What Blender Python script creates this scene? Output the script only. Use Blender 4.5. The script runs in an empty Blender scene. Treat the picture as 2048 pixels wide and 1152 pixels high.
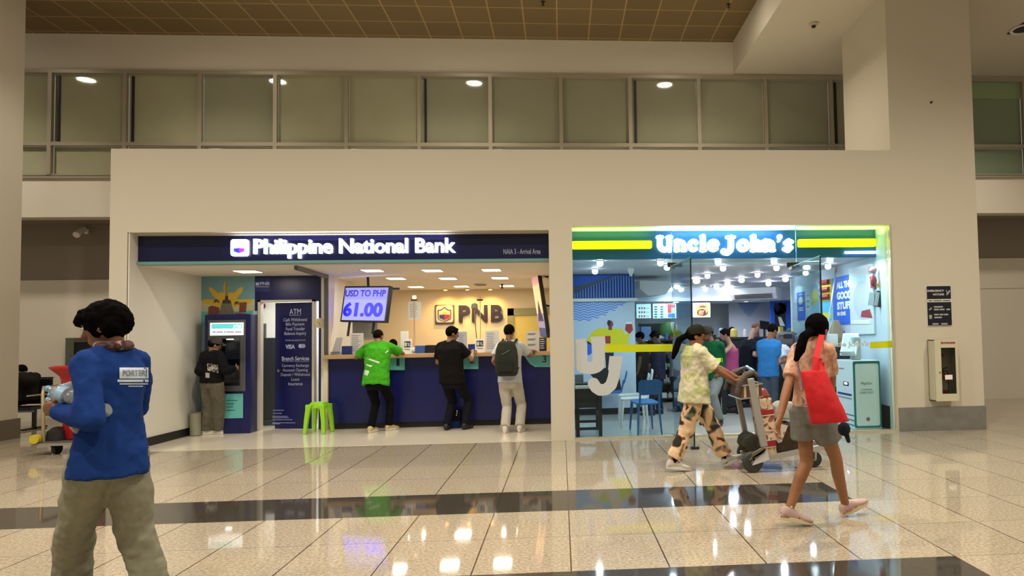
import bpy, bmesh, math, random
from mathutils import Vector, Matrix, Euler
from mathutils.bvhtree import BVHTree
import numpy as np

# ------------------------------------------------------------------ camera
SC = bpy.context.scene
COL = SC.collection
FPX, CX, CY = 1394.7, 1218.4, 612.9          # focal length and principal point on the 2048x1152 frame
YAW, PITCH, ROLL = -0.0694, 0.043, -0.0165
EYE = Vector((0, 0, 1.45))
def _rot():
    cy, sy, cp, sp, cr, sr = (math.cos(YAW), math.sin(YAW), math.cos(PITCH), math.sin(PITCH), math.cos(ROLL), math.sin(ROLL))
    ry = Matrix(((cy, sy, 0), (-sy, cy, 0), (0, 0, 1)))
    b = Matrix(((1, 0, 0), (0, 0, -1), (0, 1, 0)))
    rp = Matrix(((1, 0, 0), (0, cp, sp), (0, -sp, cp)))
    rr = Matrix(((cr, -sr, 0), (sr, cr, 0), (0, 0, 1)))
    return rr @ rp @ b @ ry
ROT = _rot()
cam_d = bpy.data.cameras.new('camera')
cam_d.sensor_width = 36.0
cam_d.lens = FPX / 2048 * 36.0
cam_d.shift_x = (1024 - CX) / 2048
cam_d.shift_y = (CY - 576) / 2048
cam_d.clip_start, cam_d.clip_end = 0.05, 200
cam = bpy.data.objects.new('camera', cam_d)
COL.objects.link(cam)
cam.matrix_world = Matrix((
    (ROT[0][0], -ROT[1][0], -ROT[2][0], EYE.x),
    (ROT[0][1], -ROT[1][1], -ROT[2][1], EYE.y),
    (ROT[0][2], -ROT[1][2], -ROT[2][2], EYE.z),
    (0, 0, 0, 1)))
SC.camera = cam

# ------------------------------------------------------------------ world, lamps, exposure
SC.view_settings.view_transform = 'Standard'
SC.view_settings.look = 'None'
SC.view_settings.exposure = 0.12
SC.view_settings.gamma = 1.0
SC.view_settings.use_curve_mapping = False
W = bpy.data.worlds.new('hall_air')
SC.world = W
W.use_nodes = True
W.node_tree.nodes['Background'].inputs[0].default_value = (1.0, 0.93, 0.82, 1)
W.node_tree.nodes['Background'].inputs[1].default_value = 0.26
SC.cycles.max_bounces = 7
SC.cycles.transparent_max_bounces = 12
SC.cycles.sample_clamp_indirect = 6.0
SC.cycles.use_denoising = True

def lamp(kind, loc, power, color, size=0.1, rot=(0, 0, 0), spot=None, blend=0.6, size_y=None):
    d = bpy.data.lights.new('lamp_light', kind)
    d.energy = power
    d.color = color
    if kind == 'AREA':
        d.size = size
        if size_y:
            d.shape = 'RECTANGLE'; d.size_y = size_y
    else:
        d.shadow_soft_size = size
    if spot:
        d.spot_size = math.radians(spot); d.spot_blend = blend
    o = bpy.data.objects.new('lamp_light', d)
    o.location = loc; o.rotation_euler = rot
    COL.objects.link(o)
    return o
WARM = (1.0, 0.91, 0.745)
HALL_LAMPS = [(x, y) for y in (11.1, 5.4, -0.05) for x in (-10.17, -6.15, -1.87, 2.44)]
HALL_LAMPS += [(6.9, 5.4), (6.9, -0.05), (7.9, 11.1)]  # the last one is added out of view to brighten the far right wall
for x, y in HALL_LAMPS:
    lamp('SPOT', (x, y, 7.12 if x < 3 else 6.5), 760 if y < 10 else (330 if x < 5 else 420), WARM, 0.16, spot=128 if y > 10 else 150, blend=0.75)
BANK_LIGHTS = [(745, 540), (865, 540), (983, 539), (792, 556), (896, 556), (1000, 555), (832, 573), (923, 572), (1014, 571)]
UJ_BULBS = [(1200, 527), (1190, 543), (1321, 526), (1334, 535), (1392, 562), (1353, 573), (1340, 583), (1362, 592),
            (1415, 552), (1394, 562), (1433, 574), (1411, 582), (1446, 537), (1455, 566), (1453, 590), (1463, 604), (1548, 523),
            (1553, 536), (1515, 550), (1483, 560), (1537, 567), (1571, 558), (1611, 546), (1660, 521), (1656, 533), (1436, 524)]

# ------------------------------------------------------------------ pixel helpers
_ROTT = ROT.transposed()
def ray(px, py):
    return _ROTT @ Vector(((px - CX) / FPX, (py - CY) / FPX, 1.0))
def at(px, py, Y):
    d = ray(px, py); return EYE + d * (Y / d.y)
def atz(px, py, z=0.0):
    d = ray(px, py); return EYE + d * ((z - EYE.z) / d.z)
def atx(px, py, X):
    d = ray(px, py); return EYE + d * (X / d.x)

# ------------------------------------------------------------------ materials
def lin(c):
    if isinstance(c, str):
        c = c.lstrip('#'); c = [int(c[i:i + 2], 16) / 255 for i in (0, 2, 4)]
    return tuple((v / 12.92 if v <= 0.04045 else ((v + 0.055) / 1.055) ** 2.4) for v in c) + (1.0,)
MATS = {}
def mat(name, col, rough=0.6, metal=0.0, emit=0.0, ecol=None, noise=0.0, nscale=30.0, bump=0.0, spec=0.5, coat=0.0, alpha=1.0):
    if name in MATS: return MATS[name]
    m = bpy.data.materials.new(name); m.use_nodes = True
    nt = m.node_tree; b = nt.nodes['Principled BSDF']
    c = lin(col)
    b.inputs['Base Color'].default_value = c
    b.inputs['Roughness'].default_value = rough
    b.inputs['Metallic'].default_value = metal
    b.inputs['Specular IOR Level'].default_value = spec
    b.inputs['Coat Weight'].default_value = coat
    b.inputs['Alpha'].default_value = alpha
    if emit:
        b.inputs['Emission Color'].default_value = lin(ecol or col)
        b.inputs['Emission Strength'].default_value = emit
    if noise or bump:
        tc = nt.nodes.new('ShaderNodeTexCoord')
        n = nt.nodes.new('ShaderNodeTexNoise'); n.inputs['Scale'].default_value = nscale; n.inputs['Detail'].default_value = 5
        nt.links.new(tc.outputs['Object'], n.inputs['Vector'])
        if noise:
            mx = nt.nodes.new('ShaderNodeMix'); mx.data_type = 'RGBA'
            lo = tuple(max(0, v * (1 - noise)) for v in c[:3]) + (1,)
            hi = tuple(min(1, v * (1 + noise)) for v in c[:3]) + (1,)
            mx.inputs[6].default_value = lo; mx.inputs[7].default_value = hi
            nt.links.new(n.outputs['Fac'], mx.inputs[0]); nt.links.new(mx.outputs[2], b.inputs['Base Color'])
        if bump:
            bp = nt.nodes.new('ShaderNodeBump'); bp.inputs['Strength'].default_value = bump; bp.inputs['Distance'].default_value = 0.01
            nt.links.new(n.outputs['Fac'], bp.inputs['Height']); nt.links.new(bp.outputs[0], b.inputs['Normal'])
    MATS[name] = m
    return m
def patches(name, cols, scale=5.0, rough=0.85, detail=2.0, dist=0.6):
    """cloth with large irregular patches of several colours"""
    if name in MATS: return MATS[name]
    m = bpy.data.materials.new(name); m.use_nodes = True
    nt = m.node_tree; b = nt.nodes['Principled BSDF']; b.inputs['Roughness'].default_value = rough
    tc = nt.nodes.new('ShaderNodeTexCoord')
    n = nt.nodes.new('ShaderNodeTexNoise'); n.inputs['Scale'].default_value = scale; n.inputs['Detail'].default_value = detail
    n.inputs['Distortion'].default_value = dist
    r = nt.nodes.new('ShaderNodeValToRGB'); r.color_ramp.interpolation = 'EASE'
    els = r.color_ramp.elements
    while len(els) < len(cols): els.new(0.5)
    for e, (p, c) in zip(els, cols):
        e.position = p; e.color = lin(c)
    nt.links.new(tc.outputs['Object'], n.inputs['Vector']); nt.links.new(n.outputs['Fac'], r.inputs[0])
    nt.links.new(r.outputs[0], b.inputs['Base Color'])
    MATS[name] = m
    return m
def glass(name, tint='#eaf6f4', rough=0.02, body=0.0, refl=1.0):
    if name in MATS: return MATS[name]
    m = bpy.data.materials.new(name); m.use_nodes = True
    nt = m.node_tree; nt.nodes.clear()
    out = nt.nodes.new('ShaderNodeOutputMaterial')
    tr = nt.nodes.new('ShaderNodeBsdfTransparent'); tr.inputs[0].default_value = lin(tint)
    gl = nt.nodes.new('ShaderNodeBsdfGlossy'); gl.inputs['Roughness'].default_value = rough
    fr = nt.nodes.new('ShaderNodeFresnel'); fr.inputs[0].default_value = 1.45
    mul = nt.nodes.new('ShaderNodeMath'); mul.operation = 'MULTIPLY'; mul.inputs[1].default_value = refl
    mx = nt.nodes.new('ShaderNodeMixShader')
    nt.links.new(fr.outputs[0], mul.inputs[0]); nt.links.new(mul.outputs[0], mx.inputs[0])
    nt.links.new(tr.outputs[0], mx.inputs[1]); nt.links.new(gl.outputs[0], mx.inputs[2])
    last = mx
    if body:
        df = nt.nodes.new('ShaderNodeBsdfDiffuse'); df.inputs[0].default_value = lin('#dfe8ea')
        m2 = nt.nodes.new('ShaderNodeMixShader'); m2.inputs[0].default_value = body
        nt.links.new(mx.outputs[0], m2.inputs[1]); nt.links.new(df.outputs[0], m2.inputs[2]); last = m2
    nt.links.new(last.outputs[0], out.inputs[0])
    MATS[name] = m
    return m

# ------------------------------------------------------------------ mesh builder
class MB:
    def __init__(s): s.v = []; s.f = []; s.mi = []; s.m = 0
    def _f(s, idx): s.f.append(tuple(idx)); s.mi.append(s.m)
    def poly(s, pts):
        k = len(s.v); s.v += [Vector(p) for p in pts]; s._f(range(k, k + len(pts))); return s
    def box(s, x0, x1, y0, y1, z0, z1):
        return s.hexa([(x0, y0, z0), (x1, y0, z0), (x1, y1, z0), (x0, y1, z0), (x0, y0, z1), (x1, y0, z1), (x1, y1, z1), (x0, y1, z1)])
    def hexa(s, p):
        k = len(s.v); s.v += [Vector(q) for q in p]
        for f in ((0, 3, 2, 1), (4, 5, 6, 7), (0, 1, 5, 4), (1, 2, 6, 5), (2, 3, 7, 6), (3, 0, 4, 7)): s._f([k + i for i in f])
        return s
    def obox(s, c, size, M=None):
        M = M or Matrix.Identity(3); c = Vector(c); h = [v / 2 for v in size]
        return s.hexa([c + M @ Vector((sx * h[0], sy * h[1], sz * h[2])) for sz in (-1, 1) for sx, sy in ((-1, -1), (1, -1), (1, 1), (-1, 1))])
    def bar(s, a, b, w, d=None, up=(0, 0, 1)):
        a = Vector(a); b = Vector(b); z = (b - a).normalized(); x = Vector(up).cross(z)
        if x.length < 1e-4: x = Vector((1, 0, 0))
        x.normalize(); y = z.cross(x); d = d or w
        return s.hexa([q + x * (sx * w / 2) + y * (sy * d / 2) for q in (a, b) for sx, sy in ((-1, -1), (1, -1), (1, 1), (-1, 1))])
    def plate(s, pts, n, d):
        """polygon pts extruded by n*d (n outward)"""
        n = Vector(n).normalized() * d; pts = [Vector(p) for p in pts]
        nn = Vector((0, 0, 0))
        for i in range(len(pts)):
            nn += (pts[i] - pts[0]).cross(pts[(i + 1) % len(pts)] - pts[0])
        if nn.dot(n) < 0: pts = pts[::-1]
        k = len(s.v); L = len(pts); s.v += pts + [p + n for p in pts]
        s._f(range(k + L - 1, k - 1, -1)); s._f(range(k + L, k + 2 * L))
        for i in range(L): s._f((k + i, k + (i + 1) % L, k + L + (i + 1) % L, k + L + i))
        return s
    def rings(s, rings, cap=True):
        k = len(s.v); n = len(rings[0])
        for r in rings: s.v += [Vector(p) for p in r]
        for i in range(len(rings) - 1):
            for j in range(n):
                a = k + i * n + j; b = k + i * n + (j + 1) % n
                s._f((a, b, b + n, a + n))
        if cap:
            s._f(range(k + n - 1, k - 1, -1)); s._f(range(k + (len(rings) - 1) * n, k + len(rings) * n))
        return s
    def cyl(s, a, b, r0, r1=None, seg=16):
        return s.tube([a, b], [r0, r0 if r1 is None else r1], seg)
    def tube(s, pts, rad, seg=10):
        pts = [Vector(p) for p in pts]
        if not isinstance(rad, (list, tuple)): rad = [rad] * len(pts)
        rs = []; px = None
        for i, p in enumerate(pts):
            t = (pts[min(i + 1, len(pts) - 1)] - pts[max(i - 1, 0)]).normalized()
            if px is None:
                px = t.cross(Vector((0, 0, 1)))
                if px.length < 1e-3: px = t.cross(Vector((1, 0, 0)))
            px = (px - t * px.dot(t)).normalized(); py = t.cross(px)
            rs.append([p + px * (math.cos(q) * rad[i]) + py * (math.sin(q) * rad[i]) for q in [2 * math.pi * j / seg for j in range(seg)]])
        return s.rings(rs)
    def lathe(s, c, prof, seg=24, axis=None):
        c = Vector(c); z = Vector(axis or (0, 0, 1)).normalized()
        x = z.cross(Vector((0, 1, 0.01))).normalized(); y = z.cross(x)
        return s.rings([[c + z * h + (x * math.cos(q) + y * math.sin(q)) * max(r, 1e-4) for q in [2 * math.pi * j / seg for j in range(seg)]] for r, h in prof])
    def ell(s, c, rx, ry, rz, M=None, seg=14, ring=9):
        c = Vector(c); M = M or Matrix.Identity(3); rs = []
        for i in range(ring + 1):
            t = -math.pi / 2 + math.pi * (i + 0.02) / (ring + 0.04)
            rs.append([c + M @ Vector((rx * math.cos(t) * math.cos(q), ry * math.cos(t) * math.sin(q), rz * math.sin(t))) for q in [2 * math.pi * j / seg for j in range(seg)]])
        return s.rings(rs)
    def tcap(s, a, b, ra, rb, seg=12):
        """tapered capsule"""
        a = Vector(a); b = Vector(b); t = (b - a)
        L = t.length
        if L < 1e-5: return s.ell(a, ra, ra, ra)
        t /= L
        pts = [a - t * ra * 0.97, a - t * ra * 0.7, a - t * ra * 0.35, a, b, b + t * rb * 0.35, b + t * rb * 0.7, b + t * rb * 0.97]
        rr = [ra * 0.22, ra * 0.71, ra * 0.94, ra, rb, rb * 0.94, rb * 0.71, rb * 0.22]
        return s.tube(pts, rr, seg)
    def mesh(s, name, off=Vector((0, 0, 0))):
        me = bpy.data.meshes.new(name)
        me.from_pydata([tuple(v - off) for v in s.v], [], s.f)
        me.polygons.foreach_set('material_index', s.mi)
        me.update()
        return me
    def build(s, name, mats, parent=None, smooth=False, bevel=0.0, origin=None, seg=2, angle=40):
        off = Vector(origin) if origin is not None else Vector((0, 0, 0))
        if parent is not None: off = wloc(parent)
        elif origin is None and s.v:
            xs = [v.x for v in s.v]; ys = [v.y for v in s.v]
            off = Vector(((min(xs) + max(xs)) / 2, (min(ys) + max(ys)) / 2, min(v.z for v in s.v)))
        me = s.mesh(name, off)
        for m in (mats if isinstance(mats, (list, tuple)) else [mats]): me.materials.append(m)
        if smooth:
            me.polygons.foreach_set('use_smooth', [True] * len(me.polygons))
            me.set_sharp_from_angle(angle=math.radians(angle))
        return link(name, me, parent, off, bevel, seg)
def wloc(o):
    l = Vector((0, 0, 0))
    while o is not None: l += o.location; o = o.parent
    return l
def link(name, me, parent, off, bevel=0.0, seg=2):
    o = bpy.data.objects.new(name, me); COL.objects.link(o)
    if parent is not None: o.parent = parent
    else: o.location = off
    if bevel:
        b = o.modifiers.new('bevel', 'BEVEL'); b.width = bevel; b.segments = seg; b.limit_method = 'ANGLE'; b.angle_limit = 0.6
        b.harden_normals = False
    return o
def tag(o, label, cat, group=None):
    o['label'] = label; o['category'] = cat
    if group: o['group'] = group
    return o
def thing(name, label, cat, loc=(0, 0, 0), group=None):
    o = bpy.data.objects.new(name, None); COL.objects.link(o)
    o.location = loc; o.empty_display_size = 0.1
    return tag(o, label, cat, group)
def struct(name, mb, m, parent=None, **k):
    o = mb.build(name, m, parent, **k)
    if parent is None: o['kind'] = 'structure'
    return o
def dup(root, loc, label=None, group=None):
    r = root.copy(); COL.objects.link(r); r.location = loc
    if label: r['label'] = label
    if group: r['group'] = group
    for ch in list(root.children):
        c = ch.copy(); COL.objects.link(c); c.parent = r
        for g in ch.children:
            d = g.copy(); COL.objects.link(d); d.parent = c
    return r

# ------------------------------------------------------------------ lettering
def text_mesh(s, bold=0.0, extrude=0.0, space=1.0):
    cu = bpy.data.curves.new('lettering', 'FONT'); cu.body = s; cu.size = 1.0; cu.offset = bold; cu.extrude = extrude
    cu.space_character = space; cu.resolution_u = 4
    o = bpy.data.objects.new('lettering', cu); COL.objects.link(o)
    dg = bpy.context.evaluated_depsgraph_get(); dg.update()
    me = bpy.data.meshes.new_from_object(o.evaluated_get(dg))
    bpy.data.objects.remove(o); bpy.data.curves.remove(cu)
    return me
def text(s, ll, u, v, w, h, m, name, parent, bold=0.0, depth=0.002, space=1.0, lift=0.0015):
    """lettering fitted to the box with lower-left corner ll, right u, up v, width w, height h"""
    me = text_mesh(s, bold, 1.0, space)
    co = [x.co.copy() for x in me.vertices]
    x0 = min(c.x for c in co); x1 = max(c.x for c in co); y0 = min(c.y for c in co); y1 = max(c.y for c in co)
    u = Vector(u).normalized(); v = Vector(v).normalized(); n = u.cross(v); ll = Vector(ll); off = wloc(parent) if parent else ll.copy()
    for vt, c in zip(me.vertices, co):
        vt.co = ll + u * ((c.x - x0) / (x1 - x0) * w) + v * ((c.y - y0) / (y1 - y0) * h) + n * (lift + depth * (0.5 + 0.5 * c.z)) - off
    me.materials.clear(); me.materials.append(m); me.update()
    return link(name, me, parent, off)
UX, UZ = Vector((1, 0, 0)), Vector((0, 0, 1))
def ptext(s, x0, y0, x1, y1, Y, m, name, parent, **k):
    ll = at(x0, y1, Y); lr = at(x1, y1, Y); ul = at(x0, y0, Y)
    return text(s, ll, UX, UZ, lr.x - ll.x, ul.z - ll.z, m, name, parent, **k)
def pplate(mb, pxs, Y, d):
    """polygon given on the plane y=Y, d thick towards the hall"""
    return mb.plate([at(x, y, Y) for x, y in pxs], (0, -1, 0), d)
def prect(mb, x0, y0, x1, y1, Y, d):
    a = at(x0, y0, Y); b = at(x1, y1, Y)
    return mb.box(a.x, b.x, Y - d, Y, b.z, a.z)
def disc(c, r, n=24, rx=None):
    return [(c[0] + (rx or r) * math.cos(2 * math.pi * i / n), c[1] + r * math.sin(2 * math.pi * i / n)) for i in range(n)]
def stroke2(pts, w):
    """outline (2-D) of a round-ended thick polyline, as a list of convex pieces"""
    out = []
    for (a, b) in zip(pts[:-1], pts[1:]):
        dx, dy = b[0] - a[0], b[1] - a[1]; L = math.hypot(dx, dy) or 1; t = math.atan2(dy, dx)
        out.append([(b[0] + w / 2 * math.cos(t - math.pi / 2 + q), b[1] + w / 2 * math.sin(t - math.pi / 2 + q)) for q in [math.pi * i / 8 for i in range(9)]] +
                   [(a[0] + w / 2 * math.cos(t + math.pi / 2 + q), a[1] + w / 2 * math.sin(t + math.pi / 2 + q)) for q in [math.pi * i / 8 for i in range(9)]])
    return out
def arc2(cx, cy, rx, ry, a0, a1, n=10):
    return [(cx + rx * math.cos(math.radians(a0 + (a1 - a0) * i / n)), cy + ry * math.sin(math.radians(a0 + (a1 - a0) * i / n))) for i in range(n + 1)]
def rrect(x0, y0, x1, y1, r, n=5):
    o = []
    for cx, cy, a in ((x1 - r, y1 - r, 0), (x0 + r, y1 - r, 90), (x0 + r, y0 + r, 180), (x1 - r, y0 + r, 270)):
        o += [(cx + r * math.cos(math.radians(a + 90 * i / n)), cy + r * math.sin(math.radians(a + 90 * i / n))) for i in range(n + 1)]
    return o

# ------------------------------------------------------------------ the hall
FY, WY, BY = 9.90, 13.30, 14.25      # shop fronts, gallery windows, wall under the gallery
M_WALL = mat('painted_wall', '#c9c0ae', 0.75, bump=0.05, nscale=80)
M_WALLW = mat('painted_wall_pale', '#dad1c0', 0.75, bump=0.05, nscale=80)
M_CREAM = mat('cream_wall', '#dcd8cc', 0.6)
M_DARKW = mat('taupe_wall', '#8f8474', 0.8)
M_FRAME = mat('window_frame_metal', '#a79d88', 0.4, 0.3)
M_STEEL = mat('brushed_steel', '#a5a49d', 0.32, 0.85, noise=0.25, nscale=6)
M_WHITE = mat('white_paint', '#eceae4', 0.5)
M_BLACK = mat('black_plastic', '#131315', 0.45)
M_NAVY = mat('navy_laminate', '#080f50', 0.32)
M_CHROME = mat('chrome', '#d5d5d5', 0.15, 1.0)
M_DKMET = mat('dark_metal', '#3a3a3c', 0.4, 0.7)
M_GREYM = mat('grey_metal', '#8b8b88', 0.35, 0.7)

def floor_material():
    m = bpy.data.materials.new('granite_tiles'); m.use_nodes = True
    nt = m.node_tree; N = nt.nodes.new; L = nt.links.new; b = nt.nodes['Principled BSDF']
    geo = N('ShaderNodeNewGeometry'); sep = N('ShaderNodeSeparateXYZ'); L(geo.outputs['Position'], sep.inputs[0])
    def M(op, a, bb=None, c=None):
        n = N('ShaderNodeMath'); n.operation = op
        for i, x in enumerate((a, bb, c)):
            if x is None: continue
            if isinstance(x, (int, float)): n.inputs[i].default_value = x
            else: L(x, n.inputs[i])
        return n.outputs[0]
    def joint(s, o, p, w):
        f = M('FRACT', M('DIVIDE', M('SUBTRACT', s, o), p))
        d = M('MULTIPLY', M('MINIMUM', f, M('SUBTRACT', 1.0, f)), p)
        return M('LESS_THAN', d, w)
    jx = joint(sep.outputs[0], 0.043, 0.6165, 0.0045); jy = joint(sep.outputs[1], 4.394, 0.7645, 0.0022)
    def within(s, a, c): return M('MULTIPLY', M('GREATER_THAN', s, a), M('LESS_THAN', s, c))
    band = M('ADD', within(sep.outputs[1], 5.923, 6.6875), within(sep.outputs[1], 3.6295, 4.394))
    band = M('MULTIPLY', band, M('LESS_THAN', sep.outputs[0], 2.509))
    vor = N('ShaderNodeTexNoise'); vor.inputs['Scale'].default_value = 46; vor.inputs['Detail'].default_value = 6; vor.inputs['Roughness'].default_value = 0.7
    L(geo.outputs['Position'], vor.inputs['Vector'])
    r = N('ShaderNodeValToRGB'); e = r.color_ramp.elements
    e[0].position = 0.34; e[0].color = lin('#85786a'); e[1].position = 0.66; e[1].color = lin('#bdb09c'); k = e.new(0.48); k.color = lin('#a0937f')
    L(vor.outputs['Fac'], r.inputs[0])
    # tone of each slab
    wn = N('ShaderNodeTexWhiteNoise'); wn.noise_dimensions = '2D'; cb = N('ShaderNodeCombineXYZ')
    L(M('FLOOR', M('DIVIDE', M('SUBTRACT', sep.outputs[0], 0.043), 0.6165)), cb.inputs[0]); L(M('FLOOR', M('DIVIDE', M('SUBTRACT', sep.outputs[1], 4.394), 0.7645)), cb.inputs[1])
    L(cb.outputs[0], wn.inputs['Vector'])
    hs = N('ShaderNodeHueSaturation'); L(r.outputs[0], hs.inputs['Color']); L(M('ADD', 0.93, M('MULTIPLY', wn.outputs['Value'], 0.12)), hs.inputs['Value'])
    r2 = N('ShaderNodeValToRGB'); e = r2.color_ramp.elements
    e[0].position = 0.3; e[0].color = lin('#2e2a26'); e[1].position = 0.7; e[1].color = lin('#4a443d'); L(vor.outputs['Fac'], r2.inputs[0])
    m1 = N('ShaderNodeMix'); m1.data_type = 'RGBA'; L(band, m1.inputs[0]); L(hs.outputs[0], m1.inputs[6]); L(r2.outputs[0], m1.inputs[7])
    m2 = N('ShaderNodeMix'); m2.data_type = 'RGBA'; L(M('MAXIMUM', jx, jy), m2.inputs[0]); L(m1.outputs[2], m2.inputs[6]); m2.inputs[7].default_value = lin('#3b2d20')
    L(m2.outputs[2], b.inputs['Base Color']); b.inputs['Specular IOR Level'].default_value = 0.27
    n2 = N('ShaderNodeTexNoise'); n2.inputs['Scale'].default_value = 3.0; L(geo.outputs['Position'], n2.inputs['Vector'])
    L(M('ADD', 0.035, M('MULTIPLY', n2.outputs['Fac'], 0.03)), b.inputs['Roughness'])
    return m
M_FLOOR = floor_material()
struct('floor', MB().box(-16, 16, -8, BY + 0.1, -0.1, 0), M_FLOOR)

def tile_ceiling_material():
    m = bpy.data.materials.new('ceiling_tiles'); m.use_nodes = True
    nt = m.node_tree; b = nt.nodes['Principled BSDF']; b.inputs['Roughness'].default_value = 0.8
    geo = nt.nodes.new('ShaderNodeNewGeometry'); br = nt.nodes.new('ShaderNodeTexBrick')
    br.offset = 0.0; br.inputs['Scale'].default_value = 1.0; br.inputs['Brick Width'].default_value = 0.6; br.inputs['Row Height'].default_value = 0.6
    br.inputs['Mortar Size'].default_value = 0.012; br.inputs['Color1'].default_value = lin('#75613f'); br.inputs['Color2'].default_value = lin('#6f5b3a'); br.inputs['Mortar'].default_value = lin('#a58a5e')
    nt.links.new(geo.outputs['Position'], br.inputs['Vector']); nt.links.new(br.outputs['Color'], b.inputs['Base Color'])
    return m
struct('ceiling', MB().box(-16, 3.66, -8, WY, 7.2, 7.3), tile_ceiling_material())
# lower soffit with its edge beam
struct('ceiling_soffit', MB().box(3.45, 16, -8, WY, 6.56, 6.66).box(3.45, 3.66, -8, WY, 6.66, 7.2), M_WALL)

# wall above and below the gallery windows
wb = MB().box(-16, 16, WY, WY + 0.3, 6.50, 7.3).box(-16, 16, WY, WY + 0.3, 3.79, 4.56)
struct('wall_gallery', wb, M_WALLW)
struct('trim_gallery', MB().box(-16, 16, WY - 0.04, WY, 4.50, 4.535).box(-16, 16, WY - 0.03, WY, 4.555, 4.58), M_FRAME)
struct('wall_under_gallery', MB().box(-16, 16, BY, BY + 0.2, 2.72, 3.9).box(-16, 16, WY + 0.02, BY, 3.80, 3.9), M_DARKW)
struct('wall_back', MB().box(-16, -6.2, BY - 0.03, BY + 0.2, 0, 2.72).box(6.0, 16, BY - 0.03, BY + 0.2, 0, 2.98), M_WALLW)
# gallery windows, one bay each
M_PANE = mat('window_blind_pane', '#a5a386', 0.05, spec=0.6, noise=0.06, nscale=2)
M_PANE2 = mat('window_blind_pane_dark', '#93927c', 0.05, spec=0.6, noise=0.06, nscale=2)
M_PANE3 = mat('window_green_pane', '#7f8f76', 0.05, spec=0.6)
xs = [-12.0, -10.63, -9.28, -7.97, -6.635, -5.28, -3.98, -2.63, -1.293, 0.056, 1.394, 2.741, 4.067, 5.391, 6.72, 8.05, 9.38, 10.7]
rng = random.Random(4)
for i in range(len(xs) - 1):
    a, b = xs[i], xs[i + 1]
    fr = MB().box(a - .035, a + .035, WY - .05, WY + .03, 4.57, 6.52).box(a + .035, b - .035, WY - .05, WY + .03, 5.10, 5.17).box(a + .035, b - .035, WY - .05, WY + .03, 6.45, 6.52)
    w = struct('window_%d' % (i + 1), fr, M_FRAME)
    pm = M_PANE3 if a > 6 else (M_PANE if i % 5 in (0, 1, 2, 3) and i < 7 else M_PANE2)
    MB().box(a + .035, b - .035, WY + .045, WY + .06, 5.17, 6.45).build('pane', pm, w)
    MB().box(a + .035, b - .035, WY + .045, WY + .06, 4.57, 5.10).build('lower_pane', pm, w)
    if i in (2, 3, 7, 10, 13):
        MB().box(a + .09, a + .13, WY + .015, WY + .04, 5.18, 6.42).build('sash', M_DKMET, w)
    if a > 6:
        MB().box(a + .035, b - .035, WY + .03, WY + .044, 6.12, 6.44).build('blind', mat('green_blind', '#8ba276', 0.6), w)
# columns
def column(name, x0, x1, y0, y1, z1, side=False):
    c = struct(name, MB().box(x0, x1, y0, y1, 0, z1), M_WALL)
    return c
column('column_right', 4.892, 6.192, FY, 11.50, 6.56)
struct('baseboard_column', MB().box(4.888, 6.207, FY - .015, FY, 0, 0.345).box(6.192, 6.207, FY, 11.5, 0, .345), M_STEEL, bevel=0.003)
column('column_left', -9.55, -8.62, 10.0, 11.75, 7.2)
struct('baseboard_left', MB().box(-8.62, -8.585, 9.99, 11.765, 0, 0.31).box(-9.56, -8.585, 9.965, 10.0, 0, 0.31), mat('dull_steel', '#756c60', 0.4, 0.5))

# shop block: facade with two openings
fac = MB()
fac.box(-6.121, -5.89, FY, 10.12, 0, 4.135).box(-5.89, -0.158, FY, 10.12, 2.977, 4.135)
fac.box(-0.158, 0.175, FY, 10.12, 0, 4.135).box(0.175, 4.868, FY, 10.12, 3.03, 4.135).box(4.868, 4.892, FY, 10.12, 0, 4.135)
struct('wall_front', fac, M_WALL)
struct('wall_shop_side', MB().box(-6.121, -5.87, 10.12, BY - .03, 0, 4.135).box(-6.121, 4.892, 10.12, WY - .06, 4.0, 4.135), M_CREAM)
struct('trim_1', MB().box(0.178, 4.865, FY - .012, FY + .10, 0, 0.028).box(4.838, 4.868, FY - .012, FY + .03, 0.028, 3.03), mat('pale_metal_trim', '#d9cfb6', 0.3, 0.6))
struct('trim_2', MB().box(-0.155, -0.135, 10.0, 10.03, 0.05, .11), M_DKMET)

# small ceiling fittings
M_LAMP = mat('downlight_glow', '#fff3da', emit=60, ecol='#fff4e0')
M_RING = mat('white_ring', '#e6e2d8', 0.5)
for i, (x, y) in enumerate(HALL_LAMPS):
    z = 7.2 if x < 3 else 6.56
    d = thing('ceiling_downlight', 'round recessed downlight in the hall ceiling above the picture', 'ceiling light', (x, y, z), 'hall downlights')
    MB().lathe((x, y, z), [(0.19, 0.0), (0.21, -0.012), (0.21, -0.03), (0.17, -0.03), (0.165, 0.0)], 28).build('ring', M_RING, d, smooth=True)
    MB().cyl((x, y, z - .002), (x, y, z - .012), .165, seg=28).build('diffuser', M_LAMP, d)
def sprinkler(px, py, z, lab):
    p = atz(px, py, z)
    MB_ = MB().lathe(p, [(.035, 0), (.035, -.012), (.012, -.014), (.012, -.06), (.03, -.064), (.03, -.07)], 14)
    tag(MB_.build('sprinkler', mat('sprinkler_brown', '#33261a', 0.5), None, origin=p), lab, 'sprinkler')
sprinkler(1086, 3, 7.2, 'small dark sprinkler head in the brown ceiling near the top middle')
sprinkler(1457, 8, 7.2, 'small dark sprinkler head in the brown ceiling beside the pale soffit')
p = atz(1627, 46, 6.56)
t = thing('smoke_detector', 'small round smoke detector on the pale lowered soffit', 'smoke detector', p)
MB().lathe(p, [(.075, 0), (.075, -.03), (.05, -.045)], 20).build('housing', mat('beige_plastic', '#b9a98c', 0.5), t, smooth=True)
MB().lathe(p + Vector((0, 0, -.045)), [(.035, 0), (.03, -.03)], 16).build('sensor', M_DKMET, t)
p = atz(2050, 52, 6.56)
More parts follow.
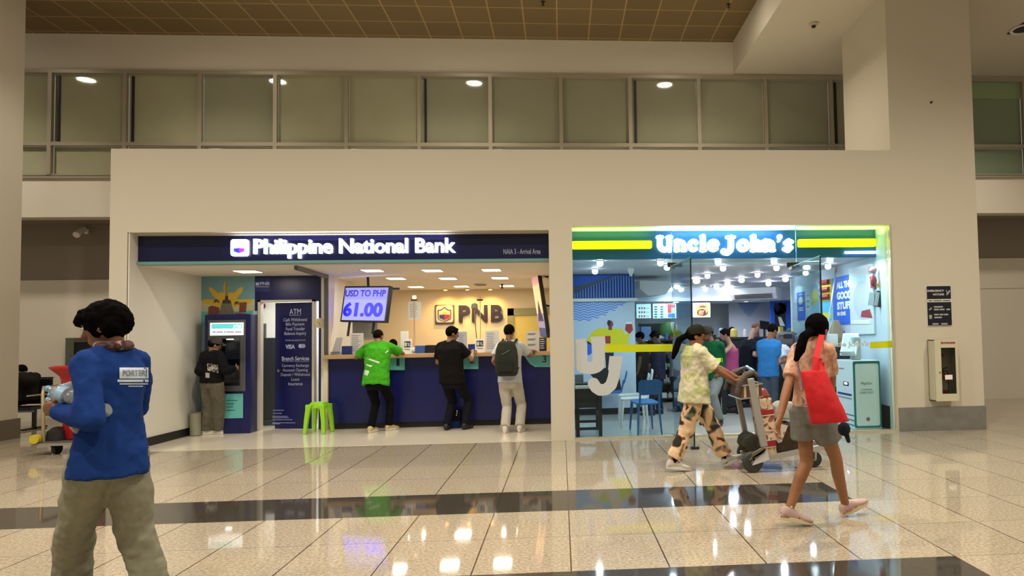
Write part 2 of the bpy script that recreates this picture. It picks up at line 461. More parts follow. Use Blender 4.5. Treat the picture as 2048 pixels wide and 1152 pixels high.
tag(MB().box(p.x - .12, p.x + .7, p.y - .15, p.y + .3, 6.545, 6.56).build('ceiling_vent', M_BLACK), 'black square vent in the soffit at the picture edge', 'vent')
p = atz(1862, 205, 3.0); p = at(1862, 205, FY)
tag(MB().cyl((p.x, FY, p.z), (p.x, FY - .03, p.z), .018, .012).build('wall_hook', M_DKMET), 'tiny dark peg high on the wide right column', 'peg')
# camera under the gallery
p = at(175, 463, BY)
t = thing('security_camera', 'white security camera fixed to the dark wall under the gallery', 'camera', (p.x, BY, p.z))
MB().box(p.x - .03, p.x + .03, BY - .04, BY, p.z - .05, p.z + .05).cyl((p.x, BY - .04, p.z), (p.x + .02, BY - .16, p.z - .01), .018).build('bracket', M_WHITE, t)
MB().tube([(p.x - .01, BY - .1, p.z + .04), (p.x + .03, BY - .36, p.z - .12)], [.055, .06], 14).build('body', M_WHITE, t, smooth=True)

# emergency hotline board
c0 = at(1851, 571.5, FY); c1 = at(1905, 653, FY)
sx0, sz1 = c0.x, c0.z; sw = at(1901, 571.5, FY).x - c0.x; sh = c0.z - at(1853, 652.5, FY).z
sgn = thing('hotline_sign', 'dark blue emergency hotline board with white lettering on the right column', 'sign', (sx0 + sw / 2, FY, sz1 - sh))
M_SIGNW = mat('sign_white', '#d8d5cc', 0.5); M_SIGND = mat('sign_navy', '#10121f', 0.4)
def sg(u, v): return Vector((sx0 + u * sw, FY, sz1 - sh + v * sh))
MB().plate([Vector((sx0 + x, FY, sz1 - sh + z)) for x, z in rrect(0, 0, sw, sh, .012)], (0, -1, 0), .012).build('board', M_SIGNW, sgn)
MB().plate([Vector((sx0 + x, FY - .012, sz1 - sh + z)) for x, z in rrect(.008, .008, sw - .008, sh - .008, .01)], (0, -1, 0), .003).build('face', M_SIGND, sgn)
yy = (0, -.0155, 0)
def st(s, u0, v0, u1, v1, m=M_SIGNW, b=0.02):
    text(s, sg(u0, v0) + Vector(yy), UX, UZ, (u1 - u0) * sw, (v1 - v0) * sh, m, 'lettering', sgn, bold=b)
st('EMERGENCY', .04, .845, .70, .895); st('HOTLINE', .26, .755, .70, .805)
MB().plate([sg(u, v) + Vector(yy) for u, v in ((.03, .59), (.98, .59), (.98, .665), (.03, .665))], (0, -1, 0), .002).build('strip', M_SIGNW, sgn)
MB().tube([sg(.76, .87) + Vector((0, -.018, 0)), sg(.80, .88) + Vector((0, -.018, 0)), sg(.83, .80) + Vector((0, -.018, 0)), sg(.88, .79) + Vector((0, -.018, 0)), sg(.94, .87) + Vector((0, -.018, 0))], .006, 6).tube([sg(.80, .76) + Vector((0, -.018, 0)), sg(.93, .87) + Vector((0, -.018, 0))], .012, 6).build('handset_mark', mat('sign_grey', '#9a9a9a', 0.5), sgn)
bars = MB()
for u0, u1, v in ((.07, .22, .625), (.27, .62, .625), (.66, .93, .625)): pass
for u0, u1, v in ((.28, .64, .455), (.28, .48, .39), (.51, .70, .39), (.78, .92, .39), (.28, .46, .265), (.50, .64, .265), (.67, .84, .265), (.28, .58, .195), (.2, .44, .035), (.55, .80, .035)):
    bars.plate([sg(a, b) + Vector(yy) for a, b in ((u0, v), (u1, v), (u1, v + .035), (u0, v + .035))], (0, -1, 0), .0015)
bars.build('print_lettering', mat('sign_grey2', '#a8a8a5', 0.5), sgn)
b2 = MB()
for u0, u1 in ((.07, .22), (.26, .6), (.64, .94)): b2.plate([sg(a, b) + Vector((0, -.018, 0)) for a, b in ((u0, .613), (u1, .613), (u1, .64), (u0, .64))], (0, -1, 0), .001)
b2.build('strip_print', mat('sign_dark_print', '#5d5d55', 0.5), sgn)
MB().tube([sg(.09, .39) + Vector((0, -.018, 0)), sg(.18, .45) + Vector((0, -.018, 0))], .01, 6).build('phone_mark', mat('sign_grey', '#9a9a9a'), sgn)
MB().plate([Vector((sg(0, 0).x + x, FY - .0155, sg(0, 0).z + z)) for x, z in rrect(.08 * sw, .18 * sh, .19 * sw, .28 * sh, .006)], (0, -1, 0), .002).build('mobile_mark', mat('sign_grey', '#9a9a9a'), sgn)

# fire extinguisher cabinet on the column
def ext_cabinet(x0, x1, z0, z1, Yw, d, label, cat='fire cabinet', mcol='#c9c2a8'):
    t = thing('extinguisher_cabinet', label, cat, ((x0 + x1) / 2, Yw, z0))
    m = mat('cabinet_' + mcol, mcol, 0.5); w = x1 - x0; h = z1 - z0; Yf = Yw - d
    gx0, gx1, gz0, gz1 = x0 + w * .27, x1 - w * .10, z0 + h * .12, z1 - h * .13
    MB().box(x0, x0 + .012, Yf + .02, Yw, z0, z1).box(x1 - .012, x1, Yf + .02, Yw, z0, z1).box(x0, x1, Yf + .02, Yw, z0, z0 + .012).box(x0, x1, Yf + .02, Yw, z1 - .012, z1).box(x0, x1, Yw - .012, Yw, z0, z1).build('case', m, t)
    dr = MB().box(x0, gx0, Yf, Yf + .018, z0, z1).box(gx1, x1, Yf, Yf + .018, z0, z1).box(gx0, gx1, Yf, Yf + .018, z0, gz0).box(gx0, gx1, Yf, Yf + .018, gz1, z1).build('door', m, t, bevel=.003)
    MB().box(gx0, gx1, Yf + .008, Yf + .012, gz0, gz1).build('pane', glass('smoked_glass', '#d4d4cc', refl=.6), dr)
    MB().cyl((x0 + w * .18, Yf, z0 + h * .47), (x0 + w * .18, Yf - .012, z0 + h * .47), .008).build('lock', M_DKMET, dr)
    text('FIRE EXTINGUISHER', (gx0, Yf - .001, z1 - h * .065), UX, UZ, gx1 - gx0, h * .03, mat('cabinet_red', '#9c3a2a', 0.5), 'lettering', dr, bold=.03)
    cx = gx0 + (gx1 - gx0) * .32
    e = thing('fire_extinguisher', 'red fire extinguisher standing inside the ' + ('cream wall cabinet' if d > .15 else 'dark wall cabinet'), 'fire extinguisher', (cx, Yf + d * .55, z0 + .012))
    r = min(.075, d * .36); H = (gz1 - gz0) * .62; Y = Yf + d * .55
    MB().lathe((cx, Y, z0 + .012), [(r * .9, 0), (r, .02), (r, H * .8), (r * .8, H * .9), (r * .3, H * .97), (r * .3, H)], 20).build('cylinder', mat('extinguisher_red', '#a31f22', 0.3), e, smooth=True)
    MB().lathe((cx, Y, z0 + .012 + H * .36), [(r * 1.01, 0), (r * 1.01, H * .36)], 20).build('label_band', mat('label_grey', '#b9b3aa', 0.5), e, smooth=True)
    MB().tube([(cx, Y, z0 + H), (cx + .01, Y, z0 + H + .05), (cx + .07, Y - .01, z0 + H + .07)], .01, 8).tube([(cx, Y, z0 + H + .02), (cx + .07, Y, z0 + H + .02), (cx + r + .02, Y, z0 + H - .05), (cx + r + .01, Y, z0 + .1)], .008, 8).build('valve', M_BLACK, e)
    return t, (gx0, gx1, gz0, gz1, Yf)
a = at(1869, 680, FY - .2); b = at(1922, 806, FY - .2)
t, g = ext_cabinet(a.x, b.x - .02, at(1875, 803, FY - .2).z, a.z, FY, .2, 'cream metal fire extinguisher cabinet with glass door on the right column')
MB().box(g[0] + (g[1] - g[0]) * .22, g[0] + (g[1] - g[0]) * .72, g[4] - .004, g[4] + .007, g[2] + (g[3] - g[2]) * .31, g[2] + (g[3] - g[2]) * .41).build('notice', M_WHITE, t)
MB().box(g[0] + (g[1] - g[0]) * .15, g[0] + (g[1] - g[0]) * .65, FY - .02, FY - .013, g[2] + (g[3] - g[2]) * .8, g[2] + (g[3] - g[2]) * .87).build('red_plate', mat('cabinet_red', '#9c3a2a'), t)
a = at(133, 676, BY - .12); b = at(182, 742, BY - .12)
ext_cabinet(a.x, a.x + .58, b.z, a.z, BY - .03, .12, 'dark grey fire extinguisher cabinet on the back wall behind the red bin', mcol='#55584a')
# panel joint on the far right wall
struct('trim_3', MB().box(6.2, 16, BY - .036, BY - .03, 2.33, 2.345), mat('joint_grey', '#b7ad98', 0.7))

# ------------------------------------------------------------------ bank
CZ = 2.54; PB = 15.55; AY = 11.83; CY0 = 11.72
M_BCEIL = mat('bank_ceiling', '#d9d2c6', 0.7); M_TEAL = mat('teal_panel', '#5fb3b0', 0.45)
M_BWALL = mat('bank_wall_cream', '#d9c49c', 0.7)
struct('floor_bank', MB().box(-5.87, -0.16, FY + .003, PB, -0.05, 0.004), mat('white_gloss_tile', '#dcd3bf', 0.10, spec=.6, noise=.05, nscale=4))
struct('ceiling_bank', MB().box(-6.1, -0.16, 10.15, PB + .1, CZ, CZ + .1), M_BCEIL)
struct('wall_bank_left', MB().box(-5.88, -5.865, FY + .01, AY, 0.11, CZ + .45), M_CREAM)
struct('baseboard_bank', MB().box(-5.866, -5.85, FY + .02, AY, 0, .125), M_BLACK)
struct('wall_bank_back', MB().box(-6.0, -0.16, PB, PB + .1, 0, CZ), M_BWALL)
struct('wall_bank_right', MB().box(-0.158, 0.02, 10.12, PB, 0, 3.0), M_CREAM)
struct('wall_bank_teller_side', MB().box(-4.45, -4.35, 13.4, PB, 0, CZ).box(-3.95, -3.885, AY - .02, 13.4, 0, CZ), M_CREAM)
# sign fascia
SY = 10.10
sf = thing('bank_sign', 'long navy fascia sign with glowing white lettering above the bank', 'shop sign', (-3, SY, 2.55))
MB().box(-5.865, -0.165, SY, SY + .06, 2.592, 2.955).build('panel', mat('sign_panel_navy', '#070b38', 0.3), sf)
MB().box(-5.865, -0.165, SY - .03, SY + .06, 2.552, 2.592).build('edge_strip', mat('teal_edge', '#6d9c98', 0.35, .2), sf)
struct('trim_4', MB().box(-5.865, -0.165, FY + .12, SY + .05, 2.955, 2.977), M_WALL)
M_GLOW = mat('letter_glow', '#ffffff', emit=3.6, ecol='#eef0ff')
M_CSIDE = mat('letter_white', '#e8e8ee', 0.4)
ptext('Philippine National Bank', 506, 478, 911, 517, SY - .05, M_GLOW, 'lettering', sf, bold=.02, depth=.05, lift=-.05, space=.98)
a = at(464, 513, SY); b = at(499, 478, SY)
def logo(root, x0, z0, w, Y, d, body, inner, nm='logo'):
    def q(u, v, y=0): return Vector((x0 + u * w, Y - d - y, z0 + v * w))
    lg = MB().plate([Vector((x0 + x, Y, z0 + z)) for x, z in rrect(0, 0, w, w, w * .16)], (0, -1, 0), d).build(nm, body, root, bevel=w * .02)
    cb, cr, cy = inner
    MB().plate([q(.20, .46, .001), q(.5, .34 + .14, .001), q(.5, .16, .001), q(.20, .27, .001)], (0, -1, 0), .004).build('blue_side', cb, lg)
    MB().plate([q(.80, .46, .001), q(.5, .34 + .14, .001), q(.5, .16, .001), q(.80, .27, .001)], (0, -1, 0), .004).build('red_side', cr, lg)
    MB().plate([q(.5, .68, .001), q(.66, .55, .001), q(.5, .47, .001), q(.34, .55, .001)], (0, -1, 0), .004).build('gold_top', cy, lg)
    return lg
logo(sf, a.x, a.z, b.x - a.x, SY, .05, M_GLOW, (mat('lit_blue', '#2438d8', emit=1.2), mat('lit_purple', '#a02cc0', emit=1.2), mat('lit_peach', '#ffd9c0', emit=2)))
ptext('NAIA 3 - Arrival Area', 1007, 498, 1081, 508.5, SY, mat('dim_white', '#9a9cae', 0.5), 'small_lettering', sf, bold=.005)
# added area lamps standing in for the letters' glow on the panel
lamp('AREA', ((at(690, 495, SY).x), SY - .09, 2.76), 9, (.82, .84, 1.0), 2.9, (math.radians(-90), 0, 0), size_y=.22)
lamp('AREA', ((at(690, 470, SY).x), SY - .05, 2.88), 5, (.82, .84, 1.0), 2.9, (math.radians(180), 0, 0), size_y=.08)

# ceiling lights
M_PANEL = mat('panel_glow', '#ffffff', emit=5.5, ecol='#fff6e6')
def panel_light(p, label, w=.17, d=.26, power=8, grp='bank ceiling lights'):
    t = thing('ceiling_light', label, 'ceiling light', (p.x, p.y, CZ), grp)
    MB().box(p.x - w, p.x + w, p.y - d, p.y + d, CZ - .012, CZ - .001).build('frame', M_WHITE, t)
    MB().box(p.x - w + .02, p.x + w - .02, p.y - d + .02, p.y + d - .02, CZ - .016, CZ - .012).build('diffuser', M_PANEL, t)
    lamp('AREA', (p.x, p.y, CZ - .03), power, (1.0, .93, .80), .3)
rows = ['front row', 'middle row', 'rear row']; cols = ['nearest the door', 'in the middle', 'nearest the screen wall']
for i, (x, y) in enumerate(BANK_LIGHTS):
    panel_light(atz(x, y, CZ), 'bright ceiling panel over the bank counter, %s, %s' % (rows[i // 3], cols[i % 3]), w=.155, d=.17)
panel_light(atz(496, 542, CZ), 'bright ceiling panel above the cash machine', w=.17, d=.17, power=6)
p = atz(961, 568, CZ)
t = thing('ceiling_speaker', 'round grey ceiling speaker above the bank logo', 'speaker', (p.x, p.y, CZ))
MB().lathe((p.x, p.y, CZ), [(.12, 0), (.12, -.02), (.09, -.035)], 22).build('grille', mat('speaker_grey', '#8e857c', .6), t, smooth=True)
MB().lathe((p.x, p.y, CZ), [(.14, 0), (.14, -.008)], 22).build('rim', M_WHITE, t)
p = atz(1004, 568, CZ)
tag(MB().lathe(p, [(.03, 0), (.02, -.02), (.02, -.08), (.04, -.09)], 12).build('sprinkler', mat('sprinkler_red', '#5a2a20', .5), None, origin=p), 'small dark red sprinkler beside the rear bank ceiling light', 'sprinkler')
for i, px in enumerate((895, 938, 983)):
    p = at(px, 581, PB); p = Vector((p.x, PB - .28, CZ))
    t = thing('wall_washer', 'small warm spotlight over the bank letters, ' + ('above the logo', 'between logo and last letter', 'above the last letter')[i], 'spotlight', p, 'spotlights over the bank logo')
    MB().lathe(p, [(.05, 0), (.055, -.01), (.045, -.03)], 16).build('housing', M_RING, t)
    MB().cyl(p + Vector((0, 0, -.03)), p + Vector((0, 0, -.036)), .035).build('bulb', mat('warm_bulb', '#ffcf7a', emit=14, ecol='#ffb84a'), t)
    lamp('SPOT', p + Vector((0, -.05, -.06)), 36, (1.0, .55, .14), .03, (math.radians(14), 0, 0), spot=125, blend=.8)
# bank letters on the back wall
bl = thing('bank_logo_sign', 'three large dark letters with a shield logo on the lit bank back wall', 'sign', (-1.8, PB, 1.6))
M_LET = mat('letter_dark', '#2b2433', 0.35)
ptext('PNB', 917.5, 610.5, 1006, 645, PB - .05, M_LET, 'lettering', bl, bold=.035, depth=.05, lift=-.05, space=1.12)
a = at(873, 645.5, PB); b = at(907, 611, PB)
MB().box(a.x - .02, b.x + .02, PB - .055, PB, a.z - .03, b.z + .02).build('logo_back', mat('logo_edge', '#4a3c3a', .4), bl, bevel=.02)
lg = logo(bl, a.x, a.z, b.x - a.x, PB, .06, mat('logo_cream', '#cfbca6', .4), (mat('logo_blue', '#25396b', .4), mat('logo_red', '#a02440', .4), mat('logo_gold', '#d9a43a', .4)))
w = b.x - a.x
out = [(.14, .44), (.14, .74), (.28, .74), (.5, .9), (.72, .74), (.86, .74), (.86, .44)]
MB().tube([Vector((a.x + u * w, PB - .066, a.z + v * w)) for u, v in out + [(.86, .24), (.5, .08), (.14, .24), (.14, .44)]], .011, 6).build('shield_outline', mat('logo_brown', '#5a3a3a', .4), lg)

# niche door at the back
a = at(1015, 617, PB); nx0 = a.x; nz = a.z
dn = struct('door_2', MB().box(nx0, nx0 + .14, PB - .04, PB, 0, nz).box(nx0, -.17, PB - .04, PB, nz - .16, nz), mat('sage_frame', '#8e8a5c', .6))
MB().box(nx0 + .14, -.17, PB - .015, PB - .003, 0, nz - .16).build('leaf', mat('pale_yellow_door', '#d5bd62', .6), dn)
MB().cyl((nx0 + .22, PB - .015, 1.0), (nx0 + .22, PB - .06, 1.0), .02).build('knob', M_CHROME, dn)

# counter
co = thing('teller_counter', 'long navy bank counter with pale wooden top', 'counter', (-2, CY0 + .3, 0))
MB().box(-3.87, -0.162, CY0 + .03, CY0 + .62, .10, 1.155).build('front_panel', M_NAVY, co)
MB().box(-3.87, -0.162, CY0 + .09, CY0 + .6, 0.004, .10).build('plinth', M_BLACK, co)
MB().box(-3.878, -0.162, CY0 - .06, CY0 + .66, 1.155, 1.222).build('worktop', mat('pale_wood', '#c9a57c', .4, noise=.15, nscale=9), co, bevel=.008)
MB().box(-3.883, -3.81, CY0 - .02, CY0 + .62, .004, 1.155).build('end_post', mat('warm_white_post', '#cdbfa8', .5), co)
M_PLATE = mat('teal_plate', '#62b0ae', 0.4)
for i, (pts, ch) in enumerate((([(776, 711), (810, 711), (810, 740), (776, 740)], (793, 717, 799, 732)), ([(923, 707), (957, 707), (957, 738), (923, 738)], (939, 714, 949, 727)),
                  ([(1046, 705), (1101, 705), (1101, 734), (1070, 734), (1060, 728), (1052, 717)], (1085, 711, 1093, 725)))):
    n = '123'[i]
    p = at(pts[0][0], pts[0][1], CY0)
    t = thing('window_number_plate', 'teal plate numbered %s hanging on the navy counter front' % n, 'number plate', (p.x, CY0, p.z - .2), 'counter number plates')
    pplate(MB(), pts, CY0 + .028, .02).build('plate', M_PLATE, t)
    ptext(n, *ch, CY0 + .008, mat('plate_ink', '#123038', .5), 'digit', t, bold=.02)

# things on the counter
TOP = 1.2225; CYM = CY0 + .12
M_PAPER = mat('paper', '#d9d8d4', .7); M_PRINT = mat('print_grey', '#8a8c92', .7); M_BLUEBOX = mat('blue_box', '#24387c', .4)
def sheet(px0, py0, px1, py1, Y, label, cat='notice', rows=8, m=M_PAPER, tilt=0.0, group=None, name='printed_notice', ink=M_PRINT):
    a = at(px0, py1, Y); b = at(px1, py0, Y); w, h = b.x - a.x, b.z - a.z
    z0 = TOP if py1 > 690 else a.z
    h = b.z - z0
    t = thing(name, label, cat, (a.x + w / 2, Y, z0), group)
    def q(u, v, d): return Vector((a.x + u * w, Y + tilt * v * h - d, z0 + v * h))
    MB().plate([q(0, 0, 0), q(1, 0, 0), q(1, 1, 0), q(0, 1, 0)], (0, -1, 0), .003).build('sheet', m, t)
    pr = MB(); r = random.Random(int(px0))
    for k in range(rows):
        v = .90 - .8 * k / rows
        pr.plate([q(.10, v, .0035), q(.10 + .8 * r.uniform(.6, 1), v, .0035), q(.10 + .8 * r.uniform(.6, .65), v - .3 / rows, .0035), q(.10, v - .3 / rows, .0035)], (0, -1, 0), .0006)
    pr.build('print', ink, t)
    if py1 > 690:
        MB().box(a.x, b.x, Y - .05, Y + .05, TOP, TOP + .006).build('foot', glass('acrylic', '#e8f0f0'), t)
    return t
sheet(701, 666, 727, 703, CYM + .05, 'white printed notice standing on the counter beside the man in green', rows=9)
sheet(705, 642, 755, 680, CYM + .5, 'wide printed sheet hanging below the exchange rate screen', rows=10, m=mat('paper_grey', '#a6aba4', .7))
sheet(817, 604, 842, 640, CYM + .3, 'white notice taped high on the clear pole over the counter', rows=8)
sheet(914, 663, 934, 697, CYM + .35, 'pale blue printed sheet behind the man in black', rows=9, m=mat('paper_blue', '#b3b9c8', .7))
sheet(971, 661, 998, 698, CYM, 'white printed notice on the counter beside the man with backpack', rows=10)
t = sheet(1053, 662, 1078, 698, CYM, 'white notice with bold black lines at counter window three', rows=3)
t = sheet(1079, 675, 1093, 698, CYM, 'small dark striped card at the end of the counter', rows=5, m=mat('card_dark', '#26243c', .5), ink=M_PAPER)
def zero_card(px0, py0, px1, py1, label):
    a = at(px0, py1, CYM - .03); b = at(px1, py0, CYM - .03); w = b.x - a.x; Y = CYM - .03
    t = thing('zero_percent_card', label, 'card', (a.x + w / 2, Y, TOP), 'zero percent cards')
    h = b.z - TOP
    MB().plate([(a.x, Y, TOP), (b.x, Y, TOP), (b.x, Y + .03, TOP + h), (a.x, Y + .03, TOP + h)], (0, -1, 0), .004).build('card', M_WHITE, t)
    def q(u, v, d=.006): return Vector((a.x + u * w, Y + .03 * v - d, TOP + v * h))
    MB().plate([q(.15, .42), q(.85, .42), q(.85, .85), q(.15, .85)], (0, -1, 0), .001).build('picture', mat('card_slate', '#2c3140', .5), t)
    text('0', q(.2, .48, .008), UX, UZ, w * .25, h * .3, M_WHITE, 'digit', t, bold=.07)
    text('%', q(.52, .5, .008), UX, UZ, w * .28, h * .24, M_PAPER, 'percent', t, bold=.02)
    MB().plate([q(.2, .25), q(.8, .25), q(.8, .31), q(.2, .31)], (0, -1, 0), .001).build('print', M_PRINT, t)
zero_card(806, 678, 823, 702, 'white zero percent card on the counter beside window one')
zero_card(950, 677, 969, 699, 'white zero percent card on the counter beside window two')
def cbox(px0, py0, px1, py1, d, m, name, label, cat, lid=None, Y=None):
    Y = Y or CYM; a = at(px0, py1, Y); b = at(px1, py0, Y)
    o = tag(MB().box(a.x, b.x, Y, Y + d, TOP, b.z).build(name, m, bevel=.006), label, cat)
    return o
cbox(801, 663, 815, 700, .08, M_WHITE, 'paper_dispenser', 'tall white box standing on the counter beside window one', 'box')
cbox(683, 692, 703, 703, .12, M_BLUEBOX, 'card_terminal', 'small navy device lying on the counter near the partition', 'device')
cbox(830, 691, 850, 702, .12, mat('blue_box2', '#3c5fa8', .4), 'tissue_box', 'mid blue box on the counter between windows one and two', 'box')
cbox(851, 690, 873, 699, .15, M_BLACK, 'printer', 'low black device on the counter beside the blue box', 'device')
cbox(936, 688, 951, 698, .12, M_BLUEBOX, 'leaflet_box', 'dark violet box behind the card at window two', 'box')
p = at(826, 697, CYM)
tag(MB().ell((p.x, CYM + .05, TOP + .05), .045, .04, .05).build('tissue_roll', M_WHITE, smooth=True), 'small white rolled tissue beside the mid blue box', 'tissue')
# leaflet stand
a = at(662, 704, CYM); b = at(682, 675, CYM); z1 = b.z
t = thing('leaflet_stand', 'clear leaflet stand with white leaflets at the partition end of the counter', 'leaflet stand', (a.x + .07, CYM, TOP))
MB().plate([(a.x, CYM, TOP), (b.x - .02, CYM, TOP), (b.x, CYM + .1, z1), (a.x + .06, CYM + .1, z1)], (0, -1, 0), .004).build('leaflet', mat('leaflet_white', '#c7c3c0', .6), t)
MB().box(a.x, b.x, CYM - .03, CYM + .12, TOP, TOP + .05).build('holder', glass('acrylic', '#e8f0f0'), t)
# clear screen posts
for px, lab, top, lit in ((829, 'slim post with a lit amber cap on the counter near window one', 592, True), (961, 'slim post with a dark clamp on the counter in front of the bank letters', 590, False)):
    p = at(px, 690, CYM + .3); zt = at(px, top, CYM + .3).z
    t = thing('screen_post', lab, 'post', (p.x, CYM + .3, TOP))
    MB().cyl((p.x, CYM + .3, TOP), (p.x, CYM + .3, zt), .014 if lit else .008, seg=10).build('pole', mat('pale_pole', '#cbb089', .4), t)
    zc = at(px, 600, CYM + .3).z
    MB().box(p.x - .05, p.x + .045, CYM + .27, CYM + .33, zc - .014, zc + .014).build('clamp', M_DKMET, t)
    if lit: MB().cyl((p.x, CYM + .3, zc + .014), (p.x, CYM + .3, zc + .075), .032).build('cap', mat('amber_cap', '#ffd9a8', emit=1.6), t)
p = at(949, 615, CYM + .28)
t = thing('desk_microphone', 'grey round head on a bent stem in front of the bank letters', 'microphone', (p.x, CYM + .28, TOP))
zt = at(949, 611, CYM + .28).z
MB().lathe((p.x, CYM + .28, zt), [(.02, -.06), (.06, -.045), (.055, .0), (.055, .02), (.02, .04)], 18).build('head', mat('mic_grey', '#8d8078', .5), t, smooth=True)
MB().tube([(p.x, CYM + .28, zt - .05), (p.x + .0, CYM + .28, zt - .14), (p.x + .03, CYM + .3, TOP + .2), (p.x + .03, CYM + .3, TOP)], .009, 8).build('stem', mat('mic_grey', '#8d8078', .5), t)
MB().cyl((p.x + .03, CYM + .3, TOP), (p.x + .03, CYM + .3, TOP + .02), .05).build('foot', M_DKMET, t)

# exchange rate screen
def screen(root_name, label, c, W_, H_, rot, cat='screen', portrait=False):
    R = rot.to_matrix(); t = thing(root_name, label, cat, c)
    c = Vector(c)
    def q(u, v, d): return c + R @ Vector((u, d, v))
    return t, q, R
SCW, SCH = 1.02, .62
sc_c = at(730, 608, 12.0)
t, q, R = screen('rate_screen', 'hanging screen showing USD TO PHP 61.00 in blue', sc_c, SCW, SCH, Euler((math.radians(-8), math.radians(2.2), math.radians(-29)), 'XYZ'))
MB().obox(sc_c + R @ Vector((0, .03, 0)), (SCW, .07, SCH), R).build('bezel', M_BLACK, t, bevel=.008)
M_SCR = mat('screen_lilac', '#15151c', emit=.9, ecol='#b9b8ff', spec=.2); M_SCRB = mat('screen_lilac_band', '#15151c', emit=.85, ecol='#aeacfa', spec=.2)
iw, ih = SCW / 2 - .035, SCH / 2 - .03
MB().plate([q(-iw, -ih, -.006), q(iw, -ih, -.006), q(iw, ih, -.006), q(-iw, ih, -.006)], R @ Vector((0, -1, 0)), .002).build('display', M_SCR, t)
MB().plate([q(-iw, ih - .2, -.008), q(iw, ih - .2, -.008), q(iw, ih, -.008), q(-iw, ih, -.008)], R @ Vector((0, -1, 0)), .001).build('display_band', M_SCRB, t)
M_SCRT = mat('screen_ink', '#1a1ae0', emit=.8, ecol='#1010e8'); M_SCRT2 = mat('screen_ink_dark', '#23208c', emit=.35, ecol='#2020a0')
text('USD TO PHP', q(-iw + .01, ih - .155, -.009), R @ UX, R @ UZ, 2 * iw - .05, .115, M_SCRT2, 'heading', t, bold=.03)
text('61.00', q(-iw + .01, -ih + .06, -.009), R @ UX, R @ UZ, 2 * iw - .07, .25, M_SCRT, 'rate', t, bold=.05)
MB().bar(sc_c + R @ Vector((0, .07, .1)), (sc_c.x - .02, 12.25, CZ), .04).bar(sc_c + R @ Vector((-.25, .08, .15)), sc_c + R @ Vector((.25, .08, .15)), .05).build('hanger', M_DKMET, t)
MB().bar(q(-.32, -.3, .03), q(-.32, -.55, .03), .03).bar(q(.22, -.3, .03), q(.22, -.5, .03), .03).build('cable_drops', M_BLACK, t)
lamp('AREA', sc_c + R @ Vector((0, -.12, 0)), 4, (.6, .6, 1.0), .8, (math.radians(90), 0, math.radians(-29)), size_y=.5)
# dark rail by the ceiling
a = at(770, 578, 13.2); b = at(800, 577, 13.2)
tag(MB().box(a.x - .1, b.x, 13.15, 13.2, a.z - .02, a.z + .02).build('ceiling_rail', M_DKMET), 'thin dark rail hanging under the bank ceiling behind the rate screen', 'rail')
# portrait advert screen seen edge-on by the right wall
P = [Vector(at(1063, 556, 12.75)), Vector(at(1075, 548, 12.3)), Vector(at(1094, 674, 12.3)), Vector(at(1081, 671, 12.75))]
n = (P[1] - P[0]).cross(P[2] - P[1]).normalized()
if n.x > 0: n = -n
t = thing('advert_screen', 'upright advert screen seen edge-on beside the right bank wall', 'screen', (P[2] + P[3]) / 2)
MB().plate([p + (p - (P[0] + P[2]) / 2) * .03 for p in P], -n, .07).build('case', M_BLACK, t)
mid = lambda f: (P[0].lerp(P[3], f), P[1].lerp(P[2], f))
for f0, f1, mm, nm in ((0, .15, mat('ad_pink', '#d79c98', emit=.6), 'pink_band'), (.15, .62, mat('ad_orange', '#e9b184', emit=.8, ecol='#f0b080'), 'orange_field'), (.62, .86, mat('ad_lilac', '#8f86a8', emit=.5), 'lilac_field'), (.86, 1, mat('ad_blue', '#3a4a7a', emit=.4), 'blue_band')):
    A, B = mid(f0), mid(f1)
    MB().plate([A[0] + n * .002, A[1] + n * .002, B[1] + n * .002, B[0] + n * .002], n, .002).build(nm, mm, t)
A, B = mid(.4), mid(.75); c0 = A[0].lerp(A[1], .5)
MB().plate([c0 + n * .005, B[1].lerp(B[0], .1) + n * .005, B[0].lerp(B[1], .1) + n * .005], n, .002).build('figure', mat('ad_indigo', '#2a2f60', .5), t)
MB().bar((P[1] + P[2]) / 2 - n * .05, (-.18, 12.5, 2.0), .03).bar(P[1] - n * .05, (-.22, 12.4, CZ - .02), .03).build('bracket', M_BLACK, t)

# lobby wall with door, mural and cash machine
struct('wall_lobby', MB().box(-5.87, -4.945, AY, AY + .08, 0, CZ).box(-3.995, -3.885, AY, AY + .08, 0, CZ).box(-4.945, -3.995, AY, AY + .08, 2.115, CZ), M_NAVY)
dx0 = at(516, 700, AY).x; dx1 = at(629, 700, AY).x; dz = at(560, 600, AY).z
M_JAMB = mat('door_jamb_white', '#c5bdb0', .5)
struct('wall_office', MB().box(-5.86, -3.95, 13.4, 13.5, 0, CZ), mat('office_white', '#e9e9e4', .6))
lamp('AREA', (-4.6, 12.6, 2.45), 32, (1, .98, .92), .4)
dr = thing('bank_door', 'navy bank door standing ajar with white service lettering', 'door', ((dx0 + dx1) / 2, AY, 0))
MB().box(dx0, dx0 + .045, AY - .02, AY + .1, 0, dz).box(dx1 - .035, dx1, AY - .02, AY + .1, 0, dz).box(dx0, dx1, AY - .02, AY + .1, dz - .03, dz).build('frame', M_JAMB, dr)
hx = at(625, 700, AY).x; ang = math.radians(14); L = (at(625, 700, AY).x - at(543, 700, AY).x) / math.cos(ang) * 1.03
ud = Vector((-math.cos(ang), math.sin(ang), 0)); nd = Vector((-math.sin(ang), -math.cos(ang), 0)); hp = Vector((hx, AY + .03, 0))
leaf = MB().plate([hp + UZ * .012, hp + ud * L + UZ * .012, hp + ud * L + UZ * (dz - .04), hp + UZ * (dz - .04)], -nd, .04).build('leaf', M_NAVY, dr)
M_DTXT = mat('door_lettering', '#b9bfe0', .5)
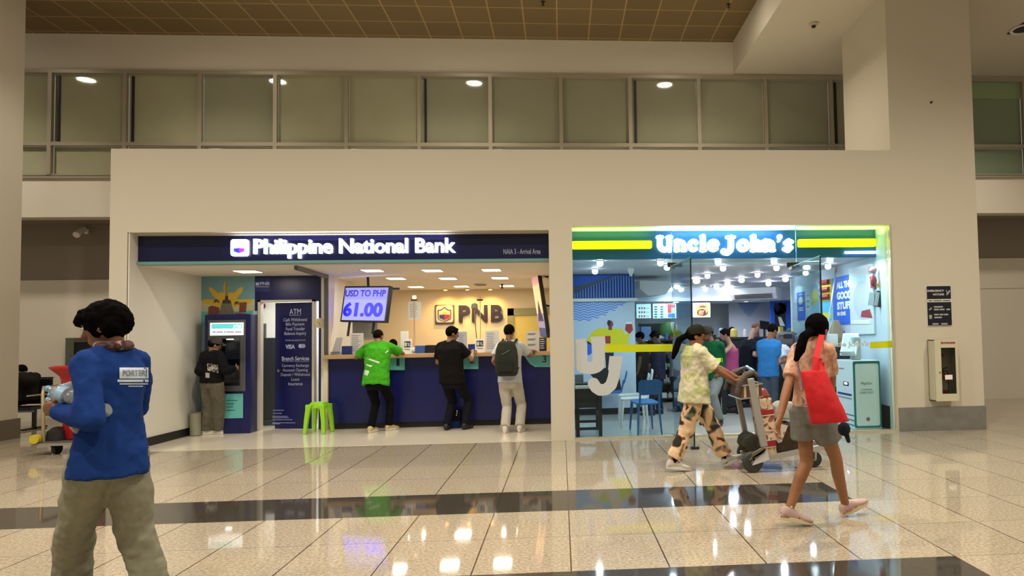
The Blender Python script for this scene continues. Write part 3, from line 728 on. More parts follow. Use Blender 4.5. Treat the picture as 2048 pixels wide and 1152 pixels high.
def dtext(s, px0, py0, px1, py1, b=0.0):
    def on(px, py):
        d = ray(px, py); k = (hp - EYE).dot(nd) / d.dot(nd); return EYE + d * k
    ll, lr, ul = on(px0, py1), on(px1, py1), on(px0, py0)
    text(s, ll + nd * .001, -ud, UZ, (lr - ll).length, ul.z - ll.z, M_DTXT, 'lettering', dr, bold=b, depth=.001)
for s, a0, b0, a1, b1, bb in (('ATM', 579, 618, 602, 629, .0), ('Cash Withdrawal', 567, 636.5, 614, 643, 0), ('Bills Payment', 572, 645.5, 609, 653.5, 0), ('Fund Transfer', 572, 655, 610, 661, 0), ('Balance Inquiry', 569, 664, 612.5, 672, 0),
        ('Cards accepted here', 570.5, 679, 611, 683, 0), ('VISA', 571, 689, 590, 698, .04), ('Branch Services', 564, 713, 618.5, 721.5, .02), ('Currency Exchange', 564, 728, 618, 736, 0), ('Account Opening', 566, 737, 616, 745, 0),
        ('Deposit / Withdrawal', 562, 746, 620, 754, 0), ('Loans', 583, 755.5, 599, 761.5, 0), ('Insurance', 577, 764.5, 605, 770.5, 0)):
    dtext(s, a0, b0, a1, b1, bb)
def dq(px, py, k=.002):
    d = ray(px, py); return EYE + d * ((hp - EYE).dot(nd) / d.dot(nd)) + nd * k
MB().plate([dq(*p) for p in disc((601.2, 692), 4.2)], nd, .001).build('card_mark', M_DTXT, dr)
MB().plate([dq(p[0], p[1], .0035) for p in disc((607, 692), 4.2)], nd, .001).build('card_mark_two', mat('door_lettering_dim', '#9aa2cc', .5), dr)
ln = MB()
for x0, x1, y in ((579, 602, 630.5), (564, 618, 722.8)) : ln.plate([dq(x0, y), dq(x1, y), dq(x1, y + .8), dq(x0, y + .8)], nd, .001)
for x0, x1, y in ((546, 568, 820), (546, 564, 826), (545, 575, 832), (545, 578, 835), (545, 585, 839), (545, 591, 845), (545, 560, 847)): ln.plate([dq(x0, y), dq(x1, y), dq(x1, y + 1), dq(x0, y + 1)], nd, .001)
ln.build('print_lettering', mat('door_lettering_dim', '#9aa2cc', .5), dr)
h0 = hp + ud * (L - .07) + UZ * 1.0 + nd * .001
MB().cyl(h0, h0 + nd * .05, .012).bar(h0 + nd * .05, h0 + nd * .05 - ud * .11 + UZ * -.01, .02).cyl(h0 + UZ * -.03, h0 + UZ * -.03 + nd * .01, .022).build('handle', M_CHROME, dr)
# office glimpsed behind the door
a = at(520, 676, 12.6); b = at(545, 676, 12.6)
tag(MB().box(a.x - .25, b.x + .3, 12.6, 12.65, .09, a.z).box(a.x - .25, b.x + .3, 12.55, 12.65, 0.004, .09).build('office_partition', mat('grey_felt', '#4a4d50', .8)), 'dark grey low partition seen through the bank door gap', 'partition')
p = at(523, 612, 13.38); tag(MB().cyl((p.x, 13.395, p.z), (p.x, 13.36, p.z), .07).cyl((p.x, 13.36, p.z), (p.x, 13.355, p.z), .045).build('alarm_bell', mat('bell_red', '#6e2028', .4)), 'round dark red bell on the office wall behind the door', 'bell')
p = at(524, 656, 12.9)
tag(MB().box(p.x - .06, p.x + .06, 12.85, 12.95, at(524, 676, 12.9).z, p.z + .08).build('office_phone', M_BLACK, bevel=.01), 'black phone on the low partition behind the bank door', 'phone')
# clock
p = at(640.5, 646.5, AY)
t = thing('wall_clock', 'round cream wall clock beside the bank door', 'clock', (p.x, AY, p.z))
MB().lathe((p.x, AY, p.z), [(.085, 0), (.085, .03), (.072, .035)], 28, (0, -1, 0)).build('rim', mat('clock_rim', '#cdbfa0', .4), t, smooth=True)
MB().lathe((p.x, AY - .03, p.z), [(.072, 0), (.072, .004)], 28, (0, -1, 0)).build('dial', mat('clock_dial', '#d9d2bf', .5), t)
MB().bar((p.x, AY - .037, p.z), (p.x - .03, AY - .037, p.z + .02), .006).bar((p.x, AY - .037, p.z), (p.x + .01, AY - .037, p.z - .05), .004).build('hands', M_DKMET, t)
# shutter track: rail below the ceiling and its post
t = thing('shutter_track', 'grey metal shutter rail and upright post beside the bank door', 'shutter track', (-3.95, 11.5, 0))
q0 = atz(592, 531, CZ); q1 = at(652, 549, AY - .14)
MB().bar((q0.x, q0.y, CZ - .03), (q1.x, AY - .14, CZ - .03), .05, .06).build('rail', mat('rail_grey', '#6a665f', .4, .5), t)
px = at(650, 700, AY - .14).x
MB().box(px - .03, px, AY - .10, AY - .05, 0.004, CZ).box(px + .0, px + .03, AY - .10, AY - .06, 0.004, CZ).build('post', mat('rail_grey', '#6a665f', .4, .5), t)
# PNB decal
p0 = at(511, 556, AY); p1 = at(541, 583, AY)
t = thing('bank_decal', 'small dark blue sticker with pale letters above the bank door', 'sticker', (p0.x + .1, AY, p1.z))
MB().plate([Vector((p0.x + x, AY, p1.z + z)) for x, z in rrect(0, 0, p1.x - p0.x, p0.z - p1.z, .02)], (0, -1, 0), .003).build('sticker', mat('decal_blue', '#1b2c66', .4), t)
ptext('PNB', 520, 564, 539, 570.5, AY - .003, M_DTXT, 'lettering', t, bold=.02)
pplate(MB(), [(511.5, 565), (518, 565), (518, 571), (511.5, 571)], AY - .003, .002).build('mark', M_DTXT, t)
pplate(MB(), [(511.5, 573), (538, 573), (538, 574), (511.5, 574)], AY - .003, .002).build('print_lettering', M_DTXT, t)
# mural panel
a = at(400, 640, AY); b = at(509, 551, AY)
mu = thing('mural_panel', 'wall mural of an obelisk monument against a yellow sunburst above the cash machine', 'mural', ((a.x + b.x) / 2, AY, 0.01))
AYm = AY - .004
mb = MB(); prect(mb, 402.5, 551, 509.5, 622, AY, .004); mb.build('sky', mat('mural_sky', '#6d989c', .6), mu)
mb = MB(); prect(mb, 402.5, 600, 509.5, 622, AYm, .001); mb.build('haze', mat('mural_haze', '#b9bb92', .6), mu)
mb = MB(); prect(mb, 402.5, 622, 509.5, 648, AY, .004); mb.build('teal_field', M_TEAL, mu)
zf = MB().box(-5.86, at(509.5, 700, AY).x, AY - .004, AY, .01, at(450, 648, AY).z).build('lower_field', mat('mural_lower', '#8fb7c4', .5), mu)
M_SUN = mat('mural_yellow', '#d3ab2e', .6)
sun = MB()
for cx, cy, ang_, ln_ in ((430, 588, 50, 26), (474, 588, 130, 26), (421, 604, 5, 30), (487, 604, 175, 28), (452, 577, 90, 20)):
    pts = []
    for x, y in disc((0, 0), 5.2, 18, ln_ * .68):
        c_, s_ = math.cos(math.radians(ang_)), math.sin(math.radians(ang_)); pts.append((cx + x * c_ - y * s_, cy + x * s_ + y * c_))
    pplate(sun, pts, AYm, .0012)
pplate(sun, [(425, 614), (438, 585), (468, 585), (480, 614)], AYm, .0014)
sun.build('sunburst', M_SUN, mu)
mon = MB(); pplate(mon, [(450, 600), (451, 566), (453.5, 563), (456, 566), (457, 600)], AYm, .003); mon.build('obelisk', mat('mural_grey', '#8d8a66', .6), mu)
mon = MB(); pplate(mon, [(444, 607), (446, 600), (461, 600), (463, 607)], AYm, .004); pplate(mon, [(450, 600), (451, 592), (456, 592), (457, 600)], AYm, .004); mon.build('statues', mat('mural_dark', '#3d3840', .6), mu)
mon = MB(); pplate(mon, [(436, 632), (444, 607), (463, 607), (470, 632)], AYm, .004); mon.build('pedestal', mat('mural_stone', '#77705f', .6), mu)
pal = MB()
for cx, cy in ((433, 604), (474, 608)):
    for k in range(7):
        an = math.radians(200 - k * 37); pplate(pal, [(cx, cy), (cx + 6 * math.cos(an) + 1, cy - 6 * math.sin(an)), (cx + 6 * math.cos(an + .4), cy - 5 * math.sin(an + .4))], AYm, .003)
pal.build('palms', mat('mural_palm', '#3a2b35', .6), mu)
fl = MB(); pplate(fl, [(416, 632), (417, 614), (424, 611), (438, 615), (440, 632)], AYm, .003); pplate(fl, [(478, 625), (480, 605), (494, 604), (492, 625)], AYm, .003); pplate(fl, [(466, 634), (472, 625), (500, 628), (500, 634)], AYm, .003)
fl.build('vehicles', mat('mural_red', '#7b4038', .6), mu)
# right teal strip
a0 = at(503.5, 640, AY); a1 = at(514, 640, AY)
struct('trim_5', MB().box(at(506, 700, AY).x, at(514.5, 700, AY).x, AY - .012, AY - .004, 0.01, at(508, 622, AY).z), mat('pale_teal_strip', '#a9cfd6', .4))
# cash machine
KY = 11.55
kx0 = at(409, 700, KY).x; kx1 = at(501, 700, KY).x; kz = at(450, 629, KY).z
am = thing('cash_machine', 'navy cash machine with lit ATM header and dark recessed screen', 'cash machine', ((kx0 + kx1) / 2, KY + .12, 0.004))
def K(px, py, d=0): return at(px, py, KY - d)
b0 = MB(); r0, r1 = at(421, 650, KY), at(487, 670, KY)
fx0, fx1 = at(431, 664, KY).x, at(481, 664, KY).x; fz1, fz0 = at(450, 678, KY).z, at(450, 772, KY).z
MB().box(kx0, fx0, KY, AY - .005, .004, kz).box(fx1, kx1, KY, AY - .005, .004, kz).box(fx0, fx1, KY, AY - .005, fz1, kz).box(fx0, fx1, KY, AY - .005, .004, fz0).build('body', M_NAVY, am, bevel=.004)
gx0, gx1, gz1, gz0 = at(417, 700, KY).x, at(492, 700, KY).x, at(450, 640, KY).z, at(450, 783, KY).z
MB().box(gx0, fx0, KY - .02, KY, gz0, gz1).box(fx1, gx1, KY - .02, KY, gz0, gz1).box(fx0, fx1, KY - .02, KY, fz1, gz1).box(fx0, fx1, KY - .02, KY, gz0, fz0).build('surround', mat('machine_grey', '#5b5c5e', .4, .3), am, bevel=.004)
MB().box(fx0, fx1, KY + .2, KY + .21, fz0, fz1).build('recess', mat('recess_black', '#101012', .3), am)
MB().hexa([(fx0, KY, fz0), (fx1, KY, fz0), (fx1, KY + .2, fz0), (fx0, KY + .2, fz0), (fx0, KY, fz0 + .05), (fx1, KY, fz0 + .05), (fx1, KY + .2, fz0 + .3), (fx0, KY + .2, fz0 + .3)]).build('keypad_shelf', mat('shelf_black', '#1c1c1e', .35), am)
kp = MB()
for r in range(4):
    for c in range(3): kp.obox((fx0 + .24 + c * .035, KY + .06 + r * .025, fz0 + .135 + r * .031), (.026, .02, .012))
kp.build('keypad', M_GREYM, am)
MB().box(fx0 + .06, fx1 - .1, KY + .19, KY + .2, fz0 + .42, fz1 - .06).build('display', mat('machine_screen', '#14161a', .2, emit=.02, ecol='#8090a0'), am)
mb = MB(); prect(mb, 421, 646, 487, 670, KY - .02, .012); mb.build('header', mat('header_lit', '#ffffff', emit=1.1), am)
mb = MB(); prect(mb, 423, 648, 484, 657, KY - .032, .002); mb.build('header_band', mat('header_teal', '#62c9cf', emit=.75, ecol='#62c9cf'), am)
ptext('ATM', 466, 649.5, 482, 656.5, KY - .034, mat('header_ink', '#e9ffff', emit=.9), 'lettering', am, bold=.02)
ln = MB()
for x0, x1 in ((425, 432), (433, 446), (448, 452), (453, 468), (470, 483)): pplate(ln, [(x0, 663), (x1, 663), (x1, 665), (x0, 665)], KY - .032, .002)
ln.build('header_print', mat('header_print', '#a58aa8', .5), am)
mb = MB(); prect(mb, 446, 788, 486, 836, KY, .004); mb.build('teal_notice', M_TEAL, am)
ln = MB()
for y, x1 in ((800, 475), (807, 468), (813, 466), (820, 470)): pplate(ln, [(452, y), (x1, y), (x1, y + 1.6), (452, y + 1.6)], KY - .004, .002)
ln.build('notice_print', mat('teal_ink', '#2d6a68', .5), am)
mb = MB(); lz = at(455, 681, KY)
MB().box(lz.x - .04, lz.x + .04, KY + .05, KY + .12, fz1 - .012, fz1 - .001).build('lamp', mat('machine_lamp', '#ffffff', emit=6), am)
# small bin by the wall
p = atz(391, 871, .004); w = .085; h = at(391, 826, p.y).z
t = thing('waste_bin', 'small grey waste bin in the corner beside the cash machine', 'bin', (p.x, p.y, .004))
MB().lathe((p.x, p.y, .004), [(.06, 0), (.08, .01), (.087, h - .01), (.09, h)], 20).build('bucket', mat('bin_grey', '#8a8778', .6), t, smooth=True)
MB().lathe((p.x, p.y, h), [(.092, 0), (.094, .008), (.08, .008)], 20).build('rim', mat('bin_grey2', '#77756a', .6), t)

# lime stool
def stool(fl, zt):
    """fl: four floor points (near a, near b, far b, far a)"""
    c = sum(fl, Vector()) / 4
    t = thing('plastic_stool', 'lime green plastic stool by the bank counter', 'stool', (c.x, c.y, .004))
    m = mat('lime_plastic', '#8fd01f', .35)
    top = []
    for p in fl: d = (p - c); top.append(c + d * .70)
    u = (top[1] - top[0]).normalized(); v = (top[3] - top[0]).normalized(); hw = (top[1] - top[0]).length / 2; hd = (top[3] - top[0]).length / 2
    rr = rrect(-hw, -hd, hw, hd, .05, 6)
    MB().rings([[c + u * (x * k) + v * (y * k) + UZ * z for x, y in rr] for k, z in ((1.07, zt - .085), (1.03, zt - .02), (.97, zt), (.80, zt), (.78, zt - .006))]).build('seat', m, t, smooth=True, angle=50)
    for p in fl:
        d = (p - c); tp = c + d * .68
        ring = []
        e1 = Vector((d.x, 0, 0)).normalized() if abs(d.x) > 1e-4 else u
        for ctr, w_, z in ((c + d * .97, .026, .004), (c + d * .86, .030, zt * .45), (c + d * .74, .036, zt * .78), (c + d * .62, .055, zt - .03)):
            ring.append([ctr + u * (sx * w_) + v * (sy * w_) + UZ * z for sx, sy in ((-1, -1), (1, -1), (1, 1), (-1, 1))])
        MB().rings(ring).build('leg', m, t, bevel=.006)
    return t
f = [atz(609, 868, .004), atz(648, 868, .004), atz(666, 862.5, .004), atz(628, 862.5, .004)]
stool(f, at(636, 806, sum(p.y for p in f) / 4 - .1).z)

# ------------------------------------------------------------------ convenience shop
GY = 9.985; USY = 10.42; UCZ = 2.62; UB = 19.0
M_UCEIL = mat('shop_ceiling', '#c9cbd0', .55)
M_UGREY = mat('shop_grey_wall', '#a9b0b4', .6); M_UPALE = mat('shop_pale_wall', '#c2cfde', .55); M_UBLUE = mat('shop_blue', '#1f5fd0', .5)
struct('floor_shop', MB().box(.175, 5.95, FY + .10, UB, -.05, .004), mat('grey_gloss_tile', '#b9bab8', .12, spec=.6, noise=.06, nscale=3))
struct('ceiling_shop', MB().box(.05, 6.0, USY + .06, 17.2, UCZ, UCZ + .1), M_UCEIL)
struct('ceiling_shop_low', MB().box(.05, 6.0, 17.2, UB, 2.30, UCZ), M_UPALE)
struct('wall_shop_back', MB().box(.05, 6.0, UB, UB + .1, 0, UCZ), M_UGREY)
struct('wall_shop_right', MB().box(4.87, 5.0, 10.12, 14.5, 0, 3.03).box(5.0, 5.95, 14.46, 14.5, 0, UCZ).box(5.95, 6.0, 14.46, UB, 0, UCZ), M_UPALE)
struct('wall_shop_left', MB().box(.06, .17, 10.13, UB, 0, 3.03), M_UPALE)
# sign band
struct('ceiling_shopfront', MB().box(.175, 4.87, 10.12, USY + .06, 3.03, 3.1), M_UPALE)
su = thing('shop_sign', 'glowing white lettering between yellow bars on a blue green band over the shop', 'shop sign', (2.5, USY, 2.6))
MB().box(.178, 4.866, USY, USY + .06, at(1300, 518, USY).z, 3.03).build('band', mat('sign_teal', '#1c5a86', .35), su)
M_YEL = mat('yellow_lit', '#f4f000', emit=1.25, ecol='#f2f000'); M_UGLOW = mat('shop_letter_glow', '#ffffff', emit=3.2, ecol='#f2fbff')
for (x0, x1, y0, y1, y2, y3) in ((1144, 1303, 481, 482, 499, 498), (1595, 1749, 479, 478, 495, 496)):
    a = at(x0, y2, USY); b = at(x1, y1, USY)
    MB().plate([Vector((a.x + x, USY, a.z + z)) for x, z in rrect(0, 0, b.x - a.x, b.z - a.z, .025)], (0, -1, 0), .05).build('yellow_bar', M_YEL, su)
    lamp('AREA', ((a.x + b.x) / 2, USY - .2, 2.93), 7, (.8, 1.0, .12), b.x - a.x, (math.radians(180), 0, 0), size_y=.15)
def P2(strokes, d=.05, Y=None):
    mb = MB()
    for pts, w in strokes:
        for pc in stroke2(pts, w): pplate(mb, pc, Y or USY, d)
    return mb
def arch(x, y0, y1, w=14):
    return [(x, y1 - 12), (x + w * .45, y0 + 4.5), (x + w * .85, y0 + 7), (x + w, y0 + 11), (x + w, y1)]
L = []
L += [([(1319, 476), (1319, 491)] + [(1328.5 + 9.5 * math.cos(math.radians(t)), 491 + 9 * math.sin(math.radians(t))) for t in range(180, -1, -20)] + [(1338, 476)], 11), ([(1314.5, 475), (1324, 475)], 7), ([(1334, 475), (1342, 475)], 7), ([(1338.5, 480), (1339, 502)], 8)]
def nn(x): return [([(x + 5, 483), (x + 5, 500)], 11), (arch(x + 5, 479, 500, 14), 9.5), ([(x + 2, 501.5), (x + 9, 501.5)], 6), ([(x + 15.5, 501.5), (x + 22.5, 501.5)], 6), ([(x + 1.5, 482), (x + 5, 482)], 6)]
L += nn(1348)
L += [([(1386 + 7.5 * math.cos(math.radians(t)), 491.5 + 8.6 * math.sin(math.radians(t))) for t in range(50, 311, 20)], 9), ([(1391.5, 486), (1391.6, 486.5)], 9)]
L += [([(1405, 474), (1405, 500)], 11), ([(1401, 473.5), (1406, 473.5)], 6), ([(1401, 501.5), (1410, 501.5)], 6)]
L += [([(1426 + 8.4 * math.cos(math.radians(t)), 491.5 + 8.6 * math.sin(math.radians(t))) for t in range(45, 361, 20)], 8.6), ([(1420, 492.5), (1434, 490.5)], 5)]
L += [([(1461, 476), (1461, 496), (1459, 502), (1454, 506), (1448, 505)], 11.5), ([(1446.5, 503), (1446.6, 503.5)], 12), ([(1453, 475), (1467, 475)], 7)]
L += [([(1485 + 8 * math.cos(math.radians(t)), 491.5 + 8.6 * math.sin(math.radians(t))) for t in range(0, 361, 20)], 9.6)]
L += [([(1506, 474), (1506, 500)], 11), (arch(1505, 479, 500, 14), 9.5), ([(1502, 501.5), (1510, 501.5)], 6), ([(1515.5, 501.5), (1522.5, 501.5)], 6), ([(1502, 473.5), (1506, 473.5)], 6)]
L += nn(1525)
L += [([(1558, 474), (1558.1, 474.5)], 10), ([(1560, 476), (1556, 483)], 4.5)]
L += [([(1582, 484.5), (1575.5, 481.5), (1569.5, 486), (1575, 491), (1581, 496), (1575, 502), (1567.5, 498.5)], 8)]
P2(L).build('lettering', M_UGLOW, su)
lamp('AREA', (at(1448, 490, USY).x, USY - .10, 2.84), 22, (.6, .82, 1.0), 1.9, (math.radians(-90), 0, 0), size_y=.3)  # added area lamps, here and below, stand in for the lettering's glow
lamp('AREA', (at(1448, 490, USY).x, USY - .2, 2.93), 16, (.75, .9, 1.0), 1.6, (math.radians(180), 0, 0), size_y=.15)
# glowing strips under the sign; the long one models a tube light reflection
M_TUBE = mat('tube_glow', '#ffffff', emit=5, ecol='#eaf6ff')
for x0, x1, y, lab in ((1394, 1545, 514, 'long thin white glowing strip modelling a tube light reflection under the shop lettering'), (1690, 1775, 505, 'short white tube light under the yellow bar by the column')):
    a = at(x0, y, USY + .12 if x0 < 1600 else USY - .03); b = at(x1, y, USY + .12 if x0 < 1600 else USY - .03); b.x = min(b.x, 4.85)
    tag(MB().cyl(a, Vector((b.x, a.y, a.z)), .02).build('glow_strip', M_TUBE), lab, 'tube light')

lamp('AREA', (4.4, USY - .12, 2.56), 9, (.9, .97, 1.0), .7, size_y=.05)
lamp('AREA', (3.2, USY + .16, 2.56), 6, (.9, .97, 1.0), 1.0, size_y=.05)
# glazing, in separate sheets
M_GL = glass('shop_glass', '#edf8f8', refl=.45)
g = thing('shop_glazing', 'fixed glass shop front with clear panels either side of the doorway', 'shop window', (2.5, GY, .028))
xa, xb, xc, xd = .18, at(1343, 480, GY).x, at(1592, 480, GY).x, 4.838
hz = at(1345, 527, GY).z
MB().box(xa, xb, GY, GY + .012, .028, 3.028).build('side_panel', M_GL, g)
MB().box(xb + .004, xc - .004, GY, GY + .012, hz, 3.028).build('transom', M_GL, g)
MB().box(xc, xd, GY, GY + .012, .028, 3.028).build('side_panel', M_GL, g)
M_EDGE = mat('glass_edge', '#8fd0cc', .2)
MB().box(xb - .002, xb + .004, GY - .001, GY + .013, hz, 3.028).box(xc - .004, xc + .002, GY - .001, GY + .013, hz, 3.028).box(xb, xc, GY - .001, GY + .013, hz - .004, hz + .006).build('edges', M_EDGE, g)
a0 = at(1335, 527, GY); a1 = at(1364, 540, GY)
for x0, x1 in ((1335, 1364), (1573, 1598)):
    p0 = at(x0, 525, GY); p1 = at(x1, 534, GY)
    MB().box(p0.x, p1.x, GY - .02, GY + .03, p1.z, p0.z).build('corner_clamp', M_DKMET, g, bevel=.004)
# door leaves, swung outwards
def leaf(hinge_px, edge_px, edge_top, label):
    h = at(hinge_px, 860, GY); h = Vector((h.x, GY, .03)); e = atz(*edge_px, .03)
    ztop = at(edge_top[0], edge_top[1], e.y).z
    d = Vector((e.x - h.x, e.y - h.y, 0)); L_ = d.length; d.normalize(); n = Vector((d.y, -d.x, 0))
    t = thing('glass_door', label, 'glass door', h)
    ztop = min(ztop, 2.5)
    MB().plate([h + d * .03, e, e + UZ * (ztop - .03), h + d * .03 + UZ * (ztop - .03)], n, .012).build('pane', M_GL, t)
    MB().bar(e + UZ * .0, e + UZ * (ztop - .03), .014, .018, up=(1, 0, 0)).build('edge_strip', M_BLACK, t)
    MB().bar(h + d * .03 + UZ * (ztop - .03), e + UZ * (ztop - .03), .014).build('top_edge', M_EDGE, t)
    MB().bar(h + UZ * .0, h + d * .18 + UZ * .0, .05, .03).bar(h + UZ * (ztop - .05), h + d * .16 + UZ * (ztop - .05), .05, .05).build('pivot', M_GREYM, t)
    MB().box(e.x - .05, e.x + .05, e.y - .06, e.y + .02, .0, .035).build('door_stop', M_DKMET, t)
    return t
leaf(1349, (1389, 893), (1383, 515), 'open glass door of the shop on the table side')
leaf(1590, (1651, 893), (1638, 512), 'open glass door of the shop on the kiosk side')
# decals on the glass
M_GREYV = mat('grey_vinyl', '#c6c8c9', .6); M_YELV = mat('yellow_vinyl', '#cfd400', .5)
def decal(name, label, polys, m, cat='window sticker'):
    mb = MB()
    for i, pc in enumerate(polys): pplate(mb, pc, GY - .001 - i * .0002, .002)
    return tag(mb.build(name, m), label, cat)
uu = stroke2([(1158, 692), (1158, 728)] + [(1182 + 24 * math.cos(math.radians(t)), 728 + 24 * math.sin(math.radians(t))) for t in range(180, -1, -15)] + [(1196, 684)], 22)
# U with its right stem, J with its hook
u_pts = [(1162, 690), (1162, 728)] + [(1179 + 19 * math.cos(math.radians(t)), 726 + 10 * math.sin(math.radians(t))) for t in range(160, 19, -20)] + [(1197, 728), (1196, 685)]
j_pts = [(1232, 725), (1227, 755), (1222, 770), (1212, 779), (1200, 780), (1192, 775), (1187, 767)]
decal('letter_sticker', 'huge grey letters U and J stuck on the shop glass beside the table', stroke2(u_pts, 25) + [[(1149, 679), (1172, 677), (1172, 684), (1149, 690)], [(1181, 674), (1210, 672), (1211, 688), (1184, 690)]] + stroke2(j_pts, 23) + [[(1219, 712), (1246, 713), (1240, 745), (1216, 740)]], M_GREYV)
decal('yellow_sticker', 'long yellow stripe stuck on the shop glass in front of the wall mural', [[(1209, 689.5), (1345, 688), (1345, 703), (1210, 704.5)]], M_YELV)
decal('yellow_sticker', 'short yellow stripe stuck on the shop glass beside the payment kiosk', [[(1740, 684), (1785, 681.5), (1785, 695), (1740, 697)]], M_YELV)
ll = at(1653, 697, GY - .001); lr = at(1737, 695, GY - .001); ulp = at(1653, 683.5, GY - .001)
tm = text("Uncle John's", ll, UX, UZ, lr.x - ll.x, ulp.z - ll.z, mat('white_vinyl', '#c9cbcb', .5), 'letter_sticker', None, bold=.03)
tag(tm, "small white lettering stuck on the shop glass in front of the payment kiosk", 'window sticker')

# bulbs
M_BULB = mat('bulb_glow', '#ffffff', emit=22, ecol='#eef6ff')
for i, (x, y) in enumerate(UJ_BULBS):
    p = atz(x, y, UCZ - .05)
    if p.y > 16.9:
        d = ray(x, y); p = at(x, y, 16.9)
    t = thing('ceiling_bulb', 'bare bright bulb on the shop ceiling', 'light bulb', (p.x, p.y, UCZ), 'bulbs on the shop ceiling')
    r = .05 if p.y < 14 else .062
    lamp('SPOT', (p.x, p.y, UCZ - .13), 17, (.83, .93, 1.0), .05, spot=168, blend=.5)
    MB().ell((p.x, p.y, UCZ - .055), r, r, r * .85, seg=12, ring=7).build('bulb', M_BULB, t, smooth=True)
    MB().lathe((p.x, p.y, UCZ), [(.07, 0), (.06, -.02), (.03, -.025)], 12).build('socket', M_WHITE, t)
for x, nm in ((2.9, 'over the orange menu board'), (4.7, 'over the wave panel')):  # added lamps with made-up fixtures, to brighten the dim shop back
    t = thing('ceiling_bulb', 'small added lamp brightening the low rear part of the shop, ' + nm, 'light bulb', (x, 17.45, 2.30))
    MB().lathe((x, 17.45, 2.30), [(.08, 0), (.085, -.01), (.07, -.014)], 16).build('ring', M_WHITE, t)
    MB().cyl((x, 17.45, 2.286), (x, 17.45, 2.276), .06).build('bulb', M_BULB, t)
    lamp('SPOT', (x, 17.45, 2.24), 26, (.85, .94, 1.0), .06, spot=168)

# partition with the mural
MY = 13.0
ms = thing('mural_wall', 'pale partition with blue slats, waves and a painted figure in yellow', 'mural wall', (.7, MY, .004))
mx1 = at(1271, 700, MY).x
z_l = at(1200, 600, MY).z
MB().box(.172, mx1, MY, MY + .12, .004, UCZ).build('panel', M_UPALE, ms)
MB().box(.172, mx1 + .05, MY - .06, MY, z_l - .028, z_l + .028).build('ledge', M_WHITE, ms)
MB().box(.172, mx1, MY - .004, MY, z_l + .028, UCZ).build('slat_backing', mat('slat_navy', '#123a86', .5), ms)
sl = MB()
for k in range(23):
    x = 1149.5 + k * 5.45
    if x > 1268: break
    top = max(552, 588 - (x - 1146) * .42)
    a = at(x, 597, MY); sl.box(a.x - .009, a.x + .014, MY - .03, MY - .004, z_l + .028, at(x, top, MY).z)
sl.build('slats', mat('slat_blue', '#5d8fe0', .45), ms)
tri = MB(); pplate(tri, [(1146, 552), (1232, 551), (1146, 574)], MY - .004, .006); tri.build('blue_field', M_UBLUE, ms)
tri = MB(); pplate(tri, [(1146, 574), (1232, 551), (1246, 551), (1146, 586)], MY - .004, .010); tri.build('slanted_beam', mat('beam_grey', '#4d5b72', .5), ms)
wv = MB(); M_WAVE = mat('wave_blue', '#4a78c4', .5)
for k in range(8):
    y = 604.5 + k * 5; xe = [1252, 1248, 1236, 1231, 1218, 1213, 1200, 1183][k]
    pts = []; x = 1146.5
    while x <= xe: pts.append((x, y + 1.5 * math.sin(x / 17.5 * 2 * math.pi))); x += 2
    for (p, q) in zip(pts[:-1], pts[1:]): pplate(wv, [(p[0], p[1] - .8), (q[0], q[1] - .8), (q[0], q[1] + .8), (p[0], p[1] + .8)], MY, .003)
bg = MB(); pplate(bg, [(1146, 603), (1262, 603), (1232, 616), (1205, 630), (1180, 640), (1146, 641)], MY, .0015); bg.build('wave_field', mat('wave_pale', '#a9c0ec', .5), ms)
wv.build('waves', M_WAVE, ms)
fg = MB()
pplate(fg, [(1174, 684), (1176, 675), (1184, 664), (1196, 657), (1214, 656.5), (1246, 658), (1250, 670), (1262, 661), (1258, 676), (1256, 702), (1216, 702), (1212, 680), (1190, 674), (1181, 690)], MY, .004)
fg.build('painted_jacket', mat('mural_jacket', '#e2d512', .5), ms)
M_SKINP = mat('mural_skin', '#8a3c38', .5)
fg = MB(); pplate(fg, disc((1221, 648), 7, 18, 5.5), MY, .004); pplate(fg, [(1217, 652), (1224, 652), (1224, 660), (1217, 660)], MY, .005); fg.build('painted_head', M_SKINP, ms)
fg = MB(); pplate(fg, disc((1218, 646), 6, 16, 3.6), MY - .004, .002); fg.build('painted_hair', mat('mural_hair', '#2b2124', .5), ms)
fg = MB(); pplate(fg, [(1210, 672), (1221, 672), (1221, 687), (1210, 687)], MY - .004, .002); pplate(fg, [(1250, 660), (1252, 647), (1264, 647), (1266, 660), (1259, 668)], MY - .004, .002); fg.build('painted_bag', mat('mural_redbag', '#a8352c', .5), ms)
fg = MB(); pplate(fg, [(1252, 644), (1264, 644), (1264, 648), (1252, 648)], MY - .006, .002); fg.build('painted_lid', M_WHITE, ms)
fg = MB(); pplate(fg, [(1168, 690), (1176, 682), (1183, 688), (1184, 706), (1177, 711), (1168, 700)], MY, .004); fg.build('painted_glove', mat('mural_blue', '#2d6ae0', .5), ms)
fg = MB(); pplate(fg, [(1210, 705), (1228, 705), (1222, 745), (1236, 740), (1243, 780), (1210, 782), (1180, 748), (1212, 735)], MY, .003); fg.build('painted_trousers', mat('mural_black', '#17181c', .5), ms)
MB().box(.172, mx1, MY - .012, MY, .004, .12).build('skirting', M_BLACK, ms)

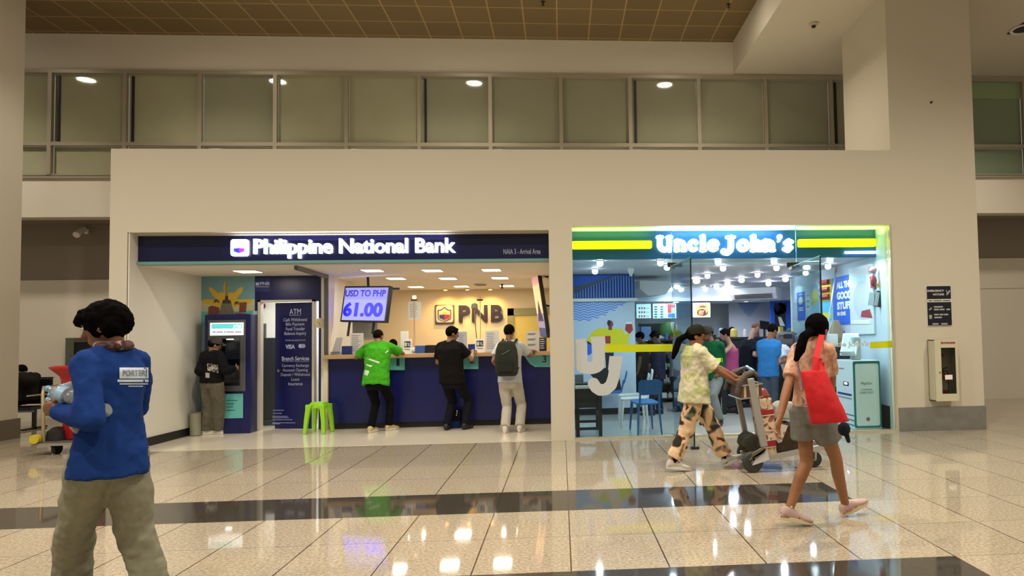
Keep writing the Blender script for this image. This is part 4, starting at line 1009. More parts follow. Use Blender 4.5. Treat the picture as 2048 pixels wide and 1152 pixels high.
# air conditioners
def aircon(c, w, d, h, label, rot=0.0):
    t = thing('air_conditioner', label, 'air conditioner', c)
    R = Matrix.Rotation(rot, 3, 'Z'); c = Vector(c)
    prof = [(-d / 2, 0), (d / 2, 0), (d / 2, -h * .55), (d * .25, -h), (-d * .32, -h * .9), (-d / 2, -h * .45)]
    MB().rings([[c + R @ Vector((x, y, z)) for y, z in prof] for x in (-w / 2, w / 2)]).build('casing', mat('aircon_white', '#d9dde2', .4), t, bevel=.012)
    g_ = MB()
    for k in range(3):
        f = .2 + .26 * k; y0 = -d / 2 + d * .18 * f; z0 = -h * (.45 + .45 * f)
        g_.obox(c + R @ Vector((0, y0 - .004, z0)), (w * .84, .012, .022), R)
    g_.build('louvres', M_BLACK, t)
    MB().obox(c + R @ Vector((w * .38, d * .1, -h * .05)), (w * .1, .05, .03), R).obox(c + R @ Vector((-w * .38, d * .1, -h * .02)), (w * .1, .05, .04), R).build('bracket', M_GREYM, t)
    return t
pa = atz(1312, 548, UCZ); aircon((1.72, 13.9, UCZ - .10), 1.0, .66, .30, 'white ceiling air conditioner above the mural wall end', math.radians(104))
aircon((4.33, 15.2, UCZ - .16), 1.0, .6, .28, 'white ceiling air conditioner by the blue wall at the back', math.radians(-30))
# spotlight cones, small
for px, py, lab in ((1262, 553, 'white spotlight under the shop ceiling at the mural wall end'), (1702, 527, 'white spotlight under the shop ceiling beside the white board')):
    p = at(px, py, 11.9); t = tag(MB().lathe((p.x, p.y, UCZ), [(.05, 0), (.06, -.03), (.02, -.14)], 14).build('spotlight', M_WHITE, None, origin=(p.x, p.y, UCZ)), lab, 'spotlight')
tag(MB().cyl((3.55, 16.4, UCZ), (3.55, 16.4, UCZ - .03), .09).build('ceiling_speaker', M_GREYM), 'flat grey disc on the shop ceiling between the bulbs', 'speaker')

# menu boards
MEY = 17.3
def board(x0, y0, x1, y1, label, bg, blocks, Y=MEY):
    a = at(x0, y1, Y); b = at(x1, y0, Y)
    t = thing('menu_board', label, 'menu board', ((a.x + b.x) / 2, Y, a.z), 'lit menu boards')
    mb = MB(); prect(mb, x0, y0, x1, y1, Y, .05); mb.build('case', M_WHITE, t)
    mb = MB(); prect(mb, x0 + .6, y0 + .6, x1 - .6, y1 - .6, Y - .05, .002); mb.build('panel', mat('menu_' + bg, bg, emit=.9, ecol=bg), t)
    for (bx0, by0, bx1, by1, c, rnd) in blocks:
        mb = MB()
        if rnd: pplate(mb, disc(((bx0 + bx1) / 2, (by0 + by1) / 2), (by1 - by0) / 2, 18, (bx1 - bx0) / 2), Y - .052, .002)
        else: prect(mb, bx0, by0, bx1, by1, Y - .052, .002)
        mb.build('picture', mat('menu_' + c, c, emit=.55, ecol=c), t)
    MB().bar(((a.x + b.x) / 2, Y - .02, b.z), ((a.x + b.x) / 2, Y - .02, 2.62), .02).build('hanger', M_GREYM, t)
bl_ = [(1277 + 5 * c, 614 + 8 * r, 1280.5 + 5 * c, 619 + 8 * r, '#a05a50', True) for r in range(3) for c in range(3)] + [(1292, 615 + 8 * r, 1299, 618 + 8 * r, '#b8b4d8', False) for r in range(3)]
board(1272, 608, 1302, 636.5, 'pale blue lit menu board with three rows of red items', '#a9d8ea', bl_)
bl_ = [(1308 + 12 * c, 612 + 5 * r, 1315 + 12 * c, 615.5 + 5 * r, '#456a7c', True) for r in range(5) for c in range(2)] + [(1335, 608, 1343, 626, '#c0403c', False), (1342, 609, 1350, 615, '#c0506a', False), (1336, 627, 1350, 635, '#3f7ad8', False)]
board(1305, 607.5, 1352, 636.5, 'long pale blue lit menu board with red and blue pictures', '#b5e2f2', bl_)
bl_ = [(1392, 609, 1419, 632, '#e8b45a', False), (1395, 611, 1414, 615.5, '#8a8a8a', True), (1394, 618, 1416, 632, '#4a3430', True), (1396, 620, 1408, 631, '#d89070', True), (1405, 619, 1414, 628, '#e8b8b8', True)]
board(1385, 606, 1420, 634.5, 'orange lit menu board showing a plate of food', '#a8d4ea', bl_)
# back wall wave art and grey panels
ws = MB()
for k in range(9):
    y = 604 + k * 3.4; hw = [21, 21, 19, 17, 14, 11.5, 9.5, 7, 4][k]; x = 1498 - hw; pts = []
    while x <= 1498 + hw: pts.append((x, y + .9 * math.sin(x / 6 * 2 * math.pi))); x += 1.5
    for (p, q) in zip(pts[:-1], pts[1:]): pplate(ws, [(p[0], p[1] - .7), (q[0], q[1] - .7), (q[0], q[1] + .7), (p[0], p[1] + .7)], 18.4, .004)
bw = thing('back_panel', 'pale panel with a heart shaped cluster of blue waves at the back of the shop', 'wall art', (3.9, 18.4, 0.004))
mb = MB(); q_ = at(1457, 600, 18.4); mb.box(q_.x, at(1541, 600, 18.4).x, 18.4, 18.44, .004, 2.29); mb.build('panel', mat('panel_lilac', '#b4b7c4', .5), bw)
ws.build('waves', mat('wave_blue2', '#3f7fc0', .5), bw)
bb = thing('figure_art', 'bright blue wall panel with a painted dark haired figure', 'wall art', (5.5, 17.6, .004))
mb = MB(); q_ = at(1540, 575, 17.6); mb.box(q_.x, min(5.93, at(1606, 575, 17.6).x), 17.6, 17.64, .004, 2.29); mb.build('panel', M_UBLUE, bb)
mb = MB(); pplate(mb, disc((1560, 618), 13, 20, 13), 17.6, .004); pplate(mb, [(1548, 606), (1573, 606), (1572, 628), (1549, 628)], 17.6, .004); mb.build('painted_hair', mat('mural_hair2', '#34303e', .5), bb)
mb = MB(); pplate(mb, [(1549, 628), (1571, 628), (1572, 660), (1550, 660)], 17.6, .004); mb.build('painted_shirt', mat('mural_dk', '#262430', .5), bb)
mb = MB(); pplate(mb, [(1556, 634), (1562, 634), (1570, 652), (1560, 652)], 17.595, .004); mb.build('painted_scarf', M_WHITE, bb)

# posters on the right shop wall, seen at a slant
def wx(px, py, X=4.868): return atx(px, py, X)
def wposter(name, label, pts, m, X=4.868, d=.006):
    P_ = [wx(x, y, X) for x, y in pts]
    ys = [p.y for p in P_]; zs = [p.z for p in P_]
    y0, y1, z0, z1 = min(ys), max(ys), min(zs), max(zs)
    t = thing(name, label, 'poster', (X, (y0 + y1) / 2, z0))
    MB().box(X - d, X, y0, y1, z0, z1).build('sheet', m, t)
    return t, (y0, y1, z0, z1)
def wrect(t, X, y0, y1, z0, z1, m, nm, d=.002):
    MB().box(X - d, X, y0, y1, z0, z1).build(nm, m, t)
def wtext(t, s, X, y1, y0, z0, h, m, nm, bold=.04):
    text(s, (X, y1, z0), (0, -1, 0), UZ, y1 - y0, h, m, nm, t, bold=bold)
M_PBLUE = mat('poster_blue', '#1c62d6', .5)
t, (y0, y1, z0, z1) = wposter('good_stuff_poster', 'tall bright blue poster reading ALL THE GOOD STUFF on the slanted right shop wall', [(1666, 556), (1666, 650)], M_PBLUE)
y1 = wx(1666, 600).y; y0 = y1 - .95
for ch in list(t.children): bpy.data.objects.remove(ch)
MB().box(4.862, 4.868, y0, y1, z0, z1).build('sheet', M_PBLUE, t)
ytx = wx(1675, 600).y
for s, za, hh, wd in (('ALL THE', 578, .115, .62), ('GOOD', 600, .135, .62), ('STUFF', 620, .135, .62), ('IN ONE', 632, .07, .36)):
    zz = wx(1675, za).z; wtext(t, s, 4.8605, ytx, ytx - wd, zz, hh, M_WHITE, 'lettering', .06)
t, (a0, a1, z0, z1) = wposter('sausage_poster', 'yellow poster with three red sausages over blue on the right shop wall', [(1640, 562), (1665, 640)], mat('poster_yellow', '#f0d21e', .5))
zm = z0 + (z1 - z0) * .47
wrect(t, 4.862, a0, a1, z0, zm, mat('poster_cyan', '#5cc4ea', .5), 'blue_half')
for f in (.93, .75, .57):
    zc = z0 + (z1 - z0) * f; MB().tube([(4.858, a0 + .08, zc), (4.858, a1 - .08, zc + .01)], .05, 8).build('red_sausage', mat('poster_red', '#9c2b30', .5), t)
wrect(t, 4.860, a0 + .05, a1 - .05, z0 + .03, z0 + .14, mat('poster_yellow', '#f0d21e'), 'yellow_label')
t, (a0, a1, z0, z1) = wposter('sun_poster', 'pale blue poster with a yellow sun on the right shop wall', [(1622, 570), (1638, 640)], mat('poster_skyblue', '#8ebfdc', .5))
MB().plate([Vector((4.861, (a0 + a1) / 2 + .16 * math.cos(k * .3), z1 - .25 + .16 * math.sin(k * .3))) for k in range(21)], (-1, 0, 0), .003).build('sun', mat('poster_sun', '#d9c640', .5), t)
t, (a0, a1, z0, z1) = wposter('promo_poster', 'small dark blue poster with white print on the right shop wall', [(1594, 586), (1611, 640)], M_PBLUE)
MB().plate([Vector((4.861, (a0 + a1) / 2 + .14 * math.cos(k * .3), z0 + (z1 - z0) * .7 + .08 * math.sin(k * .3))) for k in range(21)], (-1, 0, 0), .003).build('badge', mat('poster_cream', '#d8d8a8', .5), t)
for f in (.42, .34, .9): wrect(t, 4.8615, a0 + .1, a1 - .1, z0 + (z1 - z0) * f, z0 + (z1 - z0) * (f + .04), M_WHITE, 'print')
t, (a0, a1, z0, z1) = wposter('price_poster', 'narrow white poster beside the small dark blue one', [(1612, 586), (1621, 622)], M_PAPER)
for f in (.2, .5, .8): wrect(t, 4.8615, a0 + .05, a1 - .05, z0 + (z1 - z0) * f, z0 + (z1 - z0) * (f + .08), M_BLUEBOX, 'print')
# white board with painted picture near the glass
t = thing('picture_board', 'tall white board with a painted hand holding a phone beside the column', 'wall art', (4.86, 10.8, 1.4))
yb0, yb1 = 10.50, wx(1700, 600, 4.84).y
zb0, zb1 = 1.42, 2.52
MB().box(4.835, 4.866, yb0, yb1, zb0, zb1).build('board', mat('board_white', '#d4dde4', .35), t)
def bq(px, py): 
    p = atx(px, py, 4.834); return p
def bpoly(pts, m, nm, d=.006): MB().plate([bq(*p) for p in pts], (-1, 0, 0), d).build(nm, m, t)
M_BRED = mat('board_red', '#9b3540', .5); M_BPINK = mat('board_pink', '#c98d98', .5)
def clampx(pts): return [(min(max(x, 1702), 1749), y) for x, y in pts]
bpoly(disc((1727, 600), 40, 30, 20), mat('board_pale', '#c6cede', .5), 'painted_cloud', .003)
bpoly(clampx([(1737, 534), (1746, 533), (1749, 546), (1738, 548)]), M_BPINK, 'painted_finger')
bpoly(clampx([(1740, 553), (1749, 552), (1749, 577), (1742, 576)]), M_BRED, 'painted_hand')
bpoly(clampx([(1724, 622), (1740, 618), (1745, 636), (1722, 634)]), M_BRED, 'painted_shirt')
bpoly(clampx([(1740, 584), (1749, 586), (1749, 612), (1736, 610)]), mat('board_phone', '#8a959c', .4), 'painted_phone')
bpoly(clampx([(1703, 640), (1740, 640), (1740, 648), (1703, 648)]), M_WHITE, 'painted_caption')
bpoly(clampx([(1703, 556), (1730, 553), (1730, 562), (1703, 564)]), mat('board_sky', '#bfe4f0', .4), 'painted_window')
# phone mock-up and star stuck near the glass
p = at(1757, 598, GY + .35)
ph = thing('phone_cutout', 'dark framed phone shaped board beside the column edge', 'display', (p.x, GY + .35, p.z - .13))
Rm = Matrix.Rotation(math.radians(12), 3, 'Y')
MB().obox(p, (.10, .05, .24), Rm).build('frame', M_DKMET, ph)
MB().obox(p + Vector((-.035, -.026, 0)), (.05, .006, .21), Rm).build('face', mat('phone_face', '#b9c4c6', .4), ph)
p = at(1758, 570, GY + .35)
tag(MB().plate([p + Vector(((.055 if k % 2 == 0 else .025) * math.cos(k * math.pi / 5 + .3), 0, (.055 if k % 2 == 0 else .025) * math.sin(k * math.pi / 5 + .3))) for k in range(10)], (0, -1, 0), .02).build('yellow_star', mat('star_yellow', '#d6b92c', .5)), 'small yellow star above the phone shaped board', 'decoration')
p = at(1747, 562, GY + .35)
tag(MB().ell(p, .05, .03, .09).build('red_ornament', M_BRED, smooth=True), 'dark red rounded ornament beside the yellow star', 'decoration')
p = at(1746, 540, GY + .35)
tag(MB().ell(p, .06, .03, .05).build('pink_ornament', M_BPINK, smooth=True), 'pink rounded ornament at the top near the column', 'decoration')

# broom handle leaning near the posters
a = atz(1642, 700, .9); a = at(1651, 680, 11.6); b = at(1689, 545, 11.9)
t = thing('leaning_pole', 'thin pale pole leaning in front of the blue poster', 'pole', (a.x, a.y, a.z))
b.x = min(b.x, 4.82); a.x = min(a.x, 4.7)
MB().tube([a + (a - b) * max(0, (a.z - 1.23) / (b.z - a.z)), b], .012, 8).build('shaft', mat('pole_grey', '#a9b7c4', .3, .4), t)
MB().tube([b, b + (b - a) * .12], [.018, .014], 8).build('tip', mat('pole_tip', '#b98a62', .6), t)

# ---- furniture
M_CHB = mat('chair_blue', '#1f63a8', .4); M_CHW = mat('chair_white', '#c9ccd0', .4)
def chair(ra, rb, fa, fb, zs, zb, m, label, grp=None):
    """ra, rb: rear leg floor points; fa, fb: front leg floor points"""
    c = (ra + rb + fa + fb) / 4
    t = thing('cafe_chair', label, 'chair', (c.x, c.y, .004), grp)
    for p in (ra, rb): 
        q = p.lerp(c, .16); MB().tube([p, Vector((q.x, q.y, zs - .01))], [.012, .02], 8).build('leg', m, t, smooth=True)
    for p in (fa, fb):
        q = p.lerp(c, .16); MB().tube([p, Vector((q.x, q.y, zs - .02))], [.012, .024], 8).build('leg', m, t, smooth=True)
    u = (rb - ra); w = u.length / 2 * 1.0; u.normalize(); v = ((fa + fb) / 2 - (ra + rb) / 2); d = v.length / 2; v.normalize()
    rr = rrect(-w, -d, w, d, .07, 5)
    MB().rings([[c + u * (x * k) + v * (y * k) + UZ * (z + .012 * (y / d) ** 2) for x, y in rr] for k, z in ((.94, zs - .03), (1, zs - .012), (.98, zs), (.8, zs - .006))]).build('seat', m, t, smooth=True, angle=50)
    bk = []
    rr2 = rrect(-w * .98, 0, w * .98, (zb - zs) * .62, .06, 5); r0 = (ra + rb) / 2
    z0 = zs + (zb - zs) * .38
    for o in (0.0, .018):
        bk.append([Vector((r0.x, r0.y, 0)) + u * x - v * (.01 + .10 * (z + .1) / (zb - zs) - .03 * (1 - (x / w) ** 2) - o + .03) + UZ * (z0 + z) for x, z in rr2])
    MB().rings(bk).build('backrest', m, t, smooth=True, angle=50)
    for s_ in (-1, 1):
        b0 = r0 + u * (w * .8 * s_) - v * .0; MB().tube([Vector((b0.x, b0.y, zs - .01)), Vector((b0.x, b0.y, z0 + .05)) - v * .05], .014, 8).build('post', m, t)
    return t
Z = .004
ra, rb, fb, fa = atz(1276, 872, Z), atz(1324, 870, Z), atz(1305, 858, Z), atz(1260, 860, Z)
chair(ra, rb, fa, fb, .46, at(1297, 759, ra.y).z, M_CHB, 'bright blue plastic chair nearest the shop glass')
rw, fw = atz(1297, 852, Z), atz(1243, 857, Z); rw2, fw2 = rw + Vector((.03, .40, 0)), fw + Vector((.02, .40, 0))
chair(rw, rw2, fw, fw2, .45, at(1290, 740, rw.y).z, M_CHW, 'white plastic chair facing the table behind the bright blue chair')
d_ = Vector((.02, .66, 0)); chair(rw + d_, rw2 + d_, fw + d_, fw2 + d_, .45, .80, M_CHW, 'second white plastic chair, further in behind the first white one')
r1, r2 = atz(1211, 834, Z), atz(1216, 828, Z); f1, f2 = atz(1252, 832, Z), atz(1256, 826, Z)
r1 = Vector((1.06, 12.5, Z)); r2 = r1 + Vector((.03, .40, 0)); f1 = r1 - Vector((.42, 0, 0)); f2 = r2 - Vector((.42, 0, 0))
chair(r1, r2, f1, f2, .45, .82, M_CHB, 'blue plastic chair seen edge-on by the mural wall')
# table
ty = 10.14; tz = at(1176, 772, ty).z
tb = thing('high_table', 'white topped table with dark frame behind the grey letters', 'table', (.5, ty + .45, Z))
tx1 = at(1205, 780, ty).x
MB().box(.19, tx1, ty, ty + .95, tz - .04, tz).build('tabletop', mat('table_white', '#cfd4d6', .35), tb, bevel=.006)
M_TLEG = mat('table_dark', '#1b1a1c', .5)
for x in (.20, tx1 - .06):
    for y in (ty + .01, ty + .88):
        MB().box(x, x + .05, y, y + .05, Z, tz - .04).build('leg', M_TLEG, tb)
MB().box(.25, tx1 - .06, ty + .02, ty + .05, .10, .14).box(tx1 - .05, tx1 - .02, ty + .06, ty + .88, .26, .30).box(.25, tx1 - .06, ty + .89, ty + .92, .10, .14).build('stretcher', M_TLEG, tb)
MB().box(.25, tx1 - .06, ty + .05, ty + .9, tz - .32, tz - .04).build('apron', M_TLEG, tb)
a = at(1149, 760, ty + .2); 
tag(MB().box(.20, at(1181, 760, ty + .2).x, ty + .15, ty + .5, tz, tz + .03).build('serving_tray', M_DKMET, bevel=.006), 'dark flat tray on the white topped table', 'tray')
tag(MB().box(.20, .33, ty + .55, ty + .7, tz, tz + .14).build('napkin_box', M_GREYM, bevel=.006), 'grey napkin box on the white topped table', 'box')

# shelves with goods
PRODC = [mat('goods_' + c, c, .5) for c in ('#b9bec4', '#a33b38', '#d8c25a', '#5c8a4a', '#3d5f9c', '#d7d3cc', '#7c4a3a', '#c97a3c', '#8fa6b8', '#e4e2dc')]
SH = mat('shelf_black2', '#17181a', .5)
def gondola(x0, x1, Y, d, zs, label, glabel, group, seed, top=None, h=.16):
    t = thing('display_shelf', label, 'shelf', ((x0 + x1) / 2, Y + d / 2, Z))
    ztop = top or zs[-1] + .3
    MB().box(x0, x1, Y + d - .02, Y + d, Z, ztop).build('back_panel', SH, t)
    MB().box(x0 - .02, x0, Y, Y + d, Z, ztop).build('side_panel', SH, t); MB().box(x1, x1 + .02, Y, Y + d, Z, ztop).build('side_panel', SH, t)
    for z in zs:
        s = MB().box(x0, x1, Y, Y + d - .02, z - .025, z).build('shelf', SH, t)
        r = random.Random(seed + int(z * 100)); tg = MB(); x = x0 + .08
        while x < x1 - .1:
            tg.box(x, x + .06, Y - .004, Y, z - .024, z - .002); x += r.uniform(.2, .45)
        tg.build('price_tags', M_PAPER, s)
    r = random.Random(seed)
    for z in zs:
        x = x0 + .02
        while x < x1 - .12:
            w = r.uniform(.07, .14); hh = h * r.uniform(.6, 1.15); m = r.choice(PRODC); k = r.random(); y = Y + .03 + r.uniform(0, .05)
            mb = MB(); cx = x + w / 2
            if k < .4: mb.box(x, x + w - .015, y, y + w, z, z + hh); nm = 'grocery_box'
            elif k < .75: mb.lathe((cx, y + w / 2, z), [(w * .4, 0), (w * .42, .01), (w * .42, hh * .6), (w * .16, hh * .8), (w * .16, hh)], 10); nm = 'drink_bottle'
            else: mb.rings([[Vector((cx + sx * w * .45 * a, y + w / 2 + sy * .03 * b, z + q)) for sx, sy in ((-1, -1), (1, -1), (1, 1), (-1, 1))] for a, b, q in ((1, .4, 0), (1.02, 1.2, hh * .3), (1, 1.2, hh * .7), (.95, .2, hh))]); nm = 'snack_packet'
            o = mb.build(nm, m, bevel=.003 if k < .4 else 0)
            tag(o, glabel, 'grocery', group)
            x += w
    return t
sy = 15.0
sx0 = at(1284, 760, sy).x; sx1 = at(1352, 760, sy).x
gondola(sx0, sx1, sy, .4, [.10, .42, .74, 1.06, 1.36], 'tall black shelf of groceries behind the man in navy', 'small packet or bottle on the tall black shelf behind the man in navy', 'groceries on the tall black shelf', 3, top=1.72)
sx2 = at(1358, 760, sy).x; sx3 = at(1445, 760, sy).x
gondola(sx2 + .1, sx3, sy + .6, .4, [.10, .45, .80, 1.12], 'lower black shelf of groceries beyond the green shirted man', 'small packet or bottle on the lower black shelf past the glass door', 'groceries on the lower black shelf', 8, top=1.45)
# green round pack seen above the shelf
p = at(1333, 659, sy + .1)
tag(MB().ell(p + Vector((0, 0, .0)), .16, .06, .17).build('snack_pack', mat('goods_leaf', '#3f7a3c', .5), smooth=True), 'round green pack on top of the tall black shelf', 'grocery')
p = at(1345, 655, sy + .1); tag(MB().ell(p, .10, .05, .12).build('snack_pack', mat('goods_cream', '#d8d0b0', .5), smooth=True), 'cream pack beside the round green pack', 'grocery')
p = at(1290, 658, sy + .1); tag(MB().box(p.x - .16, p.x + .12, sy + .02, sy + .2, 1.36, p.z + .05).build('snack_carton', mat('goods_blue', '#6f93c8', .5)), 'pale blue carton on the tall shelf above the young man in black', 'grocery')
# service counter at the back
SYB = 15.9
scx0, scx1 = at(1437, 760, SYB).x, 5.9
sc = thing('service_counter', 'dark service counter across the back of the shop', 'counter', (4, SYB + .3, Z))
zc = at(1480, 674, SYB).z
MB().box(scx0, scx1, SYB, SYB + .6, .1, zc - .05).build('front', mat('counter_black', '#1d1e20', .4), sc)
MB().box(scx0 - .03, scx1, SYB - .05, SYB + .65, zc - .05, zc).build('worktop', mat('counter_top', '#2b2c30', .3), sc)
MB().box(scx0 + .05, scx1, SYB + .05, SYB + .55, Z, .1).build('plinth', M_BLACK, sc)
r = random.Random(5); x = scx0 + .05; k = 0
while x < scx1 - .35:
    w = r.uniform(.08, .2); hh = r.uniform(.1, .26); m = r.choice(PRODC)
    o = MB().lathe((x + w / 2, SYB + .15, zc), [(w * .4, 0), (w * .45, .02), (w * .4, hh * .8), (w * .2, hh)], 12).build('counter_jar', m) if r.random() < .5 else MB().box(x, x + w, SYB + .08, SYB + .22, zc, zc + hh).build('counter_box', m, bevel=.005)
    tag(o, 'small item standing on the dark service counter at the back', 'grocery', 'items on the service counter'); x += w + r.uniform(.05, .2)
# leg of a dark stand by the pink vest
q0 = atz(1450, 829, Z); zq = at(1450, 690, q0.y).z
st_ = thing('promo_stand', 'dark open stand with square legs beside the man in the pink vest', 'stand', (q0.x + .3, q0.y + .2, Z))
for dx in (-.04, .22):
    for dy in (0, .42): MB().box(q0.x + dx, q0.x + dx + .07, q0.y + dy, q0.y + dy + .06, Z, .72).build('leg', M_BLACK, st_)
MB().box(q0.x - .06, q0.x + .30, q0.y - .02, q0.y + .5, .72, .76).build('top', M_BLACK, st_)
# black display along the right wall
ry0, ry1 = 11.5, 12.6; rx = 4.22
rd = thing('drinks_counter', 'black counter along the right shop wall behind the woman in peach', 'counter', (rx + .3, 12.5, Z))
MB().box(rx, 4.86, ry0, ry1, .1, 1.18).build('body', mat('counter_black', '#1d1e20'), rd)
MB().box(rx - .03, 4.86, ry0 - .03, ry1 + .03, 1.18, 1.22).build('worktop', mat('counter_top', '#2b2c30'), rd)
MB().box(rx + .04, 4.86, ry0 + .04, ry1 - .04, Z, .1).build('plinth', M_BLACK, rd)
for k, (zz, cc) in enumerate(((.95, '#8d9298'), (.62, '#c9c9c6'), (.40, '#8d9298'))):
    MB().box(rx + .05, rx + .55, ry0 - .012, ry0, zz - .07, zz + .03).build('panel_print', mat('print_' + cc, cc, .5), rd)
def onbox(px, py0, w, d, Y, z0, m, name, label, cat='grocery'):
    p = at(px, py0, Y); return tag(MB().box(p.x - w / 2, p.x + w / 2, Y, Y + d, z0, p.z).build(name, m, bevel=.01), label, cat)
p = at(1672, 640, 11.75)
tag(MB().rings([[Vector((p.x + sx * a, 11.75 + sy * .06 * b, q)) for sx, sy in ((-1, -1), (1, -1), (1, 1), (-1, 1))] for a, b, q in ((.09, 1, 1.22), (.12, 1.2, 1.36), (.10, 1, 1.5), (.04, .5, p.z))]).build('paper_bag', mat('bag_brown', '#a08a70', .8), bevel=.01), 'crumpled brown paper bag on the black counter', 'bag')
onbox(1668, 668, .14, .12, 11.6, 1.22, M_WHITE, 'takeaway_box', 'white box in front of the brown paper bag', 'box')
onbox(1686, 662, .10, .12, 11.7, 1.22, M_PBLUE, 'blue_carton', 'blue carton beside the brown paper bag', 'box')
# coffee machine
p0 = at(1557, 690, 14.0); p1 = at(1593, 663, 14.0)
t = thing('coffee_machine', 'grey brown rounded drinks machine behind the man in blue', 'machine', ((p0.x + p1.x) / 2, 14.0, .004))
MB().rings([[Vector(((p0.x + p1.x) / 2 + x * k * .85, 14.15 + y * k, z)) for x, y in rrect(-.2, -.15, .2, .15, .06)] for k, z in ((.9, 1.22), (1, 1.28), (1, p1.z - .04), (.9, p1.z))]).build('body', mat('machine_taupe', '#6d6460', .35), t, smooth=True, angle=50)
p1.x = min(p1.x, 4.84)
MB().box(p0.x, p1.x, 13.97, 14.03, p1.z - .07, p1.z - .03).build('band', M_GREYM, t)
MB().box((p0.x + p1.x) / 2 - .08, (p0.x + p1.x) / 2 + .08, 13.96, 14.01, 1.36, 1.44).build('spout', M_BLACK, t)
MB().box(p0.x - .1, min(p1.x + .1, 4.85), 13.95, 14.4, Z, 1.22).build('cabinet', mat('counter_black', '#1d1e20'), t)
# till screen
p = at(1536, 650, 15.7); t = thing('till_screen', 'black tilted till screen on the service counter', 'screen', (p.x, 15.9, zc))
MB().obox((p.x, 15.98, p.z), (.24, .03, .2), Euler((-.3, .15, .1)).to_matrix()).build('panel', M_BLACK, t, bevel=.008)
MB().cyl((p.x, 16.0, zc), (p.x, 16.0, p.z), .025).build('stand', M_BLACK, t)

# payment kiosk
kA = atz(1709, 859, Z); kB = atz(1764, 857.5, Z); kC = atz(1681, 848, Z)
kd = max(.3, kC.y - kA.y); kY = kA.y; zK = at(1735, 721, kY).z
kk = thing('payment_kiosk', 'white payment kiosk cabinet with green edging behind the glass', 'kiosk', ((kA.x + kB.x) / 2, kY + kd / 2, Z))
MB().box(kA.x, kB.x, kY, kY + kd, Z, zK).build('cabinet', mat('kiosk_white', '#dde2e8', .35), kk, bevel=.008)
kw = kB.x - kA.x
M_KG = mat('kiosk_green', '#2f7d74', .4)
MB().plate([Vector((kA.x + x, kY, Z + z)) for x, z in rrect(.004, .02, kw - .004, zK - .012, .03)], (0, -1, 0), .004).build('green_border', M_KG, kk)
MB().plate([Vector((kA.x + x, kY - .004, Z + z)) for x, z in rrect(.035, .05, kw - .03, zK - .05, .03)], (0, -1, 0), .003).build('front_poster', mat('kiosk_poster', '#eef0ee', .4), kk)
M_KP = mat('kiosk_print', '#8a9096', .5)
def kt(s, u0, v0, u1, v1, m=M_KP, b=.01): text(s, (kA.x + u0 * kw, kY - .007, zK * v0), UX, UZ, (u1 - u0) * kw, (v1 - v0) * zK, m, 'lettering', kk, bold=b)
kt('PayGo', .28, .64, .68, .69); kt('A CASH IN', .28, .565, .66, .59); kt('CASH OUT', .22, .52, .72, .55)
MB().plate([(kA.x + .5 * kw + .03 * math.cos(k * .4), kY - .007, zK * .15 + .03 * math.sin(k * .4)) for k in range(16)], (0, -1, 0), .002).build('round_mark', mat('kiosk_red', '#a86a78', .5), kk)
X_ = kA.x
def kbar(y0f, y1f, z0f, z1f, m, nm): MB().box(X_ - .003, X_, kY + kd * (1 - y1f), kY + kd * (1 - y0f), zK * z0f, zK * z1f).build(nm, m, kk)
kbar(.1, .9, .48, .51, M_BLUEBOX, 'side_print'); kbar(.1, .9, .43, .45, M_KP, 'side_print'); kbar(.2, .5, .86, .88, M_KP, 'side_print')
kbar(0, 1, .19, .21, M_KG, 'green_line'); kbar(0, 1, .12, .14, M_KG, 'green_line'); kbar(0, 1, .05, .07, M_KG, 'green_line')
kbar(.45, .75, .62, .68, M_BLACK, 'coin_slot'); MB().box(X_ - .006, X_ - .003, kY + kd * .32, kY + kd * .48, zK * .64, zK * .67).build('slot_light', mat('slot_glow', '#f0c8ff', emit=4), kk)
# tablet terminal on the kiosk
tc = at(1703, 690, kY + kd * .5)
tt = thing('touch_terminal', 'white tilted touch terminal standing on the payment kiosk', 'terminal', (tc.x, kY + kd * .5, zK))
R = Euler((math.radians(-32), 0, math.radians(-38)), 'XYZ').to_matrix()
tc = Vector((tc.x - .03, kY + kd * .5, tc.z + .01))
MB().obox(tc, (.25, .03, .40), R).build('tablet', mat('terminal_white', '#d6dade', .35), tt, bevel=.012)
MB().obox(tc + R @ Vector((0, -.016, .02)), (.19, .004, .27), R).build('screen', mat('terminal_screen', '#aab6c6', .2, emit=.25, ecol='#c0cce0'), tt)
MB().obox(tc + R @ Vector((0, -.02, -.13)), (.13, .006, .008), R).build('slot', M_DKMET, tt)
MB().obox(tc + R @ Vector((0, -.04, -.17)), (.21, .1, .03), R).build('lip', mat('terminal_white', '#d6dade'), tt, bevel=.008)
MB().box(tc.x + .03, tc.x + .16, kY + kd * .5 - .06, kY + kd * .5 + .08, zK, tc.z + .12).build('stand', mat('terminal_grey', '#b4b8b8', .4), tt, bevel=.02)
struct('baseboard_shop', MB().box(4.855, 4.87, 10.13, 12.0, .004, .345), mat('skirting_dark', '#2b2a28', .3, .4))

